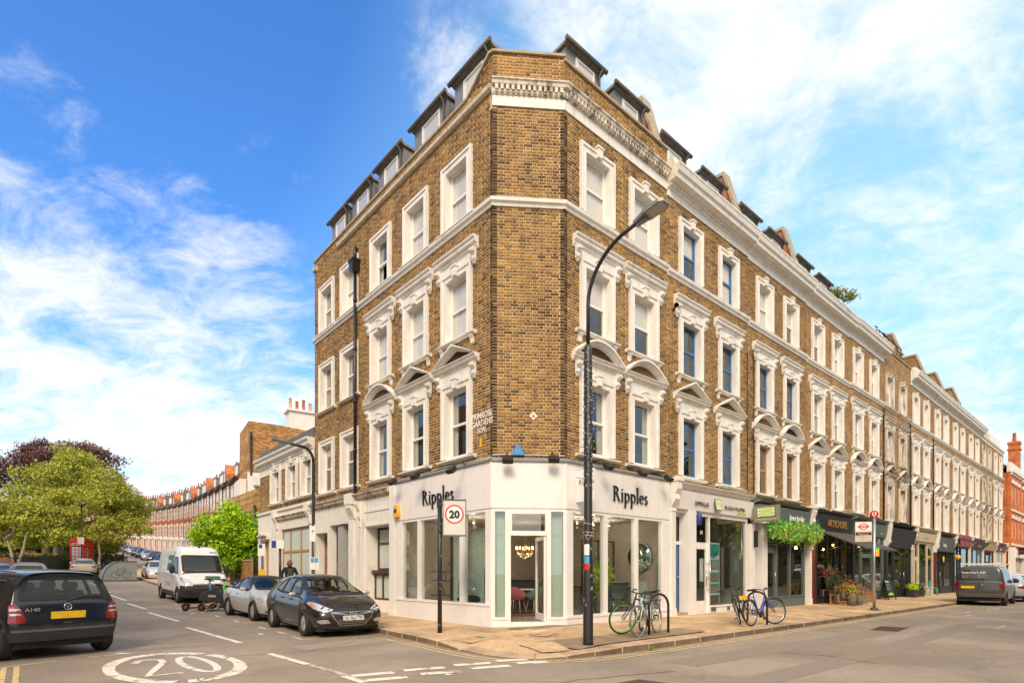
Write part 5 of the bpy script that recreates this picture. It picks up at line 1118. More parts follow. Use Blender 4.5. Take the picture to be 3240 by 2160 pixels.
pave_patch('tarmac_patch', [(.0, -1.15), (-.75, -.9), (-.62, .9), (-.50, 1.3), (-.45, .4)], M_['tarmac'], .016)
pave_patch('cement_patch', [(-2.1, -2.6), (-2.9, -2.7), (-3.1, -2.2), (-2.3, -1.9)], M_['slab'], .020)
# vehicles
def paint(name, col, metal=.0, rough=.3): return mat(name, col, rough, metal, var=.05, scale=3, coat=.65, dirt=tuple(min(1, c * .8 + .05) for c in col), dlo=.55, dhi=.85)
def cage(st, cap_f, cap_r, arches, arch_r, rc):
 """st: stations rear to front (x, zs, zb, zt, wl, wm, wb, wt); wheel arches are cut into the sill line"""
 S = []
 def lerp_st(x):
  for i in range(len(st) - 1):
   if st[i][0] <= x <= st[i+1][0]:
    u = (x - st[i][0]) / (st[i+1][0] - st[i][0]); return [x] + [st[i][j] + (st[i+1][j] - st[i][j]) * u for j in range(1, 8)]
 xs = {round(s[0], 3): list(s) for s in st}
 for ax in arches:
  for k in list(xs):
   if abs(k - ax) < arch_r * 1.12: del xs[k]
  for q in (-1.10, -.98, -.80, -.42, 0, .42, .80, .98, 1.10):
   x = ax + q * arch_r; s = lerp_st(x)
   if s is None: continue
   s[1] = s[1] if abs(q) > 1.05 else max(s[1], rc + arch_r * math.sqrt(max(0, 1 - q * q)) if abs(q) < .97 else s[1] + .02)
   xs[round(x, 3)] = s
 S = [xs[k] for k in sorted(xs)]
 rings = []
 for idx, (x, zs, zb, zt, wl, wm, wb, wt) in enumerate(S):
  hgt = zb - zs; dx = [0] * 8
  if idx == 0: dx = cap_r
  if idx == len(S) - 1: dx = cap_f
  w0 = wl if hgt > .35 else (wl + wm) / 2
  rings.append([(x + dx[0], w0, zs), (x + dx[1], wm, zs + hgt * .36), (x + dx[2], wm - .004, zs + hgt * .72), (x + dx[3], wb, zb), (x + dx[4], wb - .035, zb + .035),
      (x + dx[5], wt, zt - (.05 if zt - zb > .2 else .0)), (x + dx[6], wt * .62, zt + (0 if zt - zb > .2 else .012)), (x + dx[7], 0, zt + .02)])
 v = []; f = []
 for r in rings:
  v += [(x, y, z) for x, y, z in r] + [(x, -y, z) for x, y, z in r[:-1][::-1]]
 n = 15
 for i in range(len(rings) - 1):
  for j in range(n - 1): f.append((i*n + j, i*n + j + 1, (i+1)*n + j + 1, (i+1)*n + j))
 for which, r0 in ((0, 0), (1, (len(rings) - 1) * n)):
  base = rings[0] if which == 0 else rings[-1]; bul = (-.055, -.02) if which == 0 else (.075, .03); grid = []
  for i in range(5):
   row = [r0 + i]
   for fr, b in ((.62, bul[0] * .8), (0, bul[0]), (-.62, bul[0] * .8)):
    x, y, z = base[i]; v.append((x + b, y * fr, z)); row.append(len(v) - 1)
   row.append(r0 + 14 - i); grid.append(row)
  grid.append([r0 + 5, r0 + 6, r0 + 7, r0 + 8, r0 + 9])
  for i in range(5):
   for j in range(4):
    q = (grid[i][j], grid[i][j+1], grid[i+1][j+1], grid[i+1][j]); f.append(q if which == 0 else q[::-1])
 return v, f
def inpoly(x, y, P):
 c = False; n = len(P); j = n - 1
 for i in range(n):
  if (P[i][1] > y) != (P[j][1] > y) and x < (P[j][0] - P[i][0]) * (y - P[i][1]) / (P[j][1] - P[i][1]) + P[i][0]: c = not c
  j = i
 return c
def inset(P, d):
 n = len(P); A = sum(P[i][0] * P[(i+1) % n][1] - P[(i+1) % n][0] * P[i][1] for i in range(n)); s = 1 if A > 0 else -1; out = []
 for i in range(n):
  a, b, c = Vector(P[i-1]), Vector(P[i]), Vector(P[(i+1) % n]); e1, e2 = (b - a).normalized(), (c - b).normalized(); n1, n2 = Vector((-e1.y, e1.x)) * s, Vector((-e2.y, e2.x)) * s
  m = (n1 + n2); L = m.length; m = m / L if L > 1e-4 else n1; out.append(tuple(b + m * d / max(.45, m.dot(n1))))
 return out
def rnd(P, r=.03, n=3):                 # round the corners of a polygon
 out = []; N_ = len(P)
 for i in range(N_):
  a, b, c = Vector(P[i-1]), Vector(P[i]), Vector(P[(i+1) % N_]); ra = min(r, (b-a).length*.45); rc_ = min(r, (c-b).length*.45); p, q = b + (a-b).normalized()*ra, b + (c-b).normalized()*rc_
  for k in range(n + 1): t = k / n; out.append(tuple(p * (1-t)**2 + b * 2*t*(1-t) + q * t*t))
 return out
class Car:
 def __init__(s, name, label, cat, M, st, cap_f, cap_r, arches, arch_r, rc, body, sub=2, group=None, matfn=None, extra=()):
  s.t = thing(name, label, cat, M=M, group=group); v, f = cage(st, cap_f, cap_r, arches, arch_r, rc)
  me = bpy.data.meshes.new('b'); me.from_pydata(v, [], f); o = bpy.data.objects.new('b', me); COL.objects.link(o); md = o.modifiers.new('s', 'SUBSURF'); md.levels = md.render_levels = sub
  bpy.context.view_layer.update(); s.me = bpy.data.meshes.new_from_object(o.evaluated_get(bpy.context.evaluated_depsgraph_get())); COL.objects.unlink(o); bpy.data.objects.remove(o)
  s.me.name = 'body'; s.me.materials.clear(); s.me.materials.append(body)
  for m in extra: s.me.materials.append(m)
  for p in s.me.polygons: p.use_smooth = True
  if matfn:
   for p in s.me.polygons: p.material_index = matfn(p.center, p.normal)
  bm = bmesh.new(); bm.from_mesh(s.me); bmesh.ops.recalc_face_normals(bm, faces=bm.faces); s.bvh = BVHTree.FromBMesh(bm); bm.to_mesh(s.me); bm.free()
  s.o = put('body', s.me, s.t)
 def ray(s, p, view, q=None):
  D = {'front': (Vector((6, p[0], p[1])), Vector((-1, 0, 0))), 'rear': (Vector((-6, p[0], p[1])), Vector((1, 0, 0))), 'left': (Vector((p[0], 4, p[1])), Vector((0, -1, 0))), 'right': (Vector((p[0], -4, p[1])), Vector((0, 1, 0))), 'top': (Vector((p[0], p[1], 5)), Vector((0, 0, -1)))}[view]
  h, nn, _, _ = s.bvh.ray_cast(*D); return h, nn, D[1]
 def cut(s, poly, view):
  bm = bmesh.new(); bm.from_mesh(s.me); kill = []
  for f in bm.faces:
   c = f.calc_center_median(); n = f.normal
   if view in ('left', 'right'): ok = (c.y > 0) == (view == 'left') and abs(n.y) > .35 and inpoly(c.x, c.z, poly)
   elif view == 'front': ok = n.x > .12 and c.x > 0 and inpoly(c.y, c.z, poly)
   else: ok = n.x < -.12 and c.x < 0 and inpoly(c.y, c.z, poly)
   if ok: kill.append(f)
  bmesh.ops.delete(bm, geom=kill, context='FACES'); bm.to_mesh(s.me); bm.free()
 def patch(s, name, poly, view, m, off=.005, parent=None, hole=None, res=.05, skirt=.02, label=None):
  def dens(P, close=True):
   out = []
   for i in range(len(P)):
    a, b = Vector(P[i]), Vector(P[(i+1) % len(P)]); n = max(1, int((b - a).length / res)); out += [a.lerp(b, j / n) for j in range(n)]
   return out
  bd = dens(poly); V = list(bd); E = [(i, (i+1) % len(bd)) for i in range(len(bd))]; hb = []
  if hole:
   hb = dens(hole); k = len(V); V += hb; E += [(k + i, k + (i+1) % len(hb)) for i in range(len(hb))]
  xs = [p[0] for p in poly]; ys = [p[1] for p in poly]
  if not hole:
   x = min(xs) + res / 2
   while x < max(xs):
    y = min(ys) + res / 2
    while y < max(ys):
     if inpoly(x, y, poly) and min((Vector((x, y)) - q).length for q in bd) > res * .45: V.append(Vector((x, y)))
     y += res
    x += res
  r = geometry.delaunay_2d_cdt([Vector(v) for v in V], E, [], 0, 1e-6); vv, ff = r[0], r[2]
  P3 = []; last = None
  for p in vv:
   h, n, d = s.ray(p, view)
   if h is None: h = last if last is not None else Vector((0, 0, .5)); n = -d
   else: last = h
   if n.dot(d) > 0: n = -n
   k = (n * .6 - d * .6); P3.append(h + k.normalized() * off)
  keep = []
  for f in ff:
   c = sum((Vector(vv[i]) for i in f), Vector((0, 0))) / len(f)
   if inpoly(c.x, c.y, poly) and not (hole and inpoly(c.x, c.y, hole)): keep.append(tuple(f))
  bm = bmesh.new(); bv = [bm.verts.new(p) for p in P3]
  for f in keep:
   try: bm.faces.new([bv[i] for i in f])
   except ValueError: pass
  _, _, d = s.ray(vv[0], view)
  be = [e for e in bm.edges if len(e.link_faces) == 1]
  if skirt and be:
   ex = bmesh.ops.extrude_edge_only(bm, edges=be); bmesh.ops.translate(bm, verts=[v for v in ex['geom'] if isinstance(v, bmesh.types.BMVert)], vec=d * skirt)
  for v in [v for v in bm.verts if not v.link_faces]: bm.verts.remove(v)
  bmesh.ops.recalc_face_normals(bm, faces=bm.faces); me = bpy.data.meshes.new(name); bm.to_mesh(me); bm.free(); me.materials.append(m)
  return put(name, me, parent or s.t, None, label)
 def both(s, name, poly, view, m, **k):
  if view in ('left', 'right'): return [s.patch(name, poly, v, m, **k) for v in ('left', 'right')]
  return [s.patch(name, poly, view, m, **k), s.patch(name, [(-a, b) for a, b in poly][::-1], view, m, **k)]
 def window(s, poly, view, frame=.035, glass=None, see=True):
  g_ = glass or M_['glass_car']
  for v in (('left', 'right') if view == 'side' else (view,)):
   if see: s.cut(inset(poly, .012), v)
   w = s.patch('window', poly, v, g_, off=.006, skirt=.004); s.patch('window_seal', inset(poly, -.012), v, M_['rubber'], off=.009, hole=inset(poly, frame), parent=w, skirt=.012)
 def line(s, pts, view, w=.008, m=None):   # shut lines: thin dark strips
  P_ = [Vector(p) for p in pts]; L, Rr = [], []
  for i, p in enumerate(P_):
   t = (P_[min(i+1, len(P_)-1)] - P_[max(i-1, 0)]).normalized(); nn = Vector((-t.y, t.x)); L.append(tuple(p + nn * w / 2)); Rr.append(tuple(p - nn * w / 2))
  for v in (('left', 'right') if view == 'side' else (view,)): s.patch('shut_line', L + Rr[::-1], v, m or M_['rubber'], off=.0015, skirt=0, res=.12)
 def wheels(s, xs, track, r, w, spokes=5, rim_m='alloy', rim_r=.64, style='spoke'):
  key = ('wheel', r, w, spokes, rim_m, style)
  if key not in WM:
   mb = MB(); rr = r * rim_r; mb.lathe([(rr, -w*.42), (r*.93, -w/2), (r*.985, -w*.40), (r, -w*.2), (r, w*.2), (r*.985, w*.40), (r*.93, w/2), (rr, w*.42), (rr*.98, w*.2), (rr*.98, -w*.2), (rr, -w*.42)], 32, 0, RX(90))
   for k in (-.25, 0, .25): mb.lathe([(r*1.001, w*k - .004), (r*1.003, w*k), (r*1.001, w*k + .004)], 32, 0, RX(90))
   ty = mb.mesh('tyre', M_['rubber']); mb = MB()
   mb.lathe([(rr, -w*.43), (rr*1.0, -w*.40), (rr*.93, -w*.36), (rr*.90, -w*.2), (rr*.90, w*.3)], 32, 0, RX(90))
   mb.lathe([(.001, -w*.30), (rr*.16, -w*.30), (rr*.2, -w*.24), (rr*.2, w*.1)], 16, 0, RX(90))
   mb.lathe([(rr*.9, w*.12), (.001, w*.12)], 20, 1, RX(90))
   for i in range(spokes):
    a = 360 / spokes * i
    if style == 'spoke': mb.prism([(rr*.12, -rr*.11), (rr*.92, -rr*.13), (rr*.92, rr*.13), (rr*.12, rr*.11)], 'z', w*.20, w*.30, 0, RX(90) @ RZ(a))
    else:
     for q in (-1, 1): mb.prism([(rr*.12, -rr*.05), (rr*.92, q*rr*.2 - rr*.05), (rr*.92, q*rr*.2 + rr*.05), (rr*.12, rr*.05)], 'z', w*.20 + .002 * q, w*.30 + .002 * q, 0, RX(90) @ RZ(a))
   rm = mb.mesh('rim', [M_[rim_m], M_['rubber']]); WM[key] = (ty, rm)
  ty, rm = WM[key]
  for x in xs:
   for sd in (-1, 1):
    M = T(x, sd * track, r) @ (RZ(180) if sd > 0 else Matrix.Identity(4)); t = put('wheel', ty, s.t, M); put('rim', rm, t)
 def underbody(s, x0, x1, w, z0=.16, z1=.42, arches=(), ar=.35, rc=.3):
  mb = MB(); ed = sorted([x0, x1] + [a + q for a in arches for q in (-ar, ar)])
  for i in range(0, len(ed) - 1):
   narrow = any(a - ar <= ed[i] + .001 and ed[i+1] - .001 <= a + ar for a in arches); ww = w - (.26 if narrow else 0)
   mb.box(ed[i], ed[i+1], -ww, ww, z0, z1 + (.28 if narrow else 0))
  mb.build('underbody', M_['rubber'], s.t)
 def seats(s, xf, xr, z=.32, w=.36, m='plasticgr'):
  for x, n in ((xf, 2), (xr, 2)):
   for sd in (-1, 1):
    mb = MB(); c = sd * w; mb.prism([(x - .1, z), (x + .42, z), (x + .44, z + .16), (x + .02, z + .12), (x - .14, z + .64), (x - .26, z + .62)], 'y', c - .23, c + .23); mb.box(x - .27, x - .17, c - .12, c + .12, z + .64, z + .80)
    me = mb.mesh('seat', M_[m]); bm = bmesh.new(); bm.from_mesh(me); bmesh.ops.bevel(bm, geom=list(bm.edges), offset=.025, segments=2, affect='EDGES'); bm.to_mesh(me); bm.free(); put('seat', me, s.t)
 def dash(s, x0, x1, w, z):
  mb = MB(); mb.prism([(x0, z - .2), (x0 + .06, z), (x1, z + .02), (x1, z - .3)], 'y', -w, w); mb.build('dashboard', M_['plasticdk'], s.t)
  mb = MB(); mb.lathe([(.16, -.012), (.185, -.012), (.185, .012), (.16, .012), (.16, -.012)], 18, 0, T(x0 - .12, -.36, z - .02) @ RY(-65)); mb.build('steering_wheel', M_['plasticdk'], s.t)
 def mirrors(s, x, y, z, m, sx=.09, sy=.20, sz=.12):
  for sd in (-1, 1):
   mb = MB(); mb.ball((0, 0, 0), .5, 12, 0, (sx, sy, sz)); mb.tube([(-.0, -sd * sy * .3, -sz * .3), (.02, -sd * (sy * .5 + .09), -sz * .5)], .022, 6, 1)
   mb.build('mirror', [m, M_['plasticdk']], s.t, T(x, sd * (y + sy * .5), z))
 def plate(s, M, m, w=.52, h=.115):
  mb = MB(); mb.box(-w/2, w/2, -.012, 0, -h/2, h/2); return mb.build('number_plate', M_[m], s.t, M)
 def handles(s, pts, m):
  for x, z in pts:
   for v in ('left', 'right'):
    h, n, d = s.ray((x, z), v); mb = MB(); y = h.y; q = 1 if v == 'left' else -1; mb.tube([(x - .09, y + q*.0, z), (x - .07, y + q*.03, z), (x + .07, y + q*.03, z), (x + .09, y, z)], .014, 6); mb.build('door_handle', m, s.t)
 def wiper(s, pts, view):
  P3 = []
  for p in pts:
   h, n, d = s.ray(p, view); P3.append(h - d * .03)
  MB().tube(P3, .009, 6).build('wiper', M_['plasticdk'], s.t)
def place(a, b, da, db, dz=0.0):         # matrix of a vehicle whose centre is at (a, b) and nose points along (da, db), tilted with the road
 d = Vector((da, db)).normalized(); p0, p1 = AB(a - d.x * 1.3, b - d.y * 1.3), AB(a + d.x * 1.3, b + d.y * 1.3)
 x = (p1 - p0).normalized(); n = Vector((-x.y, x.x, 0)).normalized(); z = x.cross(n); M = Matrix((x, n, z)).transposed().to_4x4(); c = (p0 + p1) / 2; M.translation = (c.x, c.y, c.z + dz); return M
nb = paint('navy_paint', (.004, .007, .018));
stA = [(-1.70, .33, .98, 1.50, .78, .845, .80, .60), (-1.45, .33, .99, 1.545, .80, .86, .82, .62), (-1.2, .30, .99, 1.56, .80, .86, .82, .63), (-.6, .26, .98, 1.58, .80, .86, .82, .64), (0, .26, .97, 1.575, .80, .86, .82, .64), (.45, .26, .96, 1.53, .80, .86, .82, .62), (1.15, .28, .95, 1.02, .80, .86, .80, .70), (1.5, .30, .88, .92, .78, .84, .76, .66), (1.78, .32, .74, .78, .70, .78, .70, .55)]
C1 = Car('parked_car', 'dark blue compact hatchback seen from behind, the nearest car at bottom left', 'car', place(4.38, -9.72, .943, -.318), stA, [.0, .06, .04, 0, 0, -.04, -.02, 0], [0, -.07, -.02, .0, .015, .24, .27, .27], (-1.21, 1.21), .355, .30, nb, sub=3)
C1.me.materials.append(M_['plasticdk'])
for p in C1.me.polygons:
 c = p.center
 if c.z < .56 - (.04 if c.x < -1.3 else 0.12) and (c.x < -1.55 or c.x > 1.5): p.material_index = 1
 if c.z < .36: p.material_index = 1
rw = [(-.68, 1.05), (.68, 1.05), (.55, 1.46), (-.55, 1.46)]
C1.window(rnd(rw, .06), 'rear', .075)
C1.window(rnd([(-1.28, 1.02), (-.78, 1.0), (-.76, 1.44), (-1.15, 1.43)], .04), 'side'); C1.window(rnd([(-.70, 1.0), (.05, .99), (.03, 1.45), (-.70, 1.45)], .04), 'side'); C1.window(rnd([(.12, .99), (.95, .98), (.46, 1.40), (.10, 1.45)], .04), 'side')
C1.window(rnd([(-.62, 1.04), (.62, 1.04), (.54, 1.46), (-.54, 1.46)], .05), 'front')
C1.wheels((-1.21, 1.21), .765, .30, .19, 6)
C1.underbody(-1.6, 1.65, .72, .20, .42, (-1.21, 1.21), .36)
C1.seats(.2, -.75, .55, .34); C1.dash(.75, 1.15, .68, 1.0)
for s_ in (-1, 1):
 P_ = [(s_*.60, .66), (s_*.825, .66), (s_*.80, .96), (s_*.73, 1.0), (s_*.64, .86)]
 if s_ > 0: P_ = P_[::-1]
 tl = C1.patch('tail_light', rnd(P_, .03), 'rear', M_['red'], off=.014)
 for z0 in (.79, .87): C1.patch('lens_band', [(s_*.655, z0), (s_*.80, z0), (s_*.80, z0 + .035), (s_*.67, z0 + .035)][::(1 if s_ < 0 else -1)], 'rear', M_['clear'], off=.019, parent=tl)
C1.line([(-.60, 1.03), (-.60, .80), (-.52, .60), (-.42, .55), (.42, .55), (.52, .60), (.60, .80), (.60, 1.03)], 'rear', .012)
C1.patch('plate_recess', rnd([(-.36, .70), (.36, .70), (.33, .86), (-.33, .86)], .03), 'rear', nb, off=.012)
C1.plate(T(-1.795, 0, .775) @ RZ(-90) @ RX(4), 'plate_y', .52, .125)
C1.patch('bumper_strip', [(-.84, .50), (.84, .50), (.84, .545), (-.84, .545)], 'rear', M_['plasticgr'], off=.012)
h, n, d = C1.ray((0, .91), 'rear'); mb = MB(); Mb = T(h.x - .012, 0, .915) @ RY(-90)
mb.lathe([(.052, -.006), (.062, -.006), (.062, .006), (.052, .006), (.052, -.006)], 24, 0, Mb); [mb.prism([(-.010, 0), (.010, 0), (.002, .055), (-.002, .055)], 'z', -.004, .004, 0, Mb @ RZ(90 + 120 * i)) for i in range(3)]; mb.build('badge', M_['chrome'], C1.t)
text('A140', .085, M_['chrome'], C1.t, T(-1.775, .62, .855) @ RZ(-90), 'badge_lettering', .004, off=.002, sx=1.15)
mb = MB(); mb.ball((-1.80, 0, .63), .5, 12, 0, (.03, .16, .05)); mb.build('hatch_handle', M_['plasticdk'], C1.t)
C1.wiper([(0.0, 1.03), (-.25, 1.09), (-.55, 1.08)], 'rear'); C1.mirrors(.72, .83, 1.0, nb); C1.handles([(-.6, .86), (.35, .86)], nb)
C1.line([(-.73, .35), (-.73, 1.0)], 'side'); C1.line([(.08, .3), (.08, 1.0)], 'side')
mb = MB(); [mb.tube([(-1.35, s_ * .60, 1.53), (0, s_ * .64, 1.57), (.4, s_*.62, 1.53)], .010, 5) for s_ in (-1, 1)]; mb.build('roof_trim', M_['rubber'], C1.t)
bk = paint('black_paint_car', (.010, .009, .009));
stB = [(-2.02, .34, .95, 1.22, .74, .84, .78, .56), (-1.80, .33, .97, 1.33, .79, .875, .80, .57), (-1.45, .29, .96, 1.42, .80, .885, .82, .58), (-.7, .22, .94, 1.465, .81, .89, .83, .60), (-.1, .20, .92, 1.475, .81, .89, .83, .60), (.35, .20, .91, 1.44, .81, .89, .83, .59), (1.22, .21, .93, 1.00, .81, .89, .81, .72), (1.6, .24, .87, .935, .81, .885, .78, .64), (1.95, .25, .77, .83, .78, .85, .72, .52), (2.12, .22, .66, .70, .62, .76, .62, .40)]
C2 = Car('parked_car', 'glossy black hatchback facing the viewer at the kerb beside the white showroom', 'car', place(4.55, -3.78, -1, -.045), stB, [-.04, .04, .06, 0, -.02, -.04, 0, .02], [.05, -.07, -.03, .02, .06, .22, .25, .26], (-1.325, 1.325), .345, .315, bk, sub=3)
C2.window(rnd([(-.70, .985), (.70, .985), (.53, 1.405), (-.53, 1.405)], .06), 'front', .05)
C2.window(rnd([(-.62, 1.0), (.0, .985), (.0, 1.40), (-.50, 1.40)], .04), 'side'); C2.window(rnd([(.07, .985), (.86, .985), (.36, 1.38), (.07, 1.41)], .04), 'side'); C2.window(rnd([(-1.22, 1.06), (-.68, 1.0), (-.58, 1.38), (-.90, 1.33)], .04), 'side')
C2.window(rnd([(-.60, 1.05), (.60, 1.05), (.50, 1.30), (-.50, 1.30)], .05), 'rear', .04)
C2.wheels((-1.325, 1.325), .80, .315, .205, 8, 'alloy', .66, 'double'); C2.underbody(-1.9, 2.0, .74, .15, .42, (-1.325, 1.325), .36)
C2.seats(.1, -.85, .35, .36); C2.dash(.62, 1.15, .68, .93)
for s_ in (-1, 1):
 fl_p = lambda P: [(s_ * a, b) for a, b in (P if s_ > 0 else P[::-1])]
 hl_ = C2.patch('headlight', rnd(fl_p([(.44, .655), (.62, .60), (.80, .66), (.865, .80), (.80, .845), (.62, .74)]), .03), 'front', M_['clear'], off=.010, res=.035)
 for cy, cz, r in ((.66, .70, .058), (.55, .665, .036)):
  h, n, d = C2.ray((s_ * cy, cz), 'front'); mb = MB(); mb.lathe([(r, 0), (r, .012), (r*.75, .014), (r*.7, .0)], 16, 0, T(h.x + .008, s_ * cy, cz) @ RY(90)); mb.lathe([(.001, .012), (r*.6, .006), (r*.62, .0)], 12, 1, T(h.x + .006, s_ * cy, cz) @ RY(90)); mb.build('lamp_reflector', [M_['chrome'], M_['plasticdk']], hl_)
 C2.patch('indicator', fl_p([(.79, .72), (.84, .74), (.845, .79), (.80, .80)]), 'front', mat('amber_lens', (.6, .2, .03), .2, coat=1), off=.014, parent=hl_)
 fg = C2.patch('fog_light', rnd(fl_p([(.52, .36), (.72, .34), (.80, .40), (.74, .44), (.60, .44)]), .03), 'front', M_['clear'], off=.010); C2.patch('fog_surround', rnd(fl_p([(.50, .32), (.74, .30), (.83, .41), (.80, .50), (.74, .47)]), .03), 'front', M_['plasticdk'], off=.004, parent=fg)
gr = C2.patch('grille', rnd([(-.50, .60), (-.47, .49), (-.30, .29), (.30, .29), (.47, .49), (.50, .60), (.30, .62), (-.30, .62)], .02), 'front', M_['plasticdk'], off=.006)
C2.patch('chrome_bar', [(-.48, .575), (-.15, .53), (.15, .53), (.48, .575), (.44, .60), (.14, .555), (-.14, .555), (-.44, .60)], 'front', M_['steel'], off=.022)
C2.patch('grille_rim', [(-.51, .61), (-.48, .485), (-.305, .282), (.305, .282), (.48, .485), (.51, .61)], 'front', M_['steel'], off=.012, hole=[(-.495, .60), (-.466, .495), (-.295, .296), (.295, .296), (.466, .495), (.495, .60)])
for z in (.33, .37, .41): C2.patch('grille_bar', [(-.36, z), (.36, z), (.37, z + .014), (-.37, z + .014)], 'front', M_['steel'], off=.014)
h, n, d = C2.ray((0, .565), 'front'); mb = MB(); Mb = T(h.x + .02, 0, .565) @ RY(90) @ S3(.62, 1, 1)
mb.lathe([(.070, -.006), (.086, -.006), (.086, .006), (.070, .006), (.070, -.006)], 24, 0, Mb); mb.box(-.045, .045, -.008, .008, -.004, .004, 0, Mb); mb.box(-.058, .058, -.040, -.022, -.005, .005, 0, Mb @ RZ(-14)); mb.box(-.058, .058, .022, .040, -.005, .005, 0, Mb @ RZ(-14)); mb.build('badge', M_['chrome'], C2.t)
h, n, d = C2.ray((0, .465), 'front'); C2.plate(T(h.x + .02, 0, .465) @ RZ(90) , 'plate_w', .52, .115)
C2.line([(-.60, .93), (-.66, .80), (-.50, .665), (0, .635), (.50, .665), (.66, .80), (.60, .93)], 'front', .008)
C2.line([(.05, .25), (.05, .95)], 'side'); C2.line([(1.02, .38), (.98, .80), (.92, .95)], 'side'); C2.line([(-.92, .60), (-.70, .72), (-.66, .98)], 'side'); C2.line([(.9, .27), (-.85, .27)], 'side')
C2.mirrors(.80, .86, .99, mat('chrome_mirror', (.45, .44, .42), .2, .6)); C2.handles([(-.42, .88), (.28, .86)], bk); C2.wiper([(-.55, 1.0), (-.2, 1.02), (.25, 1.02)], 'front'); C2.wiper([(.10, 1.0), (.4, 1.015), (.62, 1.02)], 'front')
mb = MB(); mb.box(-.09, .09, -.004, 0, -.03, .03); mb.build('windscreen_sticker', mat('parking_permit', (.45, .6, .55), .5), C2.t, T(1.12, .50, 1.04) @ RZ(90) @ RX(-60))
mb = MB(); mb.tube([(-1.35, 0, 1.43), (-1.55, 0, 1.56)], .007, 5); mb.build('aerial', M_['plasticdk'], C2.t)
sv = paint('silver_paint', (.50, .495, .48), .12, .35)
stC = [(-2.18, .34, .86, .93, .70, .80, .74, .55), (-1.9, .33, .90, .97, .79, .86, .79, .62), (-1.45, .29, .91, 1.08, .80, .875, .80, .58), (-.95, .24, .90, 1.33, .80, .88, .80, .55), (-.35, .22, .89, 1.39, .80, .88, .80, .56), (.18, .22, .88, 1.36, .80, .88, .80, .56), (.95, .22, .90, .965, .80, .88, .79, .70), (1.45, .25, .86, .92, .80, .875, .77, .64), (1.95, .26, .78, .83, .77, .83, .72, .55), (2.17, .24, .68, .71, .66, .76, .64, .42)]
C3 = Car('parked_convertible', 'silver convertible with a closed black soft top, parked behind the black hatchback', 'car', place(9.48, -3.60, -1, .01), stC, [-.05, .06, .05, 0, 0, -.02, 0, .02], [.05, -.05, -.02, 0, 0, .03, .03, .03], (-1.325, 1.325), .34, .32, sv, sub=3, extra=(M_['awning'],), matfn=lambda c, n: 1 if (c.z > .95 and -1.75 < c.x < .22 and (c.z > 1.34 or c.x < -.25 or abs(n.y) < .3)) else 0)
C3.window(rnd([(-.64, .965), (.64, .965), (.50, 1.325), (-.50, 1.325)], .05), 'front', .045)
C3.window(rnd([(-.55, .95), (.78, .95), (.24, 1.31), (-.40, 1.31)], .05), 'side'); C3.window(rnd([(-1.15, .97), (-.62, .95), (-.5, 1.29), (-.72, 1.27)], .04), 'side')
C3.wheels((-1.325, 1.325), .79, .32, .21, 7, 'alloy', .70); C3.underbody(-2.0, 2.0, .74, .15, .42, (-1.325, 1.325), .36); C3.seats(-.15, -1.0, .34, .36, 'plasticdk'); C3.dash(.40, .9, .66, .92)
for s_ in (-1, 1):
 fl_p = lambda P: [(s_ * a, b) for a, b in (P if s_ > 0 else P[::-1])]
 C3.patch('headlight', rnd(fl_p([(.40, .58), (.80, .60), (.835, .73), (.42, .71)]), .02), 'front', M_['clear'], off=.008); C3.patch('air_intake', rnd(fl_p([(.40, .27), (.74, .30), (.66, .40), (.46, .38)]), .03), 'front', M_['plasticdk'], off=.006)
C3.patch('grille', rnd([(-.33, .70), (-.30, .54), (.30, .54), (.33, .70)], .02), 'front', M_['plasticdk'], off=.006); C3.patch('lower_grille', rnd([(-.34, .28), (.34, .28), (.34, .40), (-.34, .40)], .02), 'front', M_['plasticdk'], off=.006)
h, n, d = C3.ray((0, .47), 'front'); C3.plate(T(h.x + .02, 0, .47) @ RZ(90), 'plate_w')
mb = MB(); [mb.lathe([(.030, 0), (.037, 0), (.037, .006), (.030, .006)], 14, 0, T(h.x + .01, -.08 + i * .054, .62) @ RY(90)) for i in range(4)]; mb.build('badge', M_['chrome'], C3.t)
C3.line([(-.38, .25), (-.42, .95)], 'side'); C3.line([(.98, .36), (.86, .92)], 'side'); C3.line([(-.86, .45), (.95, .45)], 'side', .03, sv); C3.line([(-.56, .9), (-.6, .78), (-.4, .73), (.4, .73), (.6, .78), (.56, .9)], 'front')
C3.mirrors(.62, .83, .97, sv); C3.handles([(-.28, .80)], sv)
wv = paint('van_white', (.74, .74, .74));
stV = [(-2.72, .45, 1.35, 2.44, .93, .985, .985, .84), (-2.5, .42, 1.35, 2.50, .97, 1.01, 1.0, .86), (-1.5, .34, 1.35, 2.53, .98, 1.02, 1.01, .86), (0, .32, 1.35, 2.54, .98, 1.02, 1.01, .86), (1.0, .32, 1.35, 2.53, .98, 1.02, 1.0, .85), (1.32, .32, 1.32, 2.46, .98, 1.02, .99, .83), (1.50, .32, 1.30, 2.26, .98, 1.02, .97, .83), (2.12, .33, 1.20, 1.36, .96, 1.02, .93, .84), (2.48, .30, 1.02, 1.12, .94, 1.0, .88, .74), (2.72, .27, .86, .92, .84, .93, .80, .58)]
C4 = Car('delivery_van', 'white high roof delivery van with green side sign and dark bumper, facing the junction', 'van', place(20.0, -3.72, -1, .01), stV, [-.04, .05, .06, 0, 0, -.05, 0, .02], [0, -.01, 0, 0, 0, .04, .05, .05], (-1.84, 1.84), .42, .345, wv, sub=3)
C4.me.materials.append(M_['plasticdk'])
for p in C4.me.polygons:
 c = p.center
 if (c.x > 2.28 and c.z < .80 and not (c.x < 2.45 and c.z > .66)) or (c.z < .52 and -1.35 < c.x < 1.3) or (c.x < -2.3 and c.z < .75): p.material_index = 1
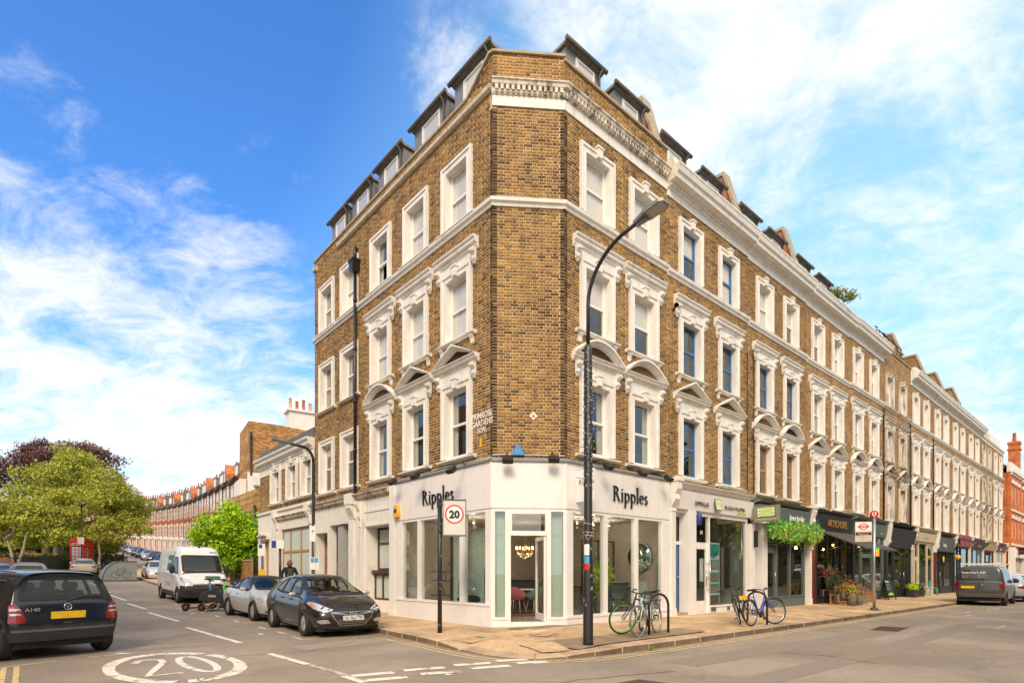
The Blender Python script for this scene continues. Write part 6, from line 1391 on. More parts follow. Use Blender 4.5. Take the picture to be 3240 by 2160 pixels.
C4.window(rnd([(-.80, 1.36), (.80, 1.36), (.76, 2.12), (-.76, 2.12)], .10), 'front', .06)
C4.window(rnd([(.98, 1.38), (1.78, 1.30), (1.50, 1.85), (1.38, 2.02), (1.02, 2.04)], .06), 'side')
C4.wheels((-1.84, 1.84), .90, .345, .225, 8, 'alloy', .6, 'double'); C4.underbody(-2.6, 2.4, .86, .22, .5, (-1.84, 1.84), .42)
mb = MB(); mb.box(.75, .85, -.88, .88, .6, 2.3); mb.box(.9, 1.1, -.8, .8, .7, 1.5); mb.build('cab_bulkhead', M_['signgrey'], C4.t); C4.dash(1.7, 2.2, .82, 1.32)
for s_ in (-1, 1):
 fl_p = lambda P: [(s_ * a, b) for a, b in (P if s_ > 0 else P[::-1])]
 C4.patch('headlight', rnd(fl_p([(.52, .88), (.86, .80), (.95, 1.12), (.90, 1.16), (.62, 1.02)]), .03), 'front', M_['clear'], off=.01); C4.patch('fog_recess', rnd(fl_p([(.50, .42), (.80, .46), (.84, .62), (.55, .56)]), .03), 'front', M_['rubber'], off=.006)
C4.patch('grille', rnd([(-.55, .86), (-.52, .64), (.52, .64), (.55, .86)], .03), 'front', M_['rubber'], off=.008); C4.patch('chrome_bar', [(-.55, .84), (.55, .84), (.55, .885), (-.55, .885)], 'front', M_['steel'], off=.016)
for z in (.68, .74, .80): C4.patch('grille_bar', [(-.50, z), (.50, z), (.50, z + .02), (-.50, z + .02)], 'front', M_['plasticgr'], off=.014)
h, n, d = C4.ray((0, .84), 'front'); mb = MB(); Mb = T(h.x + .03, 0, .84) @ RY(90); mb.lathe([(.075, -.006), (.095, -.006), (.095, .008), (.075, .008)], 24, 0, Mb); mb.prism([(-.1, -.02), (0, .012), (.1, .02), (0, -.012)], 'z', -.004, .006, 0, Mb @ RZ(90)); mb.build('badge', M_['chrome'], C4.t)
C4.mirrors(1.55, 1.0, 1.50, M_['plasticdk'], .14, .24, .42); C4.wiper([(-.7, 1.34), (-.3, 1.38), (.05, 1.36)], 'front'); C4.wiper([(0, 1.36), (.35, 1.42), (.72, 1.44)], 'front')
vg = mat('van_green', (.04, .13, .05), .45, var=.05)
for v in ('left', 'right'): C4.patch('side_sign', [(-.35, 1.42), (.85, 1.42), (.85, 2.12), (-.35, 2.12)], v, vg, off=.004, skirt=.002)
for sd in (-1, 1):
 yy = abs(C4.ray((.2, 1.75), 'left')[0].y) + .012; Ms = T(-.30 if sd < 0 else .80, sd * yy, 1.76) @ (RZ(0) if sd < 0 else RZ(180)); text('Auguste', .27, M_['signwhite'], C4.t, Ms @ RX(-6), 'side_lettering', .002, sx=.9, shear=.15); text('Noel', .24, M_['signwhite'], C4.t, Ms @ T(.45, 0, -.24) @ RX(-6), 'side_lettering', .002, sx=.9, shear=.15)
h, n, d = C4.ray((-.45, 1.16), 'front'); C4.patch('bonnet_sign', [(.0, 1.03), (.62, 1.03), (.62, 1.20), (.0, 1.20)], 'front', vg, off=.006, skirt=.002)
h, n, d = C4.ray((.05, 1.08), 'front'); text('Augu', .15, M_['signwhite'], C4.t, T(h.x + .012, .05, h.z - .02) @ RZ(90) @ RX(-58), 'bonnet_lettering', .002, off=.002)
h, n, d = C4.ray((.32, 2.26), 'front'); text('AN14', .12, M_['plasticgr'], C4.t, T(h.x + .03, .38, 2.24) @ RZ(90) @ RX(-38), 'roof_lettering', .002, off=.003)
C4.line([(.92, .5), (.92, 2.1)], 'side', .012); C4.line([(-.45, .5), (-.45, 2.2)], 'side', .012); C4.line([(-1.3, 1.32), (2.0, 1.10)], 'side', .012)
for i, (x, m) in enumerate(((-.15, 'van_green'), (.25, 'van_green'), (.65, 'potlt'))): C4.patch('side_emblem', [(x, .72), (x + .13, .72), (x + .15, .82), (x + .065, .95), (x - .02, .82)], 'right', vg if i < 2 else M_['potlt'], off=.003, skirt=.001)
mb = MB(); mb.ball((1.30, 0, 2.50), .05, 8); mb.tube([(1.30, 0, 2.50), (1.2, 0, 2.75)], .008, 5); mb.build('aerial', M_['plasticdk'], C4.t)
gv = paint('van_grey', (.055, .053, .055));
stW = [(-2.42, .42, 1.12, 1.90, .86, .93, .92, .80), (-2.2, .40, 1.12, 1.94, .90, .95, .94, .81), (-1, .32, 1.12, 1.965, .90, .955, .94, .82), (.5, .30, 1.12, 1.96, .90, .955, .94, .81), (1.05, .30, 1.12, 1.90, .90, .955, .93, .78), (1.85, .30, 1.08, 1.18, .90, .95, .90, .80), (2.2, .28, .98, 1.04, .88, .93, .84, .7), (2.42, .28, .82, .86, .78, .86, .76, .5)]
C5 = Car('parked_van', 'dark grey van with white lettering on its rear doors and roof bars', 'van', place(-4.38, 27.6, .035, 1), stW, [-.04, .05, .05, 0, 0, -.05, 0, 0], [.02, -.05, -.03, 0, 0, .06, .07, .07], (-1.5, 1.5), .38, .335, gv, sub=3)
C5.me.materials.append(M_['plasticgr'])
for p in C5.me.polygons:
 if p.center.z < .60 and p.center.x < -2.15: p.material_index = 1
C5.patch('window', rnd([(-.76, 1.24), (-.03, 1.24), (-.03, 1.74), (-.70, 1.74)], .06), 'rear', mat('dark_privacy_glass', (.03, .03, .032), .08, coat=1), off=.006); C5.patch('window', rnd([(.03, 1.24), (.76, 1.24), (.70, 1.74), (.03, 1.74)], .06), 'rear', bpy.data.materials['dark_privacy_glass'], off=.006)
for P_ in ([(1.15, 1.17), (1.75, 1.14), (1.35, 1.68), (1.12, 1.74)], [(.35, 1.18), (1.05, 1.17), (1.02, 1.74), (.35, 1.74)]): C5.both('window', rnd(P_, .05), 'left', bpy.data.materials['dark_privacy_glass'], off=.006)
C5.line([(0, .62), (0, 1.88)], 'rear', .012); C5.line([(-.80, .62), (-.80, 1.7), (-.70, 1.82), (.70, 1.82), (.80, 1.7), (.80, .62), (-.8, .62)], 'rear', .012); C5.patch('chrome_bar', [(-.8, 1.16), (.8, 1.16), (.8, 1.17), (-.8, 1.17)], 'rear', M_['steel'], off=.006)
C5.both('tail_light', rnd([(-.93, .86), (-.76, .86), (-.76, 1.10), (-.92, 1.10)], .02), 'rear', M_['red'], off=.012)
C5.plate(T(-2.50, .42, .90) @ RZ(-90), 'plate_y', .52, .115); text('InteriorLAB', .19, M_['signwhite'], C5.t, T(-2.472, .66, 1.55) @ RZ(-90) @ RX(-4), 'rear_lettering', .002)
mb = MB(); [MB().box(-2.478, -2.472, y0 - .38 + .1 * (i % 2), y0, 1.47 - i * .04, 1.482 - i * .04).build('printed_line', M_['signgrey'], C5.t) for i in range(4) for y0 in (.66, .05)]
h, n, d = C5.ray((-.12, .96), 'rear'); MB().lathe([(.05, -.004), (.062, -.004), (.062, .006), (.05, .006)], 18, 0, T(h.x - .01, -.12, .99) @ RY(90)).build('badge', M_['chrome'], C5.t)
C5.both('reflector', [(-.80, .46), (-.55, .46), (-.55, .50), (-.80, .50)], 'rear', M_['red'], off=.01)
mb = MB(); mb.box(-2.0, 1.1, -.78, -.73, 2.02, 2.06); mb.box(-2.0, 1.1, .73, .78, 2.02, 2.06); [mb.box(x, x + .06, -.78, .78, 2.03, 2.07) for x in (-1.9, -.9, .1, 1.0)]; [mb.box(x, x + .05, sd * .755 - .02, sd * .755 + .02, 1.9, 2.03) for x in (-1.9, 1.0) for sd in (-1, 1)]; mb.build('roof_bars', M_['white'], C5.t)
C5.wheels((-1.5, 1.5), .84, .335, .21, 5, 'alloy'); C5.underbody(-2.3, 2.2, .80, .22, .46, (-1.5, 1.5), .4); C5.mirrors(1.15, .93, 1.2, M_['plasticdk'], .12, .22, .2); C5.line([(.28, .35), (.28, 1.75)], 'side', .012)
GEN = {}
def far_car(name, label, M, col, kind='hatch', group=None, front=True, metal=.2):
 pm = paint('paint_' + str(len(GEN)), col, metal); GEN[len(GEN)] = 1
 st = stB if kind == 'hatch' else [(-2.3, .34, .90, .98, .70, .82, .76, .58), (-2.0, .33, .94, 1.02, .80, .87, .80, .64), (-1.55, .30, .94, 1.08, .80, .88, .81, .58), (-.95, .24, .93, 1.36, .80, .88, .81, .55), (-.3, .22, .92, 1.42, .80, .88, .81, .56), (.25, .22, .91, 1.39, .80, .88, .81, .56), (1.1, .22, .92, .98, .80, .88, .80, .70), (1.6, .25, .87, .93, .80, .87, .77, .64), (2.0, .26, .78, .83, .76, .82, .72, .55), (2.2, .24, .68, .71, .62, .74, .62, .42)]
 if kind == 'estate': st = [(-2.1, .36, .98, 1.50, .76, .84, .80, .62), (-1.8, .33, 1.0, 1.56, .80, .88, .83, .64), (-.9, .26, .99, 1.60, .81, .89, .84, .66), (0, .24, .98, 1.60, .81, .89, .84, .66), (.5, .24, .97, 1.56, .81, .89, .84, .64), (1.3, .24, .98, 1.05, .81, .89, .82, .72), (1.7, .26, .92, .97, .80, .88, .78, .64), (2.0, .27, .80, .84, .76, .83, .72, .52), (2.15, .25, .70, .72, .62, .76, .62, .4)]
 cr = [0, -.06, -.02, 0, 0, .03, .03, .03] if kind == 'saloon' else [.02, -.05, -.02, 0, .03, .18, .2, .2]
 c = Car(name, label, 'car', M, st, [-.04, .05, .05, 0, 0, -.03, 0, .02], cr, (-1.33, 1.33), .35, .31, pm, sub=2, group=group)
 dg = bpy.data.materials.get('privacy_glass_far') or mat('privacy_glass_far', (.06, .06, .055), .25, coat=.2)
 zr = {'hatch': 1.38, 'saloon': 1.34, 'estate': 1.52}[kind]
 c.patch('windscreen', rnd([(-.66, 1.02), (.66, 1.02), (.50, zr), (-.50, zr)], .06), 'front', dg)
 c.patch('rear_window', rnd([(-.62, 1.06), (.62, 1.06), (.50, zr - .06), (-.50, zr - .06)], .06), 'rear', dg)
 c.both('side_window', rnd([(-1.0 if kind != 'saloon' else -.9, 1.02), (.85, 1.0), (.38, zr), (-.75 if kind == 'saloon' else -.85, zr - .02)], .06), 'left', dg)
 c.both('tail_light', rnd([(-.82, .72), (-.58, .76), (-.56, .86), (-.80, .90)], .02), 'rear', M_['red'], off=.01); c.both('headlight', rnd([(.46, .62), (.78, .62), (.82, .76), (.52, .72)], .02), 'front', M_['clear'], off=.01)
 h, n, d = c.ray((0, .80), 'rear'); c.plate(T(h.x - .015, 0, .80) @ RZ(-90), 'plate_y'); h, n, d = c.ray((0, .45), 'front'); c.plate(T(h.x + .02, 0, .45) @ RZ(90), 'plate_w')
 c.patch('grille', rnd([(-.36, .50), (.36, .50), (.40, .64), (-.40, .64)], .02), 'front', M_['plasticdk'], off=.006)
 c.wheels((-1.33, 1.33), .79, .31, .2, 5); c.underbody(-1.95, 1.95, .74, .18, .42, (-1.33, 1.33), .36); c.mirrors(.78, .84, .98, pm); c.line([(0, .28), (0, 1.0)], 'side', .012)
 return c
silver = (.40, .37, .33)
far_car('parked_car', 'pale grey hatchback at the right edge, parked in front of the dark grey van', place(-4.55, 33.4, 0, 1), (.42, .45, .46))
far_car('parked_car', 'white saloon at the far right edge beyond the pale grey hatchback', place(-4.5, 39.0, 0, 1), (.62, .62, .62), 'estate')
def worldM(S_x, Y, yaw, size=1.0, z=None):   # a car placed along a line of sight, heading yaw degrees from straight ahead
 X = (S_x - 1620) / 1763.3 * Y; a, b = toab(X, Y); th = R_(yaw); d = Vector((-math.sin(th), math.cos(th))); da, db = toab(O.x + d.x, O.y + d.y); M = place(a, b, da, db); return M @ S3(size, size, size)
C6 = far_car('parked_car', 'silver saloon seen from behind in front of the red telephone box', worldM(268, 45.5, 35), silver, 'saloon')
C7 = far_car('parked_car', 'silver estate seen from behind, just beyond the dark blue hatchback', worldM(92, 29.5, 41), silver, 'estate')
C8 = far_car('parked_car', 'champagne saloon half hidden behind the silver estate at the left edge', worldM(-8, 33.0, 43), (.42, .38, .33), 'saloon')
C9 = far_car('parked_car', 'red car roof at the left edge behind the champagne saloon', worldM(-2, 40.5, 43), (.42, .02, .02), 'hatch')
C10 = far_car('parked_car', 'white hatchback facing the viewer behind the grey bicycle hangar', worldM(497, 44.0, 219), (.60, .60, .60), 'hatch')
hd = []
rowc = [('black', (.012, .012, .013)), ('dark grey', (.06, .06, .065)), ('black', (.012, .012, .013)), ('silver', (.34, .34, .34)), ('black', (.014, .013, .013)), ('pale grey', (.42, .42, .42)), ('dark grey', (.05, .05, .055))]
base_d = far_car('parked_car', 'black car nearest in the distant row parked under the red brick terrace', worldM(520, 62, 212), (.012, .012, .013), 'hatch', 'cars parked along the bend under the terrace')
base_l = far_car('parked_car', 'pale grey car leading the distant row parked under the red brick terrace', worldM(545, 56, 214), (.40, .40, .40), 'hatch', 'cars parked along the bend under the terrace')
for i, (sx, Y, lt) in enumerate(((492, 70, 0), (470, 77, 1), (452, 84, 0), (436, 92, 0), (420, 100, 1), (405, 108, 0), (392, 117, 0), (382, 126, 1))):
 copy_thing((base_l if lt else base_d).t, worldM(sx, Y, 214 + i * 1.5), '%s car, %s of the distant row parked on the bend under the terrace' % ('pale' if lt else 'dark', ('third', 'fourth', 'fifth', 'sixth', 'seventh', 'eighth', 'ninth', 'farthest')[i]))
# vegetation
def leafmat(name, stops, rough=.6, tr=.25):
 m, t, p = newmat(name); n = t.nodes.new; l = t.links.new
 geo = n('ShaderNodeNewGeometry'); cr = n('ShaderNodeValToRGB'); l(geo.outputs['Random Per Island'], cr.inputs[0]); e = cr.color_ramp.elements
 while len(e) < len(stops): e.new(.5)
 for i, (q, c) in enumerate(stops): e[i].position = q; e[i].color = (*c, 1)
 l(cr.outputs[0], p.inputs['Base Color']); setp(p, Roughness=rough); p.inputs['Specular IOR Level'].default_value = .3
 tl = n('ShaderNodeBsdfTranslucent'); l(cr.outputs[0], tl.inputs[0]); mx = n('ShaderNodeMixShader'); mx.inputs[0].default_value = tr; out = t.nodes['Material Output']; l(p.outputs[0], mx.inputs[1]); l(tl.outputs[0], mx.inputs[2]); l(mx.outputs[0], out.inputs[0]); return m
def leaves(name, clumps, n, size, m, par=None, M=None, seed=1, shell=.45, flat=.0, aspect=.5, label=None, droop=0.0):
 rs = np.random.RandomState(seed); C = np.array([c[:3] for c in clumps], float); Rr = np.array([c[3:6] if len(c) > 4 else (c[3],) * 3 for c in clumps], float)
 w = (Rr.prod(1)) ** (2/3); w /= w.sum(); idx = rs.choice(len(C), n, p=w); d = rs.normal(size=(n, 3)); d /= np.linalg.norm(d, axis=1)[:, None]
 ph = rs.uniform(0, 6.28, (len(C), 3)); wob = 1 + .16 * np.sin(3.1 * d[:, 0] + ph[idx, 0]) + .14 * np.sin(4.3 * d[:, 1] + ph[idx, 1]) + .12 * np.sin(7.7 * d[:, 2] + 5 * d[:, 0] + ph[idx, 2])
 r = (1 - shell * rs.rand(n) ** 1.4) * wob; P = C[idx] + d * Rr[idx] * r[:, None] + rs.normal(size=(n, 3)) * size * .8
 nrm = d * .7 + rs.normal(size=(n, 3)) * .8 + np.array([0, 0, .35 + flat]); nrm /= np.linalg.norm(nrm, axis=1)[:, None]
 t = np.cross(nrm, rs.normal(size=(n, 3))); t /= np.linalg.norm(t, axis=1)[:, None]; t[:, 2] -= droop; b = np.cross(nrm, t); s = size * rs.uniform(.6, 1.35, n)[:, None]
 v = np.zeros((n, 4, 3)); v[:, 0] = P - t * s; v[:, 1] = P + b * s * aspect + nrm * s * .12; v[:, 2] = P + t * s; v[:, 3] = P - b * s * aspect + nrm * s * .12
 me = bpy.data.meshes.new(name); me.vertices.add(n * 4); me.vertices.foreach_set('co', v.reshape(-1)); me.loops.add(n * 4); me.loops.foreach_set('vertex_index', np.arange(n * 4)); me.polygons.add(n)
 me.polygons.foreach_set('loop_start', np.arange(n) * 4); me.polygons.foreach_set('loop_total', np.full(n, 4)); me.update(calc_edges=True); me.materials.append(m)
 o = put(name, me, par, M, label); return stuffed(o)
def trunk(mb, p0, p1, r0, r1, seed=0, n=8, wig=.1):
 rs = random.Random(seed); pts = []; p0, p1 = Vector(p0), Vector(p1)
 for i in range(7):
  t = i / 6; pts.append(p0.lerp(p1, t) + Vector((rs.uniform(-wig, wig), rs.uniform(-wig, wig), 0)) * (math.sin(t * 3.14)))
 mb.tube(pts, [r0 + (r1 - r0) * i / 6 for i in range(7)], n); return pts
def WP(sx, sy, Y): return Vector(((sx - 1620) / 1763.3 * Y, Y, 1.52 + (1812 - sy) / 1763.3 * Y))
def gz(p): return g(*toab(p.x, p.y))
bark = mat('bark', (.16, .12, .085), .9, var=.35, scale=8, bump=.05); bark_pale = mat('pale_bark', (.34, .28, .20), .9, var=.3, scale=8)
olive = leafmat('olive_leaf', ((0, (.14, .19, .02)), (.35, (.34, .39, .045)), (.7, (.52, .54, .07)), (.92, (.70, .66, .14)), (1, (.82, .72, .32))), tr=.35)
dkgreen = leafmat('dark_leaf', ((0, (.02, .035, .008)), (.6, (.055, .08, .018)), (1, (.12, .14, .03))))
purple = leafmat('copper_leaf', ((0, (.07, .035, .035)), (.6, (.19, .09, .085)), (1, (.32, .17, .15))))
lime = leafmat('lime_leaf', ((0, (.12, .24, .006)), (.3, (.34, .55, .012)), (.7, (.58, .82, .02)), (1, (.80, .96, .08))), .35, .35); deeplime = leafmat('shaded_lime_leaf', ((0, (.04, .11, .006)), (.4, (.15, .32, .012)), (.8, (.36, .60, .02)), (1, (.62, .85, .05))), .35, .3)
def tree(name, label, base_s, Y, clumps, n, size, m, tr, bm_=None, group=None, seed=1, shell=.45):
 rr = random.Random(seed)
 b = WP(base_s, 1800, Y); b.z = gz(b); t = thing(name, label, 'tree', b, group=group); cl = []
 for sx, sy, dy, rx, rz in clumps:
  p = WP(sx, sy, Y + dy) - b; cl.append((p.x, p.y, p.z, rx * .62, rx * .6, rz * .58))
  for _ in range(9):
   d = Vector((rr.gauss(0, 1), rr.gauss(0, 1), rr.gauss(0, .9))).normalized(); q = rr.uniform(.26, .46); cl.append((p.x + d.x * rx * .66, p.y + d.y * rx * .62, p.z + d.z * rz * .66, rx * q, rx * q, rz * q * .62))
 leaves('crown', cl, n, size, m, t, seed=seed, shell=shell)
 for k, (r0, tops) in enumerate(tr):
  mb = MB(); st = Vector((tops[0][0], tops[0][1], 0));
  for q in tops[1:]: trunk(mb, st + Vector((0, 0, tops[0][2])) * 0, q, r0, r0 * .35, seed + k)
  mb.build('trunk', bm_ or bark, t)
 for k in range(0, min(90, len(cl)), 10):
  c = cl[k]; mb = MB(); trunk(mb, (tr[0][1][1][0], tr[0][1][1][1], tr[0][1][1][2] * .9), c[:3], .13, .04, seed + 20 + k, 5, .3); mb.build('limb', bm_ or bark, t)
 return t
tree('broad_tree', 'broad yellow green tree spreading over the railings behind the red telephone box', 225, 54,
  [(240, 1500, 0, 3.6, 2.6), (150, 1530, -1, 3.2, 2.5), (330, 1540, 0, 3.4, 2.6), (390, 1600, 1, 2.8, 2.6), (270, 1590, -2, 3.4, 2.6), (180, 1610, -2, 3.2, 2.4), (90, 1590, -1, 3.0, 2.6), (60, 1680, -2, 2.4, 2.0), (130, 1680, -2, 2.6, 1.8), (215, 1690, -2, 2.8, 1.8), (300, 1680, -1, 2.8, 2.0), (400, 1670, 0, 2.4, 2.1), (225, 1450, 1, 2.2, 1.6), (440, 1640, 2, 1.5, 2.0), (340, 1720, 0, 1.8, 1.2)], 50000, .125, olive,
  [(.30, [(0, 0, 0), (.3, 0, 4.2), (-.8, .3, 4.6)])], seed=3)
tree('copper_beech', 'dark purple leaved tree rising behind the yellow green tree', 250, 74,
  [(60, 1470, 0, 4.2, 3.0), (150, 1460, 0, 4.6, 3.2), (250, 1450, 0, 5.0, 3.4), (330, 1490, 1, 4.0, 3.4), (200, 1520, 0, 5, 4), (0, 1500, 0, 4.0, 3.0), (380, 1560, 2, 2.8, 3.2), (150, 1440, 0, 3.0, 2.4), (290, 1440, 0, 2.8, 2.2)], 26000, .17, purple, [(.5, [(0, 0, 0), (0, 0, 7)])], seed=8, shell=.6)
tree('small_tree', 'small tree with a forked pale trunk standing behind the railings at left', 55, 44, [(20, 1620, 0, 2.0, 1.8), (70, 1640, 0, 1.8, 1.6), (-30, 1660, 0, 2.0, 1.8), (110, 1600, 1, 1.6, 1.4)], 9000, .12, olive, [(.16, [(0, 0, 0), (-.9, 0, 3.0), (.7, 0, 3.2)])], bark_pale, seed=12)
tree('background_tree', 'dark leafy tree filling the space under the crowns at the left edge', 40, 62, [(0, 1640, 0, 3.6, 3.6), (60, 1720, 0, 3.4, 2.4), (140, 1740, 1, 3.6, 2.0), (230, 1745, 1, 3.6, 2.0), (-40, 1700, 0, 3, 3), (320, 1750, 1, 2.6, 1.6)], 22000, .16, dkgreen, [(.5, [(0, 0, 0), (0, 0, 4)])], seed=17)
tree('slim_tree', 'slim street tree right of the telephone box, in front of the terrace', 312, 50, [(312, 1690, 0, 1.0, 1.0), (330, 1660, 0, 1.0, .9)], 2200, .11, olive, [(.14, [(0, 0, 0), (.1, 0, 3.1)])], bark_pale, seed=21)
for i, (sx, w) in enumerate(((150, .5), (182, .45), (228, .4))):
 b = WP(sx, 1800, 57); b.z = gz(b); t = thing('tree_trunk', ('thick dark trunk left of the pale one in the garden', 'pale grey trunk in the middle of the garden', 'brown trunk just left of the red telephone box')[i], 'trunk', b, group='garden tree trunks'); mb = MB(); trunk(mb, (0, 0, 0), (.2, 0, 4.5), w, w * .7, i, 10); mb.build('trunk', (bark, bark_pale, bark)[i], t)
b = WP(715, 1800, 30.5); b.z = gz(b); sh_ = thing('cherry_laurel', 'large rounded bright yellow green shrub beside the white van', 'shrub', b); cl = []
for sx, sy, r in ((715, 1690, 1.45), (660, 1670, 1.1), (770, 1680, 1.2), (715, 1640, 1.0), (660, 1720, 1.1), (780, 1735, 1.1), (720, 1755, 1.0), (750, 1645, .8), (640, 1690, .7), (808, 1700, .9), (650, 1750, .9), (800, 1650, .8), (690, 1775, .9), (800, 1750, .9), (740, 1790, .9), (650, 1790, .7), (790, 1790, .7)):
 p = WP(sx, sy, 30.5) - b; cl.append((p.x, p.y, p.z, r, r, r * .95))
rr = random.Random(4); cl2 = []
for c in cl:
 for _ in range(5): d = Vector((rr.gauss(0, 1), rr.gauss(0, 1), rr.gauss(0, 1))).normalized(); q = rr.uniform(.3, .5) * c[3]; cl2.append((c[0] + d.x * c[3] * .72, c[1] + d.y * c[3] * .72, c[2] + d.z * c[3] * .68, q, q, q * .85))
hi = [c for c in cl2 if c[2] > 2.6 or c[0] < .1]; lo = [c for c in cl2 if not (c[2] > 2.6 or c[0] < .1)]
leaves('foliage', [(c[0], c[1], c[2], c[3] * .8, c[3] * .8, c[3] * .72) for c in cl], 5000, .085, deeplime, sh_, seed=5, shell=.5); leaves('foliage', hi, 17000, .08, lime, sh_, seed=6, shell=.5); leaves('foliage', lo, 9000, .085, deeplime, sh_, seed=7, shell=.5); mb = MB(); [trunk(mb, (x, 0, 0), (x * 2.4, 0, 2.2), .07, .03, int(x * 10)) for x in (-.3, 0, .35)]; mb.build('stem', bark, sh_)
bd = thing('wild_plant', 'straggly wild plant growing out of the big white cornice', 'plant', FR @ Vector((17.4, -.25, 13.85))); leaves('foliage', [(0, 0, .25, .5, .35, .3), (.6, 0, .15, .4, .3, .25), (-.5, 0, .1, .3, .3, .2)], 700, .07, leafmat('weed_leaf', ((0, (.10, .14, .03)), (1, (.35, .36, .10)))), bd, seed=2, shell=.9)
# garden ground, hedge and railings
def strip(name, pts, m, lift, lab=None):
 mb = MB(); n = len(pts)
 cen = sum((Vector(p) for p in pts), Vector((0, 0))) / n
 mb.v = [(*AB(*p).xy, g(*p) + lift) for p in pts] + [(*AB(*cen).xy, g(*cen) + lift)]; mb.f = [(i, (i + 1) % n, n) for i in range(n)]; mb.m = [0] * n; mb.sm = [False] * n
 me = mb.mesh(name, m); bm = bmesh.new(); bm.from_mesh(me); bmesh.ops.subdivide_edges(bm, edges=bm.edges, cuts=5, use_grid_fill=True); bmesh.ops.recalc_face_normals(bm, faces=bm.faces)
 if sum(f.normal.z for f in bm.faces) < 0: bmesh.ops.reverse_faces(bm, faces=bm.faces)
 for v in bm.verts: v.co.z = g(*toab(v.co.x, v.co.y)) + lift
 bm.to_mesh(me); bm.free(); o = put(name, me); o['kind'] = 'structure'; return o
def wab(sx, Y): p = WP(sx, 1800, Y); return toab(p.x, p.y)
gp = [wab(-300, 36), wab(-60, 40), wab(120, 45), wab(200, 49), wab(300, 51), wab(386, 52), wab(392, 60), wab(330, 100), wab(200, 140), wab(-400, 140), wab(-700, 60)]
strip('garden_lawn', gp, mat('grass', (.10, .16, .03), .9, var=.3, scale=3), .13)
strip('garden_pavement', [wab(-310, 34.5), wab(-60, 38.4), wab(120, 43.4), wab(200, 47.2), wab(300, 49.2), wab(372, 49.5), wab(399, 52), wab(398, 62), wab(386, 62), wab(380, 52.5), wab(300, 51.5), wab(200, 49.5), wab(120, 45.5), wab(-60, 40.5), wab(-300, 36.5)], M_['concrete'], .12)
fen = thing('iron_railings', 'black iron railings round the garden behind the parked cars', 'railings', WP(200, 1812, 49)); o0 = fen.location.copy(); mb = MB(); rail = MB()
pl = [WP(-300, 1800, 36), WP(-60, 1800, 40), WP(120, 1800, 45), WP(200, 1800, 49), WP(300, 1800, 51), WP(385, 1800, 52), WP(391, 1800, 60)]
for i in range(len(pl) - 1):
 a, b_ = pl[i], pl[i+1]; L = (b_ - a).xy.length; n = int(L / .14)
 for j in range(n):
  p = a.lerp(b_, j / n); z = gz(p) + .12; mb.box(p.x - o0.x - .012, p.x - o0.x + .012, p.y - o0.y - .012, p.y - o0.y + .012, z - o0.z, z - o0.z + 1.35 + (.05 if j % 8 == 0 else 0))
 for h in (.15, 1.2): q = [Vector((p.x, p.y, gz(p) + .12 + h)) - o0 for p in (a, b_)]; rail.tube(q, .025, 5)
stuffed(mb.build('bars', M_['iron'], fen)); rail.build('rail', M_['iron'], fen)
hb = WP(100, 1790, 47); hb.z = gz(hb)
hg = thing('hedge', 'dark clipped hedge behind the garden railings', 'hedge', hb); cl = []
for sx in range(-40, 400, 22): p = WP(sx, 1782, 45 + sx * .02 + 1.5) - hb; cl.append((p.x, p.y, max(p.z, .6), .9, .7, .75))
leaves('foliage', cl, 15000, .10, dkgreen, hg, seed=31)
yb = WP(105, 1775, 50); ys_ = thing('dry_grass_clump', 'dry straw coloured grass clump behind the railings', 'plant', (yb.x, yb.y, gz(yb))); leaves('blades', [(0, 0, .9, 2.0, .6, .7)], 2500, .12, leafmat('straw', ((0, (.3, .2, .05)), (1, (.6, .42, .15)))), ys_, seed=6, aspect=.15)
# red telephone box
p = WP(259, 1800, 49.6); p.z = gz(p) + .12; tb = thing('telephone_box', 'red telephone box behind the silver saloon', 'telephone box', p, R_(0)); rp_ = M_['redpaint']; w, H_ = .60, 2.62
mb = MB(); mb.box(-w, w, -w, w, 0, .35); [mb.box(sx * w - (.12 if sx > 0 else 0), sx * w + (0 if sx > 0 else .12), sy * w - (.12 if sy > 0 else 0), sy * w + (0 if sy > 0 else .12), .35, 2.35) for sx in (-1, 1) for sy in (-1, 1)]; mb.box(-w - .03, w + .03, -w - .03, w + .03, 2.12, 2.46)
mb.box(-w - .06, w + .06, -w - .06, w + .06, 2.46, 2.52); mb.build('frame', rp_, tb)
mb = MB(); mb.prism([(-w, 2.52), (w, 2.52), (w, 2.60)] + [(w * math.cos(R_(q)), 2.62 + .20 * math.sin(R_(q))) for q in range(15, 180, 15)] + [(-w, 2.60)], 'y', -w, w); mb.prism([(-w + .001, 2.52), (w - .001, 2.52)] + [(w * .99 * math.cos(R_(q)), 2.60 + .19 * math.sin(R_(q))) for q in range(15, 180, 15)], 'x', -w * .98, w * .98); mb.build('domed_roof', rp_, tb)
mb = MB(); mb.box(-.42, .42, -w - .05, -w - .03, 2.18, 2.38); sg = mb.build('sign_strip', M_['stone_cream'], tb); text('TELEPHONE', .15, M_['black'], sg, T(0, -w - .052, 2.22), depth=.002, align='CENTER', off=.003)
for q in range(4):
 d = mb = MB(); [mb.box(x - .02, x + .02, -w + .02, -w + .06, .38, 2.12) for x in (-.17, .17)]; [mb.box(-.46, .46, -w + .021, -w + .059, z, z + .035) for z in (.38, .66, .94, 1.22, 1.50, 1.78, 2.07)]; fr0 = mb.build('glazing_bars', rp_, tb, RZ(90 * q))
 for ix, (xa, xb2) in enumerate(((-.46, -.19), (-.15, .15), (.19, .46))):
  for iz in range(6): g_ = MB(); g_.box(xa, xb2, -w + .035, -w + .042, .42 + iz * .28, .66 + iz * .28); g_.build('glass_pane', M_['blindglass'] if q == 0 else M_['glass'], fr0)
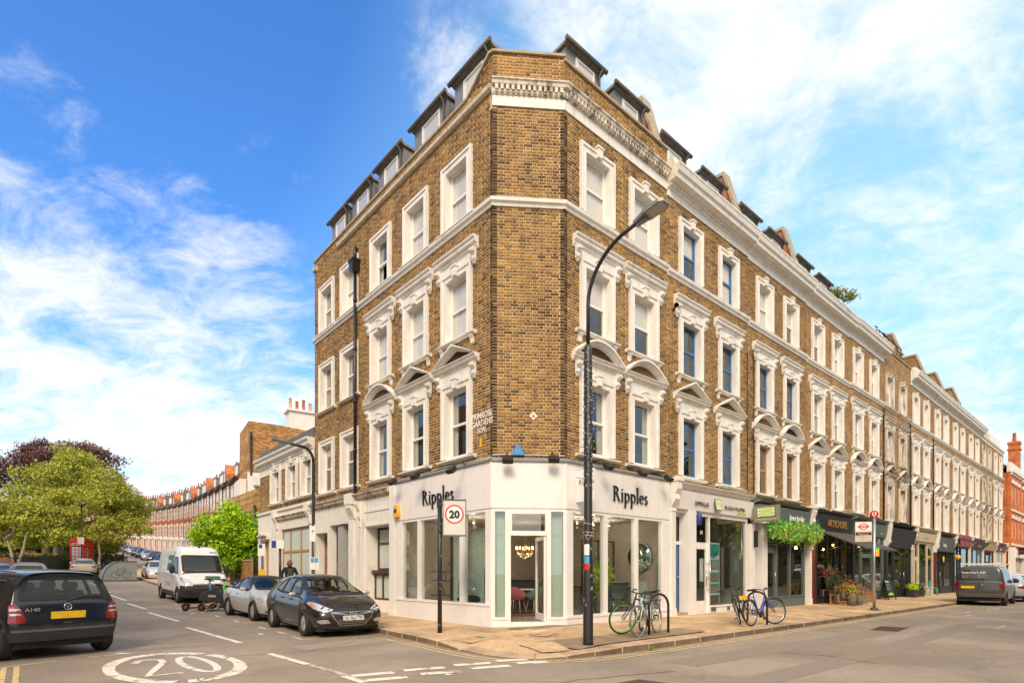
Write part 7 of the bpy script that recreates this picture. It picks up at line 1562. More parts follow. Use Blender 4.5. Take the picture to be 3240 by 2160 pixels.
def lamp_simple(label, base, H, arm, headdir, m='black', r=.055, name='street_lamp', heads=True, rb=.09):
 t = thing(name, label, 'street lamp', base); mb = MB(); mb.tube([(0, 0, 0), (0, 0, H * .22), (0, 0, H * .225), (0, 0, H)], [rb, rb, r, r * .8], 12); mb.build('column', M_[m], t); d = Vector((headdir[0], headdir[1], 0)).normalized()
 return t, d
b = WP(258, 1800, 48.2); b.z = gz(b) + .12; t, d = lamp_simple('thin black lamp column rising in front of the tree by the telephone box', b, 5.6, 0, (1, 0)); MB().lathe([(.001, 5.6), (.22, 5.62), (.28, 5.72), (.2, 5.85), (.001, 5.9)], 12).build('lantern', M_['iron'], t)
mb = MB(); mb.box(-.28, .28, -.12, -.09, 2.35, 2.95); mb.build('sign_plate', M_['signwhite'], t)
# bicycle hangar
b = AB(39.3, -4.35); hgx = thing('bicycle_hangar', 'low grey half round bicycle hangar at the roadside, left of the white van', 'bicycle hangar', b, head_ab(0, 1)); prof = [(.0, 0)] + [(1.15 - 1.15 * math.cos(R_(q)), 1.45 * math.sin(R_(q))) for q in range(0, 91, 9)] + [(2.1, 1.45), (2.1, 0)]
mb = MB(); mb.prism([(x - 1.2, z) for x, z in prof], 'y', 0, 2.6); mb.build('shell', M_['galv'], hgx)
mb = MB(); pp = [(x - 1.2, -.02, z) for x, z in prof[1:-1]]; mb.tube(pp, .035, 6); mb.tube([(-1.2, -.02, .05), (.9, -.02, .05)], .04, 6); mb.build('edge_frame', M_['plasticgr'], hgx)
mb = MB(); ring(mb, -.42, .48, .26, .26, .02, .02, 0, 6.283, -.03, -.01, 18); ring(mb, .28, .48, .26, .26, .02, .02, 0, 6.283, -.03, -.01, 18); mb.build('wheel_emblem', M_['plasticgr'], hgx)
mb = MB(); [mb.prism([(a[0], a[1] - .012), (b2[0], b2[1] - .012), (b2[0], b2[1] + .012), (a[0], a[1] + .012)], 'y', -.03, -.01) for a, b2 in (((-.42, .48), (-.2, .95)), ((-.2, .9), (.15, .88)), ((.28, .48), (.12, 1.02)), ((-.05, .48), (.15, .88)), ((-.42, .48), (-.05, .48)), ((-.2, .9), (-.05, .48)))]; mb.build('frame_emblem', M_['plasticgr'], hgx)
# red brick terrace curving away
poly = [Vector(v) for v in ((43.5, 4.66), (58, 6.6), (73.4, 8.3), (88, 9.8), (104, 10.8), (120, 11.0), (136, 10.7), (150, 9.4), (162, 7.6), (175, 5.0), (186, 1.0), (195, -5.0), (202, -13), (207, -24))]
PT = [AB(*v).xy for v in poly]
def along(s):
 for i in range(len(PT) - 1):
  L = (PT[i+1] - PT[i]).length
  if s <= L: return PT[i].lerp(PT[i+1], s / L)
  s -= L
 return None
rb_ = M_['redtexL']; WH = M_['stucco']; fx_ = {}
def rh_part(name, fn, m):
 if name not in fx_: mb = MB(); fn(mb); fx_[name] = mb.mesh(name.split('|')[0], m)
 return fx_[name]
M_['roof_brown'] = mat('brown_roof', (.16, .11, .08), .85, var=.4, scale=4); M_['chimtex'] = bricktex('chimney_brick', (.30, .115, .05), (.42, .18, .075), (.36, .24, .13), use_x=dL); HWd = 5.9; sF = 0; k = 0; fams = []
def win3(mb, w=1.6, h=1.65):
 mb.box(-w/2 - .08, w/2 + .08, -.01, .03, h, h + .30); mb.box(-w/2 - .08, w/2 + .08, -.04, .03, -.10, 0)
 n = 3 if w > 1.5 else 2
 for i in range(n + 1): x = -w/2 + w * i / n; mb.box(x - .05, x + .05, -.0, .06, 0, h)
 mb.box(-w/2, w/2, -.02, .05, h * .48, h * .48 + .09)
pane3 = lambda mb, w=1.6, h=1.65: mb.box(-w/2, w/2, .01, .025, 0, h)
def red_house(M, k, label):
 t = thing('brick_house', label, 'house', M=M, group='red brick terrace houses curving away'); w = HWd
 put('wall', rh_part('wall', lambda mb: mb.box(0, w, .02, .3, 0, 8.9), rb_), t)
 for z in (3.75, 6.75):
  for x in (1.35, 4.35):
   o = put('window', rh_part('window', win3, WH), t, T(x, 0, z)); put('glass_pane', rh_part('glass_pane', pane3, M_['glass_far']), o)
 put('string_band', rh_part('string_band', lambda mb: (mb.box(0, w, -.08, .02, 6.2, 6.35), mb.box(0, w, -.06, .02, 3.2, 3.4)), M_['redtexL']), t)
 put('porch', rh_part('porch', lambda mb: (mb.box(0, w, -.35, .02, 2.85, 3.1), mb.prism([(-.4, 3.12), (.02, 3.12), (.02, 3.45)], 'x', 0, w), [mb.box(x, x + .14, -.32, -.2, 0, 2.85) for x in (.05, 1.9, 3.4, 4.4, 5.5)]), WH), t)
 put('ground_floor', rh_part('ground_floor', lambda mb: (mb.box(.3, 1.9, -.2, .02, 0, 1.6), mb.box(2.2, 3.2, -.02, .0, 0, 2.6), mb.box(3.7, 5.4, -.2, .02, 0, 1.6)), rb_), t)
 put('roof', rh_part('roof', lambda mb: mb.prism([(-.22, 8.85), (-.22, 8.97), (3.8, 12.2), (9, 8.9), (9, 0), (.3, 0), (.3, 8.9)], 'x', 0, w), M_['roof_brown']), t)
 put('gutter', rh_part('gutter', lambda mb: mb.tube([(0, -.28, 8.92), (w, -.28, 8.92)], .05, 6), M_['black']), t); put('downpipe', rh_part('downpipe', lambda mb: mb.tube([(.06, -.03, 8.9), (.06, -.03, .2)], .035, 5), M_['black']), t)
 if k % 3 != 2:
  wd = 2.2 if k % 3 == 0 else 1.3
  d = put('dormer', rh_part('dormer|%d' % (k % 3), lambda mb: (mb.box(2.9 - wd/2, 2.9 + wd/2, 1.0, 3.4, 9.6, 11.1), mb.box(2.8 - wd/2, 3.0 + wd/2, .85, 3.5, 11.1, 11.25)), M_['zinc']), t)
  put('window', rh_part('dwindow|%d' % (k % 3), lambda mb: (mb.box(2.9 - wd/2, 2.9 + wd/2, .93, 1.0, 9.8, 11.1)), M_['white']), d)
 else:
  d = put('dormer', rh_part('gdormer', lambda mb: mb.prism([(2.1, 9.4), (3.7, 9.4), (3.7, 10.6), (2.9, 11.7), (2.1, 10.6)], 'y', .6, 3.4), rb_), t); put('window', rh_part('gwindow', lambda mb: mb.box(2.5, 3.3, .55, .6, 9.6, 10.7), M_['glass_far']), d)
 c = put('chimney_stack', rh_part('chimney_stack', lambda mb: (mb.box(-.35, .35, 2.8, 4.6, 10.2, 12.6), mb.box(-.42, .42, 2.7, 4.7, 12.35, 12.6)), M_['chimtex']), t)
 for i in range(4): put('chimney_pot', rh_part('chimney_pot', lambda mb: mb.lathe([(.14, 0), (.15, .1), (.11, .2), (.11, .7), (.14, .75)], 8), M_['pot']), c, T(0, 3.05 + i * .42, 12.6))
 return t
M_['glass_far'] = mat('far_glass', (.10, .09, .08), .15, var=.3, coat=1)
total = sum((PT[i+1] - PT[i]).length for i in range(len(PT) - 1)); nh = int(total / HWd); ords = ['nearest', 'second', 'third', 'fourth', 'fifth', 'sixth', 'seventh', 'eighth', 'ninth', 'tenth', 'eleventh', 'twelfth', 'thirteenth', 'fourteenth', 'fifteenth', 'sixteenth', 'seventeenth', 'eighteenth', 'nineteenth', 'twentieth', 'twenty first', 'twenty second', 'twenty third', 'twenty fourth', 'twenty fifth', 'twenty sixth', 'twenty seventh', 'twenty eighth', 'twenty ninth', 'thirtieth', 'thirty first', 'thirty second', 'thirty third', 'thirty fourth', 'thirty fifth', 'thirty sixth', 'thirty seventh', 'thirty eighth', 'thirty ninth', 'fortieth']
for k in range(nh):
 p0, p1 = along(k * HWd), along((k + 1) * HWd)
 if p0 is None or p1 is None: break
 o = Vector((p1.x, p1.y)); M = frame(o, (p0 - p1)); c = (p0 + p1) / 2; M.translation.z = g(*toab(c.x, c.y)) - .05
 lab = 'red brick terrace house with white window bands, %s from the near end of the curve' % ords[k] if k < 10 else 'red brick terrace house far along the curve, %s from its near end' % ords[k]
 red_house(M, k, lab)
o = PT[0]; M = frame(o, (PT[0] - PT[1])); M.translation.z = gz(Vector((o.x, o.y, 0))) - .05
eh = thing('end_house', 'tall end house of the red terrace with an orange stock brick flank wall', 'house', M=M)
mb = MB(); mb.prism([(0, 0), (14, 0), (14, 12.6), (7.0, 12.6), (2.4, 12.9), (.1, 12.9)], 'x', .0, 5.0)
M_['flank'] = bricktex('flank_brick', (.24, .09, .03), (.55, .30, .09), (.42, .28, .14), use_x=dR, bw=.26, bh=.10, msize=.012); mb.build('wall', M_['flank'], eh)
mb = MB(); mb.prism([(5.0, 12.6), (14.5, 12.6), (14.5, 12.8), (9.8, 15.4)], 'x', -.3, 5.4); mb.build('roof', M_['tile'], eh)
mb = MB(); mb.box(1, 4.6, -.5, .0, 0, 8.2); mb.build('bay', WH, eh)
mb = MB(); mb.box(4.95, 5.2, .0, 2.2, 0, 8.4); mb.box(5.0, 5.06, .0, 2.2, 8.4, 8.7); mb.build('rendered_return', WH, eh)
mb = MB(); mb.tube([(5.12, .25, 12), (5.12, .25, 0)], .08, 6); mb.build('downpipe', M_['black'], eh)
mb = MB(); mb.box(3.4, 4.9, 3.3, 6.6, 12.6, 14.3); mb.box(3.3, 5.05, 3.1, 6.8, 14.3, 14.5); cs_ = mb.build('chimney_stack', M_['stucco'], eh)
for i in range(6): MB().lathe([(.16, 0), (.17, .15), (.13, .25), (.13, 1.0 - .2 * (i % 2)), (.16, 1.05 - .2 * (i % 2))], 8).build('chimney_pot', M_['pot' if i in (1, 2, 4) else 'potlt'], cs_, T(4.2, 3.5 + i * .55, 14.5))
MB().tube([(4.2, 7.4, 13), (4.2, 7.4, 17.5)], .03, 5).tube([(4.2, 7.1, 17), (4.2, 7.8, 17.2)], .02, 4).tube([(4.2, 7.0, 16.5), (4.2, 7.9, 16.8)], .02, 4).tube([(4.2, 7.15, 16.1), (4.2, 7.7, 16.3)], .02, 4).build('aerial', M_['iron'], eh)
p = WP(779, 1800, 33); M = frame(p.xy, Vector((dR.x, dR.y))); M.translation.z = gz(p)
yd = thing('yard_building', 'plain yellow brick yard building between the bright shrub and the white cottage', 'building', M=M)
M_['yellowtex'] = bricktex('yellow_brick_wall', (.30, .17, .05), (.52, .33, .11), (.44, .31, .16), use_x=dR, bw=.24, bh=.12)
mb = MB(); mb.box(.6, 8, 0, .3, 0, 6.3); mb.prism([(0, 0), (.6, 0), (.6, 6.3), (.1, 4.3)], 'y', 0, .3); mb.box(.6, .9, .3, 7, 0, 6.2); mb.build('wall', M_['yellowtex'], yd); mb = MB(); mb.box(.5, 8, -.05, .35, 6.3, 6.42); mb.build('coping', M_['coping'], yd)
MB().tube([(.45, -.08, 5.2), (.45, -.08, 0)], .07, 6).build('downpipe', M_['iron'], yd)
p0, p1 = AB(24.5, -.9), AB(18.4, -.9); M = frame(p0.xy, (p1 - p0).xy); M.translation.z = p0.z - .1
bw_ = thing('boundary_wall', 'low brown brick boundary wall under the bright green shrub', 'wall', M=M); mb = MB(); L = (p1 - p0).xy.length; mb.box(0, L * .72, 0, .25, 0, 1.9); mb.box(L * .72 - .3, L * .72, -.05, .3, 0, 2.1); mb.build('brick_wall', M_['bricktexL'], bw_); mb = MB(); mb.box(-.02, L * .72 + .02, -.04, .29, 1.9, 1.98); mb.build('coping', M_['coping'], bw_)
gt = thing('slatted_gate', 'black slatted gate between the brick boundary wall and the white cottage', 'gate', M=M @ T(L * .72, 0, 0)); [MB().box(.02, L * .28, 0, .03, .15 + i * .2, .31 + i * .2).build('slat', M_['black'], gt) for i in range(10)]; mb = MB(); mb.box(0, .06, -.02, .05, 0, 2.2); mb.box(L * .28 - .06, L * .28, -.02, .05, 0, 2.2); mb.build('gate_frame', M_['black'], gt)
# street furniture
def onpave(a, b, dz=0.0): p = AB(a, b); return Vector((p.x, p.y, pave_z(Vector((a, b))) + .008 + dz))
b = onpave(-2.96, -1.56, .004); lp = thing('street_lamp', 'tall black street lamp column wound with fairy lights in front of the showroom', 'street lamp', b)
mb = MB(); mb.tube([(0, 0, 0), (0, 0, .05), (0, 0, 1.62), (0, 0, 1.70), (0, 0, 5.70), (0, 0, 5.78)], [.103, .098, .096, .082, .078, .05], 20); mb.build('column', M_['blackworn'], lp)
nO = Vector((dR.y, -dR.x)); nO3 = Vector((nO.x, nO.y, 0)); mb = MB(); pts = [(0, 0, 5.75), (0, 0, 6.55)] + [tuple(nO3 * (1.15 * (1 - math.cos(R_(q)))) + Vector((0, 0, 6.55 + 1.02 * math.sin(R_(q))))) for q in range(8, 73, 8)]
e = Vector(pts[-1]); d2 = (nO3 * .97 + Vector((0, 0, .18))).normalized(); pts.append(tuple(e + d2 * .35)); mb.tube(pts, .036, 12); mb.build('bracket_arm', M_['iron'], lp)
h0 = Vector(pts[-1]); th = math.atan2(nO.y, nO.x); MH_ = T(*h0) @ Matrix.Rotation(th, 4, 'Z') @ RY(-7) @ S3(.88, .88, .9)
mb = MB(); mb.prism([(-.05, -.06), (.18, -.12), (.26, -.155), (.62, -.165), (.70, -.10), (.70, .10), (.62, .165), (.26, .155), (.18, .12), (-.05, .06)], 'z', -.02, .045, 0, MH_); mb.prism([(0, -.03), (.25, -.05), (.25, .05), (0, .03)], 'z', -.08, -.02, 0, MH_); hd = mb.build('lamp_head', M_['zinc'], lp)
mb = MB(); mb.box(.30, .66, -.13, .13, -.026, -.020, 0, MH_); mb.build('lamp_glass', mat('led_lens', (.36, .34, .32), .3), hd)
fl = thing('fairy_lights', 'string of small white bulbs wound round the tall lamp column', 'fairy lights', b); mb = MB(); pts = []; random.seed(3)
for i in range(330): z = 3.0 + i * .0075; a = i * .42; r = .088 + .012 * math.sin(i * 1.7); pts.append((r * math.cos(a), r * math.sin(a), z + .03 * math.sin(i * .9)))
mb.tube(pts, .005, 4); mb.build('wire', M_['plasticdk'], fl); mb = MB()
for i in range(0, 330, 4): p = pts[i]; mb.ball((p[0] * 1.15 + random.uniform(-.012, .012), p[1] * 1.15 + random.uniform(-.012, .012), p[2]), .011, 5)
stuffed(mb.build('bulbs', M_['signwhite'], fl))
mb = MB(); [mb.tube([(.085 * math.cos(a0), .085 * math.sin(a0), 4.7 - i * .3), (.24 * math.cos(a0), .24 * math.sin(a0), 4.74 - i * .3)], .005, 4) for i, a0 in enumerate((-.2, 3.3, .1, 3.0, -.4, 2.8))]; mb.build('loose_wire', M_['plasticdk'], fl)
po = thing('poster', 'small white blue and red notice fixed to the tall lamp column', 'poster', b);
for z0, z1, m in ((1.72, 1.93, 'signwhite'), (1.56, 1.70, 'bluetint'), (1.44, 1.56, 'redpaint')):
 if m == 'bluetint': M_[m] = mat('poster_blue', (.06, .35, .6), .5, var=.3, scale=40)
 mb = MB(); k = len(mb.v)
 for i in range(6): a = R_(215 + i * 12); mb.v += [(.101 * math.cos(a), .101 * math.sin(a), z0), (.101 * math.cos(a), .101 * math.sin(a), z1)]
 mb.f = [(2*i, 2*i+2, 2*i+3, 2*i+1) for i in range(5)]; mb.m = [0] * 5; mb.sm = [False] * 5; mb.build('notice', M_[m], po)
mb = MB(); [mb.tube([(.102 * math.cos(a), .102 * math.sin(a), z + .01 * math.sin(a * 2)) for a in [i * .3 for i in range(22)]], .006, 4) for z in (2.10, 2.16, 2.32)]; mb.tube([(-.02, -.10, 2.16), (-.06, -.12, 2.05), (.0, -.13, 2.0), (.05, -.11, 2.12)], .006, 4); mb.build('string_tie', M_['stone_cream'], po)
b = onpave(.70, -2.52); ss = thing('speed_sign', 'speed limit 20 sign on a scratched black post in front of the left showroom window', 'road sign', b)
mb = MB(); mb.tube([(0, 0, 0), (0, 0, 3.08)], .052, 16); mb.lathe([(.052, 3.08), (.045, 3.10), (.001, 3.105)], 16); mb.build('post', M_['blackworn'], ss)
Ms = RZ(4) @ T(.07, -.02, 2.22)
mb = MB(); mb.box(0, .54, -.10, .06, 0, .84, 0, Ms); box_ = mb.build('sign_box', M_['signgrey'], ss); mb = MB(); mb.box(.02, .52, -.106, -.101, .03, .80, 0, Ms); mb.build('sign_face', mat('sign_face_cream', (.60, .60, .56), .45, var=.05), box_)
for q in ((0, .54, -.118, -.10, 0, .018), (0, .54, -.118, -.10, .822, .84), (0, .018, -.118, -.10, .018, .822), (.522, .54, -.118, -.10, .018, .822)): MB().box(*q, 0, Ms).build('sign_rim', M_['plasticgr'], box_)
mb = MB(); ring(mb, .27, .50, .215, .215, .034, .034, -math.pi, math.pi, -.112, -.1065, 36); mb.v = [tuple(Ms @ Vector(v)) for v in mb.v]; mb.build('red_ring', M_['signred'], box_)
mb = MB(); mb.lathe([(.001, 0), (.182, 0)], 30, 0, Ms @ T(.27, -.1085, .50) @ RX(90)); mb.build('roundel', M_['signwhite'], box_)
text('20', .235, M_['black'], box_, Ms @ T(.27, -.112, .415), depth=.003, align='CENTER', off=.011, sx=1.0)
mb = MB(); mb.box(-.09, .02, -.06, .02, .1, .14, 0, Ms); mb.box(-.09, .02, -.06, .02, .7, .74, 0, Ms); mb.build('clamp', M_['iron'], ss)
b = onpave(7.6, -2.75); t, d = lamp_simple('slim black street lamp with a short arm beside the white shops on the left street', b, 4.9, 0, (1, 0), r=.06, rb=.085); dd = Vector((-dR.x, -dR.y, 0))
mb = MB(); mb.tube([(0, 0, 4.9)] + [tuple(dd * (.35 * (1 - math.cos(R_(q)))) + Vector((0, 0, 4.9 + .45 * math.sin(R_(q))))) for q in range(0, 91, 15)] + [tuple(dd * .75 + Vector((0, 0, 5.40)))], .045, 10); mb.build('bracket_arm', M_['iron'], t)
mb = MB(); Mh = T(*(dd * .70 + Vector((0, 0, 5.40)))) @ Matrix.Rotation(math.atan2(dd.y, dd.x), 4, 'Z') @ RY(-6); mb.prism([(0, -.05), (.15, -.13), (.55, -.13), (.62, 0), (.55, .13), (.15, .13), (0, .05)], 'z', -.03, .03, 0, Mh); mb.build('lamp_head', M_['zinc'], t)
fc_ = math.atan2(b.y, b.x) - math.pi / 2
def sgn(par, z0, z1, w, m, x0=0, y=-.075): mb = MB(); mb.box(x0 - w / 2, x0 + w / 2, y - .01, y, z0, z1); return mb.build('sign_plate', M_[m], par, Matrix.Rotation(fc_, 4, 'Z'))
s_ = sgn(t, 2.35, 2.85, .17, 'signwhite', -.03); text('P', .14, M_['black'], s_, T(-.05, -.088, 2.62), depth=.001); s_ = sgn(t, 1.45, 1.85, .26, 'signwhite', .03); mb = MB(); mb.box(-.08, .14, -.09, -.086, 1.68, 1.83); mb.build('print', M_['bluetint'], s_)
mb = MB(); mb.tube([(.06, -.05, 2.9), (.05, -.08, 2.2), (.10, -.08, 1.2), (.08, -.06, .3)], .01, 5); mb.build('hanging_cord', M_['stucco'], t)
b = onpave(10.7, -2.75); t = thing('parking_sign', 'blue and white parking sign on a black post by the cottage door', 'road sign', b); MB().tube([(0, 0, 0), (0, 0, 2.5)], .045, 12).build('post', M_['black'], t); s_ = sgn(t, 2.2, 2.5, .42, 'signwhite', -.08, -.06); mb = MB(); mb.box(-.28, -.13, -.075, -.071, 2.22, 2.48); mb.build('print', bpy.data.materials['label_blue'], s_)
b = onpave(12.7, -2.75); t = thing('parking_sign', 'white parking sign on a grey post with a yellow box, by the bright shrub', 'road sign', b); MB().tube([(0, 0, 0), (0, 0, 2.5)], .045, 12).build('post', M_['plasticgr'], t); s_ = sgn(t, 1.95, 2.42, .26, 'signwhite', -.03, -.06); mb = MB(); mb.box(-.12, -.0, -.075, -.071, 2.25, 2.40); mb.build('print', bpy.data.materials['label_blue'], s_); mb = MB(); mb.box(-.13, .10, -.16, -.05, 1.1, 1.42); mb.build('yellow_box', M_['yellow'], t, Matrix.Rotation(fc_, 4, 'Z'))
# bicycles: x forward, wheel plane y = 0
def bicycle(name, label, M, frame_m, rim_m='steel', tyre_m='rubber', wheel_r=.345, step=False, guards=True, basket=False, steer=0, group=None, cat='bicycle', rack=False, flat_bar=True, saddle_m='black'):
 t = thing(name, label, cat, M=M, group=group); r = wheel_r; wb = 1.05; fm = M_[frame_m] if isinstance(frame_m, str) else frame_m
 bb = Vector((-.10, 0, .29)); st = Vector((-.27, 0, .78)); hd0, hd1 = Vector((.30, 0, .84)), Vector((.345, 0, .68)); ra, fa = Vector((-wb/2, 0, r)), Vector((wb/2, 0, r))
 mb = MB()
 if step: mb.tube([hd1, (.15, 0, .45), (.02, 0, .34), bb], .022, 8); mb.tube([hd0 - Vector((0, 0, .05)), (.18, 0, .60), (-.0, 0, .42), (-.15, 0, .42)], .018, 8)
 else: mb.tube([hd0 - Vector((.0, 0, .03)), st - Vector((0, 0, .06))], .018, 8); mb.tube([hd1, bb], .022, 8)
 mb.tube([bb, st], .018, 8); mb.tube([hd0, hd1], .024, 8)
 for s in (-1, 1): mb.tube([bb + Vector((0, s*.03, 0)), ra + Vector((0, s*.06, 0))], .012, 6); mb.tube([st + Vector((0, s*.012, -.08)), ra + Vector((0, s*.06, 0))], .010, 6)
 mb.build('frame', fm, t)
 key = ('bw', r, rim_m, tyre_m)
 if key not in WM:
  m1 = MB(); m1.tube([(r * .955 * math.cos(a), 0, r * .955 * math.sin(a)) for a in [i * math.pi / 18 for i in range(36)]], .019, 8, 0, True); ty = m1.mesh('tyre', M_[tyre_m])
  m1 = MB(); m1.tube([(r * .885 * math.cos(a), 0, r * .885 * math.sin(a)) for a in [i * math.pi / 18 for i in range(36)]], .011, 6, 0, True); m1.tube([(0, -.035, 0), (0, .035, 0)], .02, 8); ri = m1.mesh('rim', M_[rim_m] if rim_m in M_ else rim_m)
  m1 = MB(); [m1.tube([(.015 * math.cos(a + .5), (.03 if i % 2 else -.03), .015 * math.sin(a + .5)), (r * .88 * math.cos(a), 0, r * .88 * math.sin(a))], .0016, 3, cap=False) for i, a in enumerate([i * math.pi / 14 for i in range(28)])]; sp_ = m1.mesh('spokes', M_['steel']); WM[key] = (ty, ri, sp_)
 ty, ri, sp_ = WM[key]
 F = T(*hd0) @ RZ(steer) @ T(*(-hd0))
 for c, fr in ((ra, 0), (fa, 1)):
  w = put('wheel', ty, t, (F if fr else Matrix.Identity(4)) @ T(*c)); put('rim', ri, w); put('spokes', sp_, w)
  if guards: mb = MB(); mb.tube([(c.x + (r + .025) * math.cos(a), 0, c.z + (r + .025) * math.sin(a)) for a in [R_(q) for q in (range(20, 175, 12) if not fr else range(40, 165, 12))]], .014, 6); mb.build('mudguard', M_['black'] if guards is True else guards, t, F if fr else None)
 mb = MB(); [mb.tube([hd1 + Vector((0, s*.045, 0)), fa + Vector((0, s*.05, 0))], .013, 6) for s in (-1, 1)]; mb.tube([hd1 + Vector((0, -.045, 0)), hd1 + Vector((0, .045, 0))], .015, 6); mb.build('fork', fm, t, F)
 mb = MB(); top = hd0 + Vector((-.015, 0, .08)); mb.tube([hd0, top], .016, 8)
 mb.tube([top + Vector((-.10, -.30, .06)), top + Vector((.0, -.18, .04)), top + Vector((.03, 0, .01)), top + Vector((0, .18, .04)), top + Vector((-.10, .30, .06))], .012, 6); [mb.tube([top + Vector((-.10, s*.30, .06)), top + Vector((-.19, s*.33, .05))], .017, 6) for s in (-1, 1)]; mb.build('handlebar', M_['plasticdk'], t, F)
 mb = MB(); mb.tube([st, st + Vector((-.03, 0, .14))], .013, 6); mb.prism([(-.15, .0), (-.13, .05), (-.02, .055), (.13, .03), (.14, .01), (0, .0)], 'y', -.035, .035, 0, T(*(st + Vector((-.03, 0, .13))))); mb.prism([(-.15, -.08), (-.15, .08), (-.04, .045), (-.04, -.045)], 'z', .01, .05, 0, T(*(st + Vector((-.03, 0, .13))))); mb.build('saddle', M_[saddle_m], t)
 mb = MB(); mb.lathe([(.001, -.006), (.09, -.006), (.09, .006), (.001, .006)], 18, 0, T(bb.x, -.05, bb.z) @ RX(90)); mb.tube([bb + Vector((0, -.06, 0)), bb + Vector((.10, -.07, -.13))], .010, 6); mb.tube([bb + Vector((0, .06, 0)), bb + Vector((-.10, .07, .13))], .010, 6); mb.box(.05, .15, -.15, -.07, -.015, .015, 0, T(bb.x, 0, bb.z - .13)); mb.box(-.15, -.05, .07, .15, -.015, .015, 0, T(bb.x, 0, bb.z + .13)); mb.tube([(bb.x, -.05, bb.z + .09), (ra.x, -.05, ra.z + .035), (ra.x - .035, -.05, ra.z), (ra.x, -.05, ra.z - .035), (bb.x, -.05, bb.z - .09)], .005, 4); mb.build('crank', M_['iron'], t)
 if rack: mb = MB(); mb.box(-.80, -.34, -.06, .06, .74, .755); [mb.tube([(-.7, s*.05, .74), (ra.x, s*.06, ra.z)], .007, 5) for s in (-1, 1)]; mb.build('luggage_rack', M_['iron'], t)
 return t
def bikeM(a0, b0, a1, b1, lean=0, dz=0.0):   # rear contact and front contact points on the pavement
 p, q = onpave(a0, b0), onpave(a1, b1); x = (q - p).normalized(); c = (p + q) / 2; n = Vector((-x.y, x.x, 0)).normalized(); z = x.cross(n); M = Matrix((x, n, z)).transposed().to_4x4(); M.translation = c + Vector((0, 0, dz)); return M @ RX(lean)
M_['pale_green'] = mat('pale_green_frame', (.42, .55, .48), .35, coat=.5); M_['bike_green'] = mat('acid_green_rim', (.22, .55, .02), .4); M_['bike_blue'] = mat('violet_blue_frame', (.03, .03, .42), .3, coat=.6); M_['grey_tyre'] = mat('grey_tyre', (.16, .16, .15), .7)
b = onpave(-2.82, .61); rk = thing('bicycle_rack', 'black hoop bicycle rack in front of the showroom', 'bicycle rack', b, head_ab(.02, .76)); mb = MB(); mb.tube([(0, 0, 0), (0, 0, .62)] + [(.385 - .385 * math.cos(R_(q)), 0, .62 + .28 * math.sin(R_(q))) for q in range(15, 166, 15)] + [(.77, 0, .62), (.77, 0, 0)], .028, 12); mb.build('hoop', M_['iron'], rk)
bicycle('bicycle', 'pale green bicycle with grey tyres, nearest of the two at the showroom rack', bikeM(-2.66, 1.22, -3.0, -.02, 4), 'pale_green', 'steel', 'grey_tyre', steer=-8, guards=False, rack=True)
bicycle('bicycle', 'dark bicycle with bright green wheel rims behind the pale green bicycle', bikeM(-2.30, 1.10, -2.60, .05, -10), 'iron', 'bike_green', steer=-38, guards=False)
b = onpave(-2.93, 5.45); rk = thing('bicycle_rack', 'black hoop bicycle rack hidden among the blue bicycles outside the dental shop', 'bicycle rack', b, head_ab(.8, .3)); mb = MB(); mb.tube([(-.35, 0, 0), (-.35, 0, .62)] + [(-.35 * math.cos(R_(q)), 0, .62 + .25 * math.sin(R_(q))) for q in range(15, 166, 15)] + [(.35, 0, .62), (.35, 0, 0)], .028, 12); mb.build('hoop', M_['iron'], rk)
bl = bicycle('bicycle', 'violet blue step through bicycle at the kerb outside the dental shop', bikeM(-3.2, 4.56, -3.26, 5.60, -6), 'bike_blue', steer=-30, step=True, rack=True)
mb = MB(); mb.box(-.84, -.72, -.08, .08, .70, .80); mb.build('rear_reflector', M_['yellow'], bl); MB().tube([(.5, -.05, .68), (.52, .05, .66), (.42, .08, .5)], .02, 6).build('cable_lock', M_['bluetint'], bl)
bicycle('bicycle', 'black bicycle leaning behind the violet blue bicycle', bikeM(-2.55, 5.6, -2.80, 4.62, 14), 'iron', steer=18)
for i, (sx, lab) in enumerate(((335, 'blue bicycle leaning on the garden railings right of the telephone box'), (352, 'pale bicycle leaning on the garden railings right of the blue one'))):
 p = WP(sx, 1800, 47.5); a, b_ = toab(p.x, p.y); c = bicycle('bicycle', lab, AB(a, b_, .12).to_3d() and T(*AB(a, b_, .12)) @ RZ(60 + 20 * i) @ RX(8), ('bike_blue', 'steel')[i], guards=False)
p = WP(368, 1800, 47.2); mb = MB(); mb.ball((0, 0, .55), .5, 10, 0, (1.7, .8, 1.0)); mb.ball((-.5, 0, .35), .35, 8, 0, (1, .7, 1)); o = mb.build('moped_cover', M_['galv'], None, T(p.x, p.y, gz(p) + .12) @ RZ(-20)); tag(o, 'grey covered moped slumped beside the bicycles at the garden corner', 'moped')
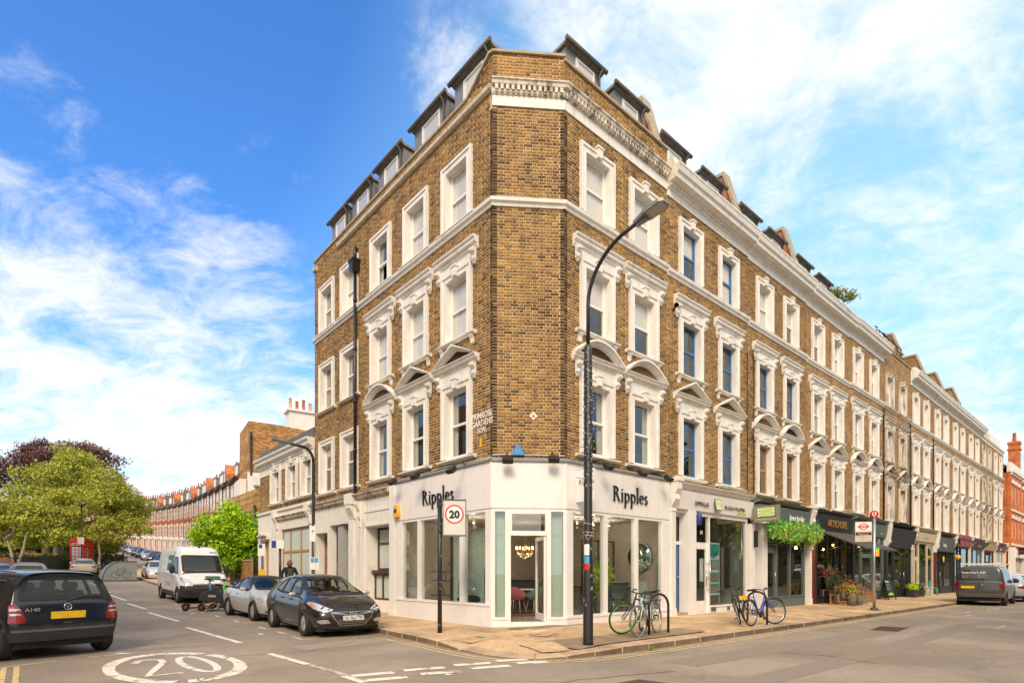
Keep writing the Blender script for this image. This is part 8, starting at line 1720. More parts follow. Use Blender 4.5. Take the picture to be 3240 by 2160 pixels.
# hire scooters and hire bicycles in front of the white van
def scooter(label, M, stem_m, hub_m, fender_m):
 t = thing('electric_scooter', label, 'scooter', M=M, group='hire scooters in front of the white van'); mb = MB(); mb.prism([(-.42, .10), (.30, .10), (.42, .20), (.36, .22), (.28, .14), (-.42, .14)], 'y', -.09, .09); mb.build('deck', M_['plasticdk'], t)
 mb = MB(); mb.tube([(.42, 0, .20), (.30, 0, 1.12)], .036, 8); mb.build('stem', M_[stem_m], t); mb = MB(); mb.tube([(.29, -.27, 1.15), (.30, 0, 1.14), (.29, .27, 1.15)], .016, 6); mb.tube([(.29, -.27, 1.15), (.27, -.35, 1.15)], .022, 6); mb.tube([(.29, .27, 1.15), (.27, .35, 1.15)], .022, 6); mb.box(.24, .36, -.06, .06, 1.14, 1.20); mb.build('handlebar', M_['plasticdk'], t)
 for x in (-.52, .50):
  mb = MB(); mb.lathe([(.07, -.03), (.12, -.032), (.135, -.018), (.135, .018), (.12, .032), (.07, .03)], 18, 0, T(x, 0, .135) @ RX(90)); w = mb.build('wheel', M_['rubber'], t); mb = MB(); mb.lathe([(.001, -.032), (.072, -.03), (.072, .03), (.001, .032)], 14, 0, T(x, 0, .135) @ RX(90)); mb.build('hub', M_[hub_m], w)
  mb = MB(); mb.tube([(x + .16 * math.cos(R_(q)), 0, .135 + .16 * math.sin(R_(q))) for q in range(20, 165, 18)], .022, 6); mb.build('mudguard', M_[fender_m], t)
 return t
M_['scoot_blue'] = mat('scooter_blue', (.02, .22, .62), .35); M_['scoot_green'] = mat('scooter_green', (.12, .62, .08), .35); M_['scoot_teal'] = mat('scooter_teal', (.03, .26, .22), .4); M_['hub_red'] = mat('hub_red', (.42, .03, .02), .4)
for i, (a, b_, sm, hm, fm, lab) in enumerate(((13.5, -4.75, 'scoot_blue', 'hub_red', 'plasticdk', 'blue stemmed hire scooter nearest the road in front of the white van'), (13.1, -4.35, 'scoot_green', 'hub_red', 'plasticdk', 'green stemmed hire scooter between two blue ones'), (13.3, -3.9, 'scoot_blue', 'hub_red', 'yellow', 'second blue stemmed hire scooter, with a yellow mudguard'), (13.0, -3.5, 'scoot_blue', 'plasticdk', 'plasticdk', 'third blue stemmed hire scooter, partly behind the others'))):
 scooter(lab, T(*AB(a, b_)) @ RZ(math.degrees(head_ab(.25, 1)) + (i % 2) * 8) @ RX(6), sm, hm, fm)
lb = bicycle('hire_bicycle', 'dark hire bicycle with a solid rear wheel cover, seen side on beside the scooters', bikeM(12.55, -4.60, 12.35, -3.5, 4, -.12), 'plasticdk', guards=False, step=True, wheel_r=.34, rack=False)
mb = MB(); mb.prism([(-.53 + .44 * math.cos(R_(q)), .33 + .42 * math.sin(R_(q))) for q in range(-5, 176, 15)] , 'y', -.05, .05); mb.build('wheel_cover', M_['plasticdk'], lb); text('Lime', .12, M_['signwhite'], lb, T(-.66, -.054, .50), depth=.002, off=.003)
mb = MB(); mb.box(.02, .22, -.09, .09, .12, .55); mb.box(.06, .24, -.10, .10, .70, .95); mb.build('battery_box', M_['signgrey'], lb)
lb2 = bicycle('hire_bicycle', 'teal green hire bicycle behind the dark one', bikeM(13.3, -4.5, 13.0, -3.3, 3, -.12), 'scoot_teal', guards=M_['scoot_teal'], step=True)
bicycle('hire_bicycle', 'lime green and white hire bicycle farthest from the road beside the silver convertible', bikeM(12.3, -3.0, 13.1, -2.3, 5, -.06), 'scoot_green', guards=M_['white'], step=True)
# bus stop
b = onpave(-3.05, 14.74); bs = thing('bus_stop', 'bus stop post with a red roundel flag on the right hand pavement', 'bus stop', b, 0)
mb = MB(); mb.tube([(0, 0, .03), (0, 0, 3.55)], .052, 14); mb.build('post', M_['steel'], bs); mb = MB(); mb.prism([(-.22, -.12), (.22, -.12), (.22, .12), (-.22, .12)], 'z', 0, .02); mb.prism([(-.1, -.08), (.1, -.08), (.1, .08), (-.1, .08)], 'z', .02, .1); mb.build('base_plate', M_['plasticgr'], bs)
face = math.atan2(b.y, b.x) - math.pi / 2; Mf = Matrix.Rotation(face + R_(6), 4, 'Z')
mb = MB(); mb.box(-.62, -.08, -.03, .03, 2.62, 3.38, 0, Mf); fg = mb.build('flag', M_['signwhite'], bs); F_ = lambda m_, z0, z1, x0=-.61, x1=-.09: MB().box(x0, x1, -.034, -.031, z0, z1, 0, Mf).build('printed_band', M_[m_], fg)
F_('signred', 2.985, 3.01); F_('navy', 2.87, 2.97); F_('stone_cream', 2.63, 2.865)
mb = MB(); ring(mb, -.35, 3.20, .145, .125, .035, .035, -math.pi, math.pi, -.038, -.034, 28); mb.box(-.53, -.17, -.041, -.036, 3.17, 3.235); mb.v = [tuple(Mf @ Vector(v)) for v in mb.v]; mb.build('roundel', M_['signred'], fg)
text('BUS STOP', .05, M_['signwhite'], fg, Mf @ T(-.35, -.043, 3.185), depth=.001, align='CENTER', off=.001); text("England's Lane", .06, M_['signwhite'], fg, Mf @ T(-.35, -.036, 2.90), depth=.001, align='CENTER'); text('towards Swiss Cottage', .038, M_['black'], fg, Mf @ T(-.35, -.036, 2.78), depth=.001, align='CENTER')
mb = MB(); mb.lathe([(.001, -.02), (.145, -.02), (.145, .02), (.001, .02)], 28, 0, Mf @ T(0, 0, 3.66) @ RX(90)); td = mb.build('top_disc', M_['signred'], bs)
mb = MB(); ring(mb, 0, 3.66, .065, .075, .03, .03, -math.pi, 0, -.026, -.021, 14); mb.box(-.065, -.035, -.026, -.021, 3.66, 3.74); mb.box(.035, .065, -.026, -.021, 3.66, 3.74); mb.v = [tuple(Mf @ Vector(v)) for v in mb.v]; mb.build('letter_U', M_['signwhite'], td)
mb = MB(); mb.box(.04, .16, -.05, .0, 2.05, 2.30, 0, Mf); mb.build('notice', M_['yellow'], bs); mb = MB(); mb.box(.04, .16, -.05, .0, 2.30, 2.38, 0, Mf); mb.build('notice_top', M_['scoot_green'], bs)
# flower stall in front of the black shop
def crate(label, p, rz, w=.42, d=.32, h=.40, m='crate', tall=False):
 t = thing('wooden_crate', label, 'crate', p, rz, group='wooden crates of the flower stall'); n = 6 if tall else 4
 for sx in (-1, 1):
  for sy in (-1, 1): MB().box(sx*(w/2 - .02) - .02, sx*(w/2 - .02) + .02, sy*(d/2 - .02) - .02, sy*(d/2 - .02) + .02, 0, h).build('corner_post', M_[m], t)
 if tall:
  for i in range(n): x = -w/2 + .03 + (w - .12) * i / (n - 1); [MB().box(x, x + .055, y, y + .012, 0, h).build('slat', M_[m], t) for y in (-d/2 - .012, d/2)]
  [MB().box(-w/2, w/2, -d/2 - .024, -d/2 - .012, z, z + .05).build('slat', M_[m], t) for z in (0, h - .05)]
 else:
  for i in range(n): z = .02 + (h - .09) * i / (n - 1); [MB().box(-w/2, w/2, y, y + .012, z, z + .065).build('slat', M_[m], t) for y in (-d/2 - .012, d/2)]; [MB().box(x, x + .012, -d/2, d/2, z, z + .065).build('slat', M_[m], t) for x in (-w/2 - .012, w/2)]
 MB().box(-w/2 + .02, w/2 - .02, -d/2 + .01, d/2 - .01, h - .05, h - .03).build('base_board', M_[m], t); return t
hr_ = head_ab(0, 1)
cr = [(-.62, 17.05, .62, 'crate_dk', True, 'tall weathered grey crate at the left end of the flower stall'), (-1.02, 16.75, .45, 'crate', True, 'orange slatted crate second from the left at the flower stall'), (-1.40, 16.60, .18, 'crate', False, 'low flat crate under a flower bucket'), (-1.45, 18.45, .48, 'crate_dk', True, 'dark upright crate in the middle of the flower stall'), (-1.30, 19.5, .40, 'crate', False, 'left of two fruit crates at the right end of the stall'), (-1.25, 20.4, .40, 'crate', False, 'right of two fruit crates at the right end of the stall'), (-.75, 19.3, .62, 'crate', False, 'crate of red fruit raised behind the front crates'), (-.70, 20.2, .62, 'crate', False, 'crate of red fruit at the back right of the stall')]
tops = {}
for i, (a, b_, h, m, tl, lab) in enumerate(cr): p = onpave(a, b_); crate(lab, p, hr_ + random.uniform(-.1, .1), .46 if i < 3 else .52, .34, h, m, tl); tops[i] = p + Vector((0, 0, h - .03))
flpal = {'pink': ((0, (.45, .08, .12)), (.5, (.62, .16, .16)), (1, (.70, .32, .28))), 'green': ((0, (.03, .08, .03)), (1, (.14, .22, .10))), 'mixed': ((0, (.10, .16, .04)), (.3, (.45, .30, .10)), (.6, (.60, .18, .16)), (.85, (.70, .60, .20)), (1, (.7, .65, .55))), 'kraft': ((0, (.30, .17, .09)), (1, (.46, .28, .16))), 'yellow': ((0, (.20, .24, .03)), (.5, (.60, .48, .05)), (1, (.78, .66, .10))), 'red': ((0, (.40, .02, .02)), (.6, (.62, .05, .03)), (1, (.65, .18, .05)))}
LM = {k: leafmat('flowers_' + k, v, .6, .15) for k, v in flpal.items()}
def bucket(label, p, h=.34, r=.15, kinds=('mixed',), spread=.26, fh=.28):
 t = thing('flower_bucket', label, 'bucket', p, group='galvanised buckets of cut flowers'); mb = MB(); mb.lathe([(.001, .01), (r * .72, 0), (r, h), (r * 1.05, h + .012), (r * .97, h), (r * .72, .03)], 18); mb.tube([(r * .88 * math.cos(q), r * .88 * math.sin(q), h * .55) for q in [i * .4 for i in range(16)]], .006, 5, closed=True); mb.build('bucket', M_['galv'], t)
 bq = thing('cut_flowers', label.replace('bucket of ', '').replace('galvanised', 'cut flowers in the') if False else 'bunches standing in the ' + label, 'flowers', p, group='bunches of cut flowers');
 for i, k in enumerate(kinds): leaves('petals' if k != 'green' else 'foliage', [(random.uniform(-.06, .06), random.uniform(-.06, .06), h + fh * (.55 + .3 * i), spread, spread, fh * .7)], 330, .045, LM[k], bq, seed=int(p.x * 100) + i, shell=.9)
 mb = MB(); [mb.prism([(-.02, h * .6), (.02, h * .6), (.09, h + fh * .8), (-.09, h + fh * .8)], 'y', .05 + .01 * j, .056 + .01 * j, 0, RZ(72 * j)) for j in range(5)]; mb.build('kraft_wrap', bpy.data.materials.get('kraft_paper') or mat('kraft_paper', (.34, .19, .11), .8), bq)
bucket('tall galvanised bucket of pink flowers on the left crate', tops[0], .58, .17, ('pink', 'kraft'), .38, .30); bucket('galvanised bucket of green foliage on the orange crate', tops[1], .36, .14, ('green', 'green'), .30, .40); bucket('galvanised bucket on the low crate with pale blooms', tops[2], .42, .15, ('yellow', 'mixed'), .24, .25)
bucket('galvanised bucket with yellow blooms, left of the front pair', onpave(-1.72, 16.5), .42, .19, ('mixed', 'yellow'), .26, .30); bucket('galvanised bucket of dried grasses, right of the front pair', onpave(-1.78, 17.15), .40, .17, ('kraft', 'mixed'), .25, .32); bucket('galvanised bucket with bright pink blooms behind the front ones', onpave(-1.0, 17.9) + Vector((0, 0, .35)), .36, .16, ('pink', 'mixed'), .30, .36)
for i, (k, lab) in enumerate(((4, 'red fruit heaped in the left front crate'), (5, 'orange and red fruit heaped in the right front crate'), (6, 'red apples heaped in the raised back crate'), (7, 'red fruit punnets in the back right crate'))):
 t = thing('fruit', lab, 'fruit', tops[k]); mb = MB(); random.seed(k)
 for j in range(42): mb.ball((random.uniform(-.2, .2), random.uniform(-.13, .13), .03 + random.random() * .07), .036, 6)
 stuffed(mb.build('fruit_heap', mat('fruit_%d' % i, (.50, .05 + .05 * (i % 2), .02), .35, var=.5, scale=18), t))
cb = thing('cabbage_display', 'dark green produce heaped behind the flower buckets', 'vegetables', onpave(-.6, 18.3)); leaves('produce', [(0, 0, .75, .5, .35, .22)], 500, .06, LM['green'], cb, seed=3, shell=.8); MB().box(-.5, .5, -.3, .3, 0, .6).build('trestle', M_['crate_dk'], cb, Matrix.Rotation(hr_, 4, 'Z'))
b = onpave(-1.0, 23.9); ab_ = thing('pavement_board', 'dark folding menu board standing on the pavement behind the bus stop', 'sign board', b, hr_ + .9 + R_(-62));
for s in (-1, 1):
 Mx = T(0, s * .24, 0) @ RX(s * 13); mb = MB(); mb.box(-.38, -.34, -.015, .015, 0, 1.12, 0, Mx); mb.box(.34, .38, -.015, .015, 0, 1.12, 0, Mx); mb.box(-.34, .34, -.015, .015, 1.08, 1.12, 0, Mx); mb.box(-.34, .34, -.015, .015, .14, .18, 0, Mx); f_ = mb.build('board_frame', M_['black'], ab_); mb = MB(); mb.box(-.34, .34, -.008, .008, .18, 1.08, 0, Mx); pn = mb.build('panel', mat('board_green', (.02, .05, .035), .5), f_)
 if s < 0: text('form.', .16, M_['signwhite'], pn, Mx @ T(-.3, -.012, .90), depth=.002, off=.003); [MB().box(-.3, .1 - .07 * (i % 3), -.012, -.009, .80 - i * .07, .815 - i * .07, 0, Mx).build('printed_line', M_['signgrey'], pn) for i in range(5)]; MB().prism([(-.3, .24), (.25, .24), (.2, .34), (0, .38), (-.22, .33)], 'y', -.012, -.009, 0, Mx).build('printed_leaf', M_['green'], pn)
for (a, b_, lab) in ((-.9, 28.9, 'low black planter with leafy green plants outside the charcoal shop'), (-.85, 30.3, 'clipped box hedge planter beside the cream shopfront')):
 t = thing('planter', lab, 'planter', onpave(a, b_), hr_); mb = MB(); mb.box(-.48, .48, -.2, .2, 0, .42); mb.build('trough', M_['blackshop'], t); leaves('foliage', [(0, 0, .55, .5, .24, .2)] if a == -.9 else [(0, 0, .38, .42, .25, .30)], 900, .06, lime if a == -.9 else dkgreen, t, seed=int(b_))
t = thing('metal_chair', 'turquoise metal bistro chair outside the dark shop with the yellow disc', 'chair', onpave(-.95, 33.2), hr_); mb = MB(); [mb.tube([(x, y, 0), (x * .85, y * .85, .45)], .02, 5) for x in (-.2, .2) for y in (-.2, .2)]; mb.build('legs', M_['teal'], t); MB().box(-.2, .2, -.2, .2, .44, .47).build('seat', M_['teal'], t); mb = MB(); [mb.box(-.2 + i * .1, -.15 + i * .1, .18, .2, .47, .9) for i in range(4)]; mb.build('backrest', M_['teal'], t)
t = thing('round_shop_sign', 'yellow oval hanging sign with a black bicycle above the dark shop door', 'sign', FR @ Vector((37.9, -.75, 2.62)), hr_ + R_(90)); mb = MB(); mb.lathe([(.001, -.03), (.42, -.03), (.42, .03), (.001, .03)], 24, 0, S3(.46, 1, .46) @ RX(90) @ S3(1, .75, 1)); mb.build('disc', M_['yellow'], t); mb = MB(); ring(mb, -.07, -.03, .05, .05, .012, .012, 0, 6.283, -.04, -.031, 14); ring(mb, .07, -.03, .05, .05, .015, .015, 0, 6.283, -.04, -.031, 14); mb.box(-.09, .08, -.04, -.031, .03, .05); mb.build('bicycle_emblem', M_['black'], t); MB().box(.28, .6, -.01, .01, .0, .03).build('bracket', M_['iron'], t)
t = thing('garland', 'trailing garland of green ferns and yellow flowers over the grey green shopfront', 'garland', FR @ Vector((9.55, 0, 0))); t.matrix_local = FR @ T(9.55, 0, 0); random.seed(9)
cl = []; cy = []
for i in range(26): x = 1.0 + i * .175; dz = random.uniform(0, .5) * (1.2 if i % 4 < 2 else .6); cl.append((x, -.38, 3.28 - dz * .5, .22, .16, .22 + dz * .5)); cy.append((x + .05, -.42, 3.25 - dz * .55, .18, .12, .2 + dz * .55))
leaves('fern', cl, 5200, .055, leafmat('fern_leaf', ((0, (.05, .26, .07)), (.6, (.16, .50, .12)), (1, (.40, .72, .16)))), t, seed=4, shell=.9, droop=.6); leaves('blossom', cy, 6500, .032, leafmat('blossom', ((0, (.50, .58, .04)), (1, (.85, .85, .12)))), t, seed=5, shell=.7)
for (x0, x1, z, sd) in ((7.6, 9.4, 4.42, 1), (18.6, 20.3, 4.45, 2), (11.2, 12.4, 4.4, 3)):
 random.seed(sd); mb = MB();
 for j in range(7): pts = [(x0 + (x1 - x0) * i / 9, -.05 - .1 * random.random(), z + random.uniform(-.12, .14) * math.sin(i / 9 * 3.14)) for i in range(10)]; mb.tube(pts, .008, 4)
 o = mb.build('wires', M_['stone_cream'], None, FR); tag(o, ['', 'tangle of pale cables under the sills over the dental shop', 'tangle of pale cables above the black shop sign', 'thin cables under the sills over the grey green shop'][sd], 'cables')
tuft = thing('weed_tuft', 'small bright green weed growing in the kerb gutter', 'weed', AB(-3.62, -.45, .01)); leaves('blades', [(0, 0, .02, .04, .035, .025)], 40, .02, deeplime, tuft, seed=3, shell=1)
for (a, b_, lab) in ((-.95 - 2.2, -5.0, 'crushed white litter lying on the road below the give way dashes'),): p = AB(a - .1, b_, .012); tag(MB().prism([(-.05, -.015), (.0, -.025), (.05, -.012), (.045, .015), (-.03, .02)], 'z', 0, .012).build('litter', M_['signwhite'], None, T(*p)), lab, 'litter')
# the man beside the parked cars
def skin_body(name, V, E, radii, m, par, root=0, sub=2, M=None):
 me = bpy.data.meshes.new(name); me.from_pydata(V, E, []); o = bpy.data.objects.new(name, me); COL.objects.link(o); o.modifiers.new('s', 'SKIN'); sd = o.modifiers.new('u', 'SUBSURF'); sd.levels = sd.render_levels = sub
 for i, r in enumerate(radii): q = r if isinstance(r, tuple) else (r, r); me.skin_vertices[0].data[i].radius = q; me.skin_vertices[0].data[i].use_root = (i == root)
 bpy.context.view_layer.update(); nm = bpy.data.meshes.new_from_object(o.evaluated_get(bpy.context.evaluated_depsgraph_get())); COL.objects.unlink(o); bpy.data.objects.remove(o); nm.name = name; nm.materials.clear(); nm.materials.append(m)
 for p in nm.polygons: p.use_smooth = True
 return put(name, nm, par, M)
b = onpave(12.2, -1.9); mn = thing('person', 'bald man in a navy jacket over a green top, leaning forward behind the cars', 'person', b, math.atan2(b.y, b.x) + math.pi / 2 + R_(8))
V = [(0, 0, .92), (0, .02, 1.10), (0, .06, 1.30), (0, .08, 1.44), (0, .11, 1.52), (-.19, .08, 1.42), (-.30, .10, 1.18), (-.27, .28, .98), (-.24, .34, .93), (.19, .08, 1.42), (.31, .12, 1.18), (.26, .30, .98), (.23, .36, .93), (-.10, 0, .86), (-.11, .03, .48), (-.11, -.02, .09), (-.11, .12, .04), (.10, 0, .86), (.11, .03, .48), (.11, -.02, .09), (.11, .12, .04)]
E = [(0,1),(1,2),(2,3),(3,4),(3,5),(5,6),(6,7),(7,8),(3,9),(9,10),(10,11),(11,12),(0,13),(13,14),(14,15),(15,16),(0,17),(17,18),(18,19),(19,20)]
Rr = [(.17,.12),(.165,.12),(.19,.125),(.13,.10),(.06,.06),(.085,.08),(.065,.06),(.05,.05),(.042,.042),(.085,.08),(.065,.06),(.05,.05),(.042,.042),(.10,.10),(.07,.07),(.05,.05),(.045,.04),(.10,.10),(.07,.07),(.05,.05),(.045,.04)]
skin_body('body', V, E, Rr, M_['navy'], mn)
mb = MB(); mb.ball((0, .155, 1.64), .115, 18, 0, (.86, 1.02, 1.22)); mb.ball((0, .22, 1.585), .07, 12, 0, (.9, .9, .8)); mb.prism([(-.018, 1.60), (.018, 1.60), (.010, 1.665), (-.010, 1.665)], 'y', .25, .295); [mb.ball((s * .10, .14, 1.63), .028, 8, 0, (.5, 1, 1.3)) for s in (-1, 1)]; mb.tube([(0, .09, 1.46), (0, .14, 1.58)], .055, 10); hd_ = mb.build('head', M_['skin'], mn)
for s in (-1, 1): MB().ball((s * .036, .262, 1.655), .013, 8).build('eye', M_['signwhite'], hd_); MB().ball((s * .036, .272, 1.655), .006, 6).build('iris', M_['black'], hd_)
MB().box(-.03, .03, .272, .282, 1.56, 1.568).build('mouth', M_['maroon'], hd_); [MB().box(s * .035 - .02, s * .035 + .02, .262, .27, 1.685, 1.692).build('eyebrow', M_['black'], hd_) for s in (-1, 1)]
mb = MB(); mb.prism([(-.10, .95), (.10, .95), (.07, 1.46), (-.07, 1.46)], 'y', .10, .205, 0, RX(-6)); mb.build('top', M_['olive'], mn); MB().box(.02, .10, .20, .215, 1.18, 1.22).build('badge', M_['scoot_green'], mn)
for s in (-1, 1):
 hb_ = Vector((s * .235, .36, .92)); mb = MB(); mb.ball(hb_, .045, 8, 0, (.8, 1.3, .6)); ph = mb.build('hand', M_['skin'], mn)
 for j in range(4): MB().tube([hb_ + Vector(((-.027 + .018 * j), .045, -.005)), hb_ + Vector((-.028 + .019 * j, .085, -.018)), hb_ + Vector((-.028 + .019 * j, .10 + .006 * (j in (1, 2)), -.045))], [.009, .008, .006], 6).build('finger', M_['skin'], ph)
 MB().tube([hb_ + Vector((-s * .03, .0, 0)), hb_ + Vector((-s * .06, .04, -.01))], [.010, .008], 6).build('thumb', M_['skin'], ph)
# inside the showroom (floor at .30)
def ab3(a, b_, z): p = AB(a, b_); return Vector((p.x, p.y, z))
fz_ = .305
def tub_chair(label, p, rz, m):
 t = thing('tub_chair', label, 'chair', p, rz); mb = MB(); pr = []
 n = 20; rows = []
 for zz, rr, back in ((.40, .14, 0), (.43, .23, 0), (.52, .265, .01), (.62, .275, .03)):
  rows.append([(rr * math.cos(i * 2 * math.pi / n), rr * math.sin(i * 2 * math.pi / n) * .95, zz + (max(0, math.sin(i * 2 * math.pi / n)) ** 1.2) * .20 * (zz - .40) / .22 + (.02 if zz < .5 else 0)) for i in range(n)])
 k = [v for r in rows for v in r]; mb.v = k
 for j in range(3):
  for i in range(n): mb.f.append((j*n + i, j*n + (i+1) % n, (j+1)*n + (i+1) % n, (j+1)*n + i)); mb.m.append(0); mb.sm.append(True)
 mb.f.append(tuple(range(n))[::-1]); mb.m.append(0); mb.sm.append(False); mb.build('shell', m, t)
 MB().lathe([(.001, .47), (.20, .475), (.215, .455), (.2, .44)], 18).build('seat', m, t)
 for x in (-1, 1):
  for y in (-1, 1): MB().tube([(x * .12, y * .11, .42), (x * .20, y * .19, 0)], [.018, .011], 8).build('leg', bpy.data.materials.get('beech') or mat('beech', (.60, .38, .18), .4), t)
 return t
pink = mat('pink_upholstery', (.62, .20, .22), .8); bluc = mat('sage_upholstery', (.22, .32, .33), .8)
tub_chair('pink tub chair with wooden legs seen through the showroom door', Vector((.17, 16.55, fz_)), 2.6, pink); tub_chair('grey blue tub chair with wooden legs just inside the showroom door', Vector((.66, 16.6, fz_)), -2.4, bluc)
t = thing('meeting_table', 'small white topped table between the chairs inside the showroom', 'table', Vector((.42, 17.2, fz_))); mb = MB(); mb.box(-.45, .45, -.3, .3, .70, .73); mb.build('table_top', M_['white'], t); [MB().tube([(x, y, .7), (x * 1.1, y * 1.1, 0)], .018, 6).build('leg', M_['white'], t) for x in (-.35, .35) for y in (-.2, .2)]
t = thing('counter', 'dark counter with glassware on it at the back of the showroom', 'counter', Vector((.45, 18.9, fz_)), .12); mb = MB(); mb.box(-1.3, 1.3, -.3, .3, 0, .95); mb.build('cabinet', mat('ink_panel', (.02, .03, .04), .5), t); mb = MB(); mb.box(-1.35, 1.35, -.34, .34, .95, .99); mb.build('worktop', M_['black'], t)
for i in range(7): o = MB().lathe([(.001, 0), (.035, 0), (.035, .14), (.012, .17), (.012, .22)], 10).build('glass_bottle', M_['glass'], None, T(-.35 + i * .2, 18.75 + .02 * i, fz_ + .995)); tag(o, 'clear glass bottle on the dark showroom counter', 'bottle', 'glass bottles on the showroom counter')
t = thing('rug', 'brown rug on the showroom floor inside the door', 'rug', Vector((.45, 16.7, fz_ + .004)), .1); MB().box(-1.2, 1.2, -.8, .8, 0, .012).build('rug', mat('brown_rug', (.16, .065, .035), .9, var=.3, scale=12), t)
cp_ = Vector((.40, 17.6, 2.24)); ch = thing('chandelier', 'lit crystal chandelier hanging inside the showroom door', 'chandelier', cp_); warm = mat('lit_candle_bulb', (1, .50, .16), .5, emit=9, var=0); mb = MB(); mb.tube([(0, 0, -.1), (0, 0, .75)], .008, 6); mb.lathe([(.001, -.14), (.03, -.1), (.05, -.02), (.02, .06), (.03, .12), (.01, .2)], 12)
for i in range(8): a = i * math.pi / 4 + .2; mb.tube([(0, 0, -.06), (.12 * math.cos(a), .12 * math.sin(a), -.12), (.25 * math.cos(a), .25 * math.sin(a), -.06), (.27 * math.cos(a), .27 * math.sin(a), 0)], .008, 5)
mb.build('frame', mat('brass', (.5, .32, .12), .25, 1), ch)
for i in range(8): a = i * math.pi / 4 + .2; MB().lathe([(.001, -.01), (.014, .01), (.018, .04), (.008, .08), (.001, .095)], 10).build('candle_bulb', warm, ch, T(.27 * math.cos(a), .27 * math.sin(a), .03))
mb = MB(); random.seed(2)
for i in range(130): a = random.random() * 6.28; r = random.random() ** .6 * .26; mb.ball((r * math.cos(a), r * math.sin(a), -.06 - (.27 - r) * .7 - random.random() * .06), .009, 5, 0, (1, 1, 1.6))
stuffed(mb.build('crystals', mat('crystal', (.85, .75, .6), .05, .7), ch))
def point(name, p, e, col=(1, .72, .42), r=.08):
 l_ = bpy.data.lights.new(name, 'POINT'); l_.energy = e; l_.color = col; l_.shadow_soft_size = r; o = bpy.data.objects.new(name, l_); COL.objects.link(o); o.location = p; return o
point('chandelier_light', cp_ + Vector((0, 0, .02)), 38)
tr_ = thing('track_lights', 'ceiling track with small lit spotlights behind the showroom windows', 'spotlights', ab3(1.0, 2.6, 3.02))
for i, (a, b_) in enumerate(((.75, 1.5), (.75, 2.2), (.75, 2.9), (.75, 3.6), (1.6, -.1), (2.6, -.1), (3.6, -.1))):
 p = ab3(a, b_, 3.0); o_ = p - tr_.location; MB().lathe([(.02, .08), (.035, 0), (.035, -.06), (.028, -.06)], 10, 0, T(*o_)).build('spotlight', M_['white'], tr_); MB().ball(o_ + Vector((0, 0, -.05)), .022, 8).build('bulb', mat('lit_bulb', (1, .86, .66), .5, emit=6, var=0) if i == 0 else bpy.data.materials['lit_bulb'], tr_); point('spot_glow', p + Vector((0, 0, -.16)), 11, (1, .84, .66), .05)
mb = MB(); q0, q1 = ab3(.75, 1.2, 3.08) - tr_.location, ab3(.75, 4.0, 3.08) - tr_.location; mb.tube([q0, q1], .015, 5); mb.build('track', M_['white'], tr_)
t = thing('round_mirror', 'large round mirror with a pale blue edge on the showroom wall', 'mirror', ab3(.38, 4.62, 2.03), head_ab(-1, 0) ); Mm = RX(90); mb = MB(); mb.lathe([(.001, 0), (.42, 0), (.42, .03), (.001, .03)], 40, 0, Mm); mb.build('mirror_glass', mat('mirror_glass', (.30, .34, .33), .05, .9, var=0), t); mb = MB(); mb.tube([(.43 * math.cos(a), -.01, .43 * math.sin(a)) for a in [i * math.pi / 20 for i in range(40)]], .022, 6, 0, True); mb.build('mirror_rim', mat('ice_blue', (.40, .62, .70), .3), t)
t = thing('shower_screen', 'black framed glass shower screen inside the showroom', 'shower screen', ab3(1.35, 3.8, fz_), head_ab(0, 1)); mb = MB(); [mb.box(x, x + .04, -.02, .02, 0, 2.2) for x in (-.75, 0, .75)]; mb.box(-.75, .79, -.02, .02, 2.2, 2.24); mb.build('frame', M_['black'], t); [MB().box(x, x + .70, -.004, .004, .02, 2.2).build('glass_pane', M_['glass'], t) for x in (-.71, .04)]
t = thing('display_desk', 'grey green display desk behind the right showroom window', 'desk', ab3(.95, 3.85, fz_), head_ab(0, 1)); mb = MB(); mb.box(-.75, .6, -.3, .3, 0, .92); mb.build('desk_body', mat('desk_grey', (.13, .15, .14), .5), t); MB().box(-.8, .65, -.34, .34, .92, .96).build('desk_top', M_['signgrey'], t)
t = thing('lily_vase', 'glass vase of white lilies on the display desk', 'vase', ab3(-.08, 4.1, fz_ + .97)); MB().lathe([(.001, 0), (.07, 0), (.09, .12), (.05, .24), (.07, .30)], 14).build('vase', M_['glass'], t); leaves('foliage', [(0, 0, .52, .22, .2, .24)], 260, .06, leafmat('lily_leaf', ((0, (.05, .14, .03)), (1, (.25, .42, .10)))), t, seed=1, shell=1, aspect=.25); leaves('lilies', [(0, -.05, .50, .20, .16, .10)], 60, .06, leafmat('lily_petal', ((0, (.75, .78, .70)), (1, (.9, .9, .85)))), t, seed=2, shell=.4)
MB_ = thing('desk_stand', 'small stand lifting the vase behind the right showroom window', 'stand', ab3(-.08, 4.1, fz_)); MB().box(-.14, .14, -.14, .14, 0, .965).build('plinth', M_['desk'] if 'desk' in M_ else M_['signgrey'], MB_)
t = thing('fern_plant', 'bright green trailing fern on a stand in the right showroom window', 'plant', ab3(.12, 2.5, fz_)); MB().lathe([(.001, .95), (.12, .95), (.15, 1.15), (.13, 1.15)], 12).build('pot', M_['stone_cream'], t); [MB().tube([(.1 * math.cos(a), .1 * math.sin(a), .95), (.18 * math.cos(a), .18 * math.sin(a), 0)], .012, 5).build('leg', M_['wood'], t) for a in (0, 2.1, 4.2)]; leaves('fronds', [(0, 0, 1.25, .26, .26, .26), (.05, 0, 1.05, .24, .24, .3), (0, .05, .75, .14, .14, .3)], 700, .07, lime, t, seed=7, shell=.9, aspect=.22, droop=.5)
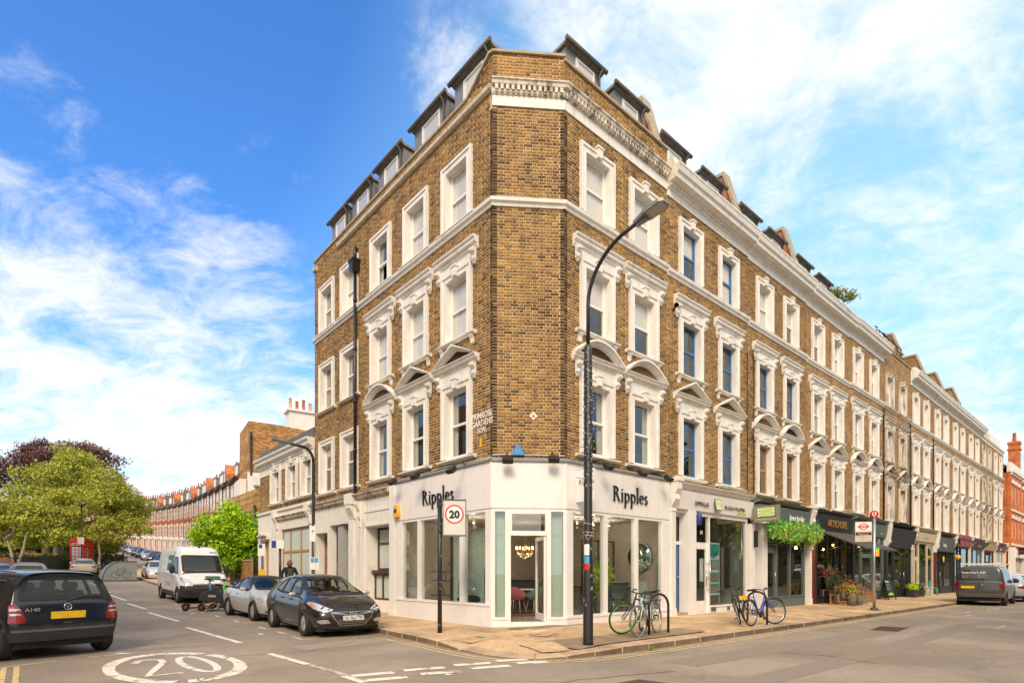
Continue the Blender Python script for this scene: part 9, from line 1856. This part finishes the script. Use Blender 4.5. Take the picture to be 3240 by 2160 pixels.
t = thing('wire_chair', 'dark wire chair with a green towel over its back in the right window', 'chair', ab3(.30, 3.25, fz_), head_ab(0, 1)); mb = MB(); [mb.tube([(-.22 + i * .055, .2, .45), (-.24 + i * .06, .26, .82)], .006, 4) for i in range(9)]; mb.tube([(-.24, .26, .82), (.24, .26, .82)], .012, 5); mb.build('backrest', M_['iron'], t); MB().box(-.22, .22, -.2, .2, .44, .46).build('seat', M_['iron'], t); [MB().tube([(x * .2, y * .18, .45), (x * .23, y * .22, 0)], .009, 5).build('leg', M_['chrome'], t) for x in (-1, 1) for y in (-1, 1)];
tw = MB(); tw.prism([(.23, .35), (.27, .84), (.30, .84), (.33, .35), (.31, .35), (.285, .80), (.27, .80), (.25, .35)], 'x', -.14, .16); tag(tw.build('towel', mat('green_towel', (.02, .14, .13), .9), None, T(*ab3(.30, 3.25, fz_)) @ Matrix.Rotation(head_ab(0, 1), 4, 'Z')), 'dark green towel hanging over the wire chair', 'towel')
t = thing('console_table', 'slim black console table in the right showroom window', 'table', ab3(.75, 2.6, fz_), head_ab(0, 1)); MB().box(-.45, .45, -.16, .16, .80, .83).build('table_top', M_['black'], t); MB().box(-.45, .45, -.16, .16, .25, .27).build('shelf', M_['black'], t); [MB().box(x, x + .025, y, y + .025, 0, .8).build('leg', M_['black'], t) for x in (-.44, .42) for y in (-.15, .12)]
t = thing('shower_display', 'speckled glass shower panel with a black hand shower behind the left window', 'shower', ab3(2.1, -.62, fz_), head_ab(-1, 0)); sp_m = mat('speckled_glass', (.62, .68, .62), .2, dirt=(.05, .05, .05), dlo=.60, dhi=.62, dscale=22); MB().box(-.75, .75, -.01, .01, .2, 2.35).build('panel', sp_m, t); mb = MB(); mb.tube([(-.35, -.06, .9), (-.35, -.06, 2.1)], .012, 6); mb.tube([(-.35, -.06, 1.9), (-.28, -.12, 1.98), (-.18, -.16, 1.9)], .022, 6); mb.tube([(-.35, -.08, 1.05), (-.40, -.1, .7), (-.30, -.1, .52), (-.15, -.1, .62), (-.17, -.14, 1.3), (-.2, -.16, 1.85)], .009, 6); mb.build('hand_shower', M_['black'], t)
t = thing('basin_shelf', 'dark shelf unit with black taps behind the far left showroom pane', 'shelf', ab3(3.5, -.45, fz_), head_ab(-1, 0)); [MB().box(-.5, .5, -.2, .2, z, z + .03).build('shelf', M_['plasticgr'], t) for z in (.55, .98, 1.25)]; MB().box(.52, .62, -.2, .2, 0, 2.8).build('upright', M_['plasticdk'], t); [MB().tube([(x, 0, z), (x, 0, z + .16), (x + .02, -.05, z + .22), (x + .02, -.14, z + .2)], .012, 6).build('tap', M_['black'], t) for x, z in ((0, 1.01), (-.1, .58), (.25, 1.28))]
mb = MB(); mb.prism([(-.10, .5), (.14, .5), (.16, 1.2), (.03, 1.75), (-.03, 1.75), (-.12, 1.2)], 'y', -.08, .06); mb.tube([(0, 0, 1.75), (-.06, -.03, 1.95)], .01, 5); tag(mb.build('bathrobe', mat('grey_robe', (.10, .10, .11), .9, var=.3, scale=10), None, T(*ab3(1.25, -.62, fz_)) @ Matrix.Rotation(head_ab(-1, 0), 4, 'Z')), 'dark grey bathrobe hanging at the right of the left showroom window', 'bathrobe')
mb = MB(); mb.ball((0, 0, 0), .3, 12, 0, (1.3, .8, .35)); tag(mb.build('folded_towels', mat('dark_towel', (.02, .02, .025), .9), None, T(*ab3(1.9, -.72, fz_ + .52))), 'heap of dark folded towels low in the left showroom window', 'towels')
mb = MB(); mb.box(-1.4, 1.4, -.10, .16, 0, .40); tag(mb.build('window_plinth', M_['white'], None, T(*ab3(3.0, -.72, fz_)) @ Matrix.Rotation(head_ab(-1, 0), 4, 'Z')), 'white display plinth running along the foot of the left showroom window', 'plinth')
for b_ in (15.5, 18.6):
 p = FR @ Vector((b_, -.75, 2.72)); mb = MB(); mb.lathe([(.02, .1), (.09, 0), (.085, 0)], 12); t = mb.build('awning_lamp', M_['brownwood'], None, T(*p)); tag(t, 'small lit lamp hanging under the %s half of the black awning' % ('left' if b_ < 16 else 'right'), 'lamp'); MB().ball((0, 0, 0), .05, 8).build('bulb', mat('lit_awning_bulb', (1, .55, .12), .5, emit=5, var=0), t); point('awning_glow', p - Vector((0, 0, .08)), 6, (1, .6, .3), .05)
# across the road (seen in the window reflections)
def opp_tree(label, a, b_, h, r, seed):
 p = AB(a, b_); t = thing('street_tree', label, 'tree', p, group='plane trees across the road, reflected in the windows'); mb = MB(); trunk(mb, (0, 0, 0), (0, 0, h * .5), .3, .2, seed); mb.build('trunk', bark, t); leaves('crown', [(random.uniform(-1, 1) * r * .6, random.uniform(-1, 1) * r * .6, h * (.45 + .12 * i), r * .7, r * .7, r * .55) for i in range(5)], 3600, .34, dkgreen if seed % 2 else olive, t, seed=seed, shell=.6)
for i, (a, b_) in enumerate(((-17, 3), (-17.5, 12), (-17, 21), (-17.5, 31), (-17, 42), (-17, 54), (-17, 66), (-17, 80), (-17, 96), (-17, 114))): opp_tree('leafy street tree across the road, seen only as a reflection in the windows', a, b_, 10.5, 3.6, i)
o_ = AB(-24, -4).xy; op = thing('opposite_terrace', 'brown brick terrace across the road, visible only in reflections', 'building', M=frame(o_, dR)); mb = MB(); mb.box(0, 165, -8, 0, 0, 8); mb.prism([(-8, 8), (0, 8), (-4, 11)], 'x', 0, 165); mb.build('wall', M_['bricktex'], op); [MB().box(x, x + 1.3, 0, .04, z, z + 2).build('window', M_['blindglass'], op) for x in range(3, 73, 5) for z in (1.5, 5.2)]
o_ = AB(32, -15.5).xy; op = thing('opposite_terrace', 'added brown brick row across the left street, visible only in reflections', 'building', M=frame(o_, Vector((dL.x, dL.y)) * -1)); mb = MB(); mb.box(0, 34, -8, 0, 0, 12); mb.prism([(-8, 12), (0, 12), (-4, 15.5)], 'x', 0, 34); mb.build('wall', M_['bricktexL'], op); [MB().box(x, x + 1.1, 0, .04, z, z + 1.8).build('window', M_['blindglass'], op) for x in range(1, 33, 3) for z in (1.2, 4.2, 7.2, 9.8)]  # unseen row, added so the left windows reflect brick instead of blue sky
bpy.context.view_layer.update()
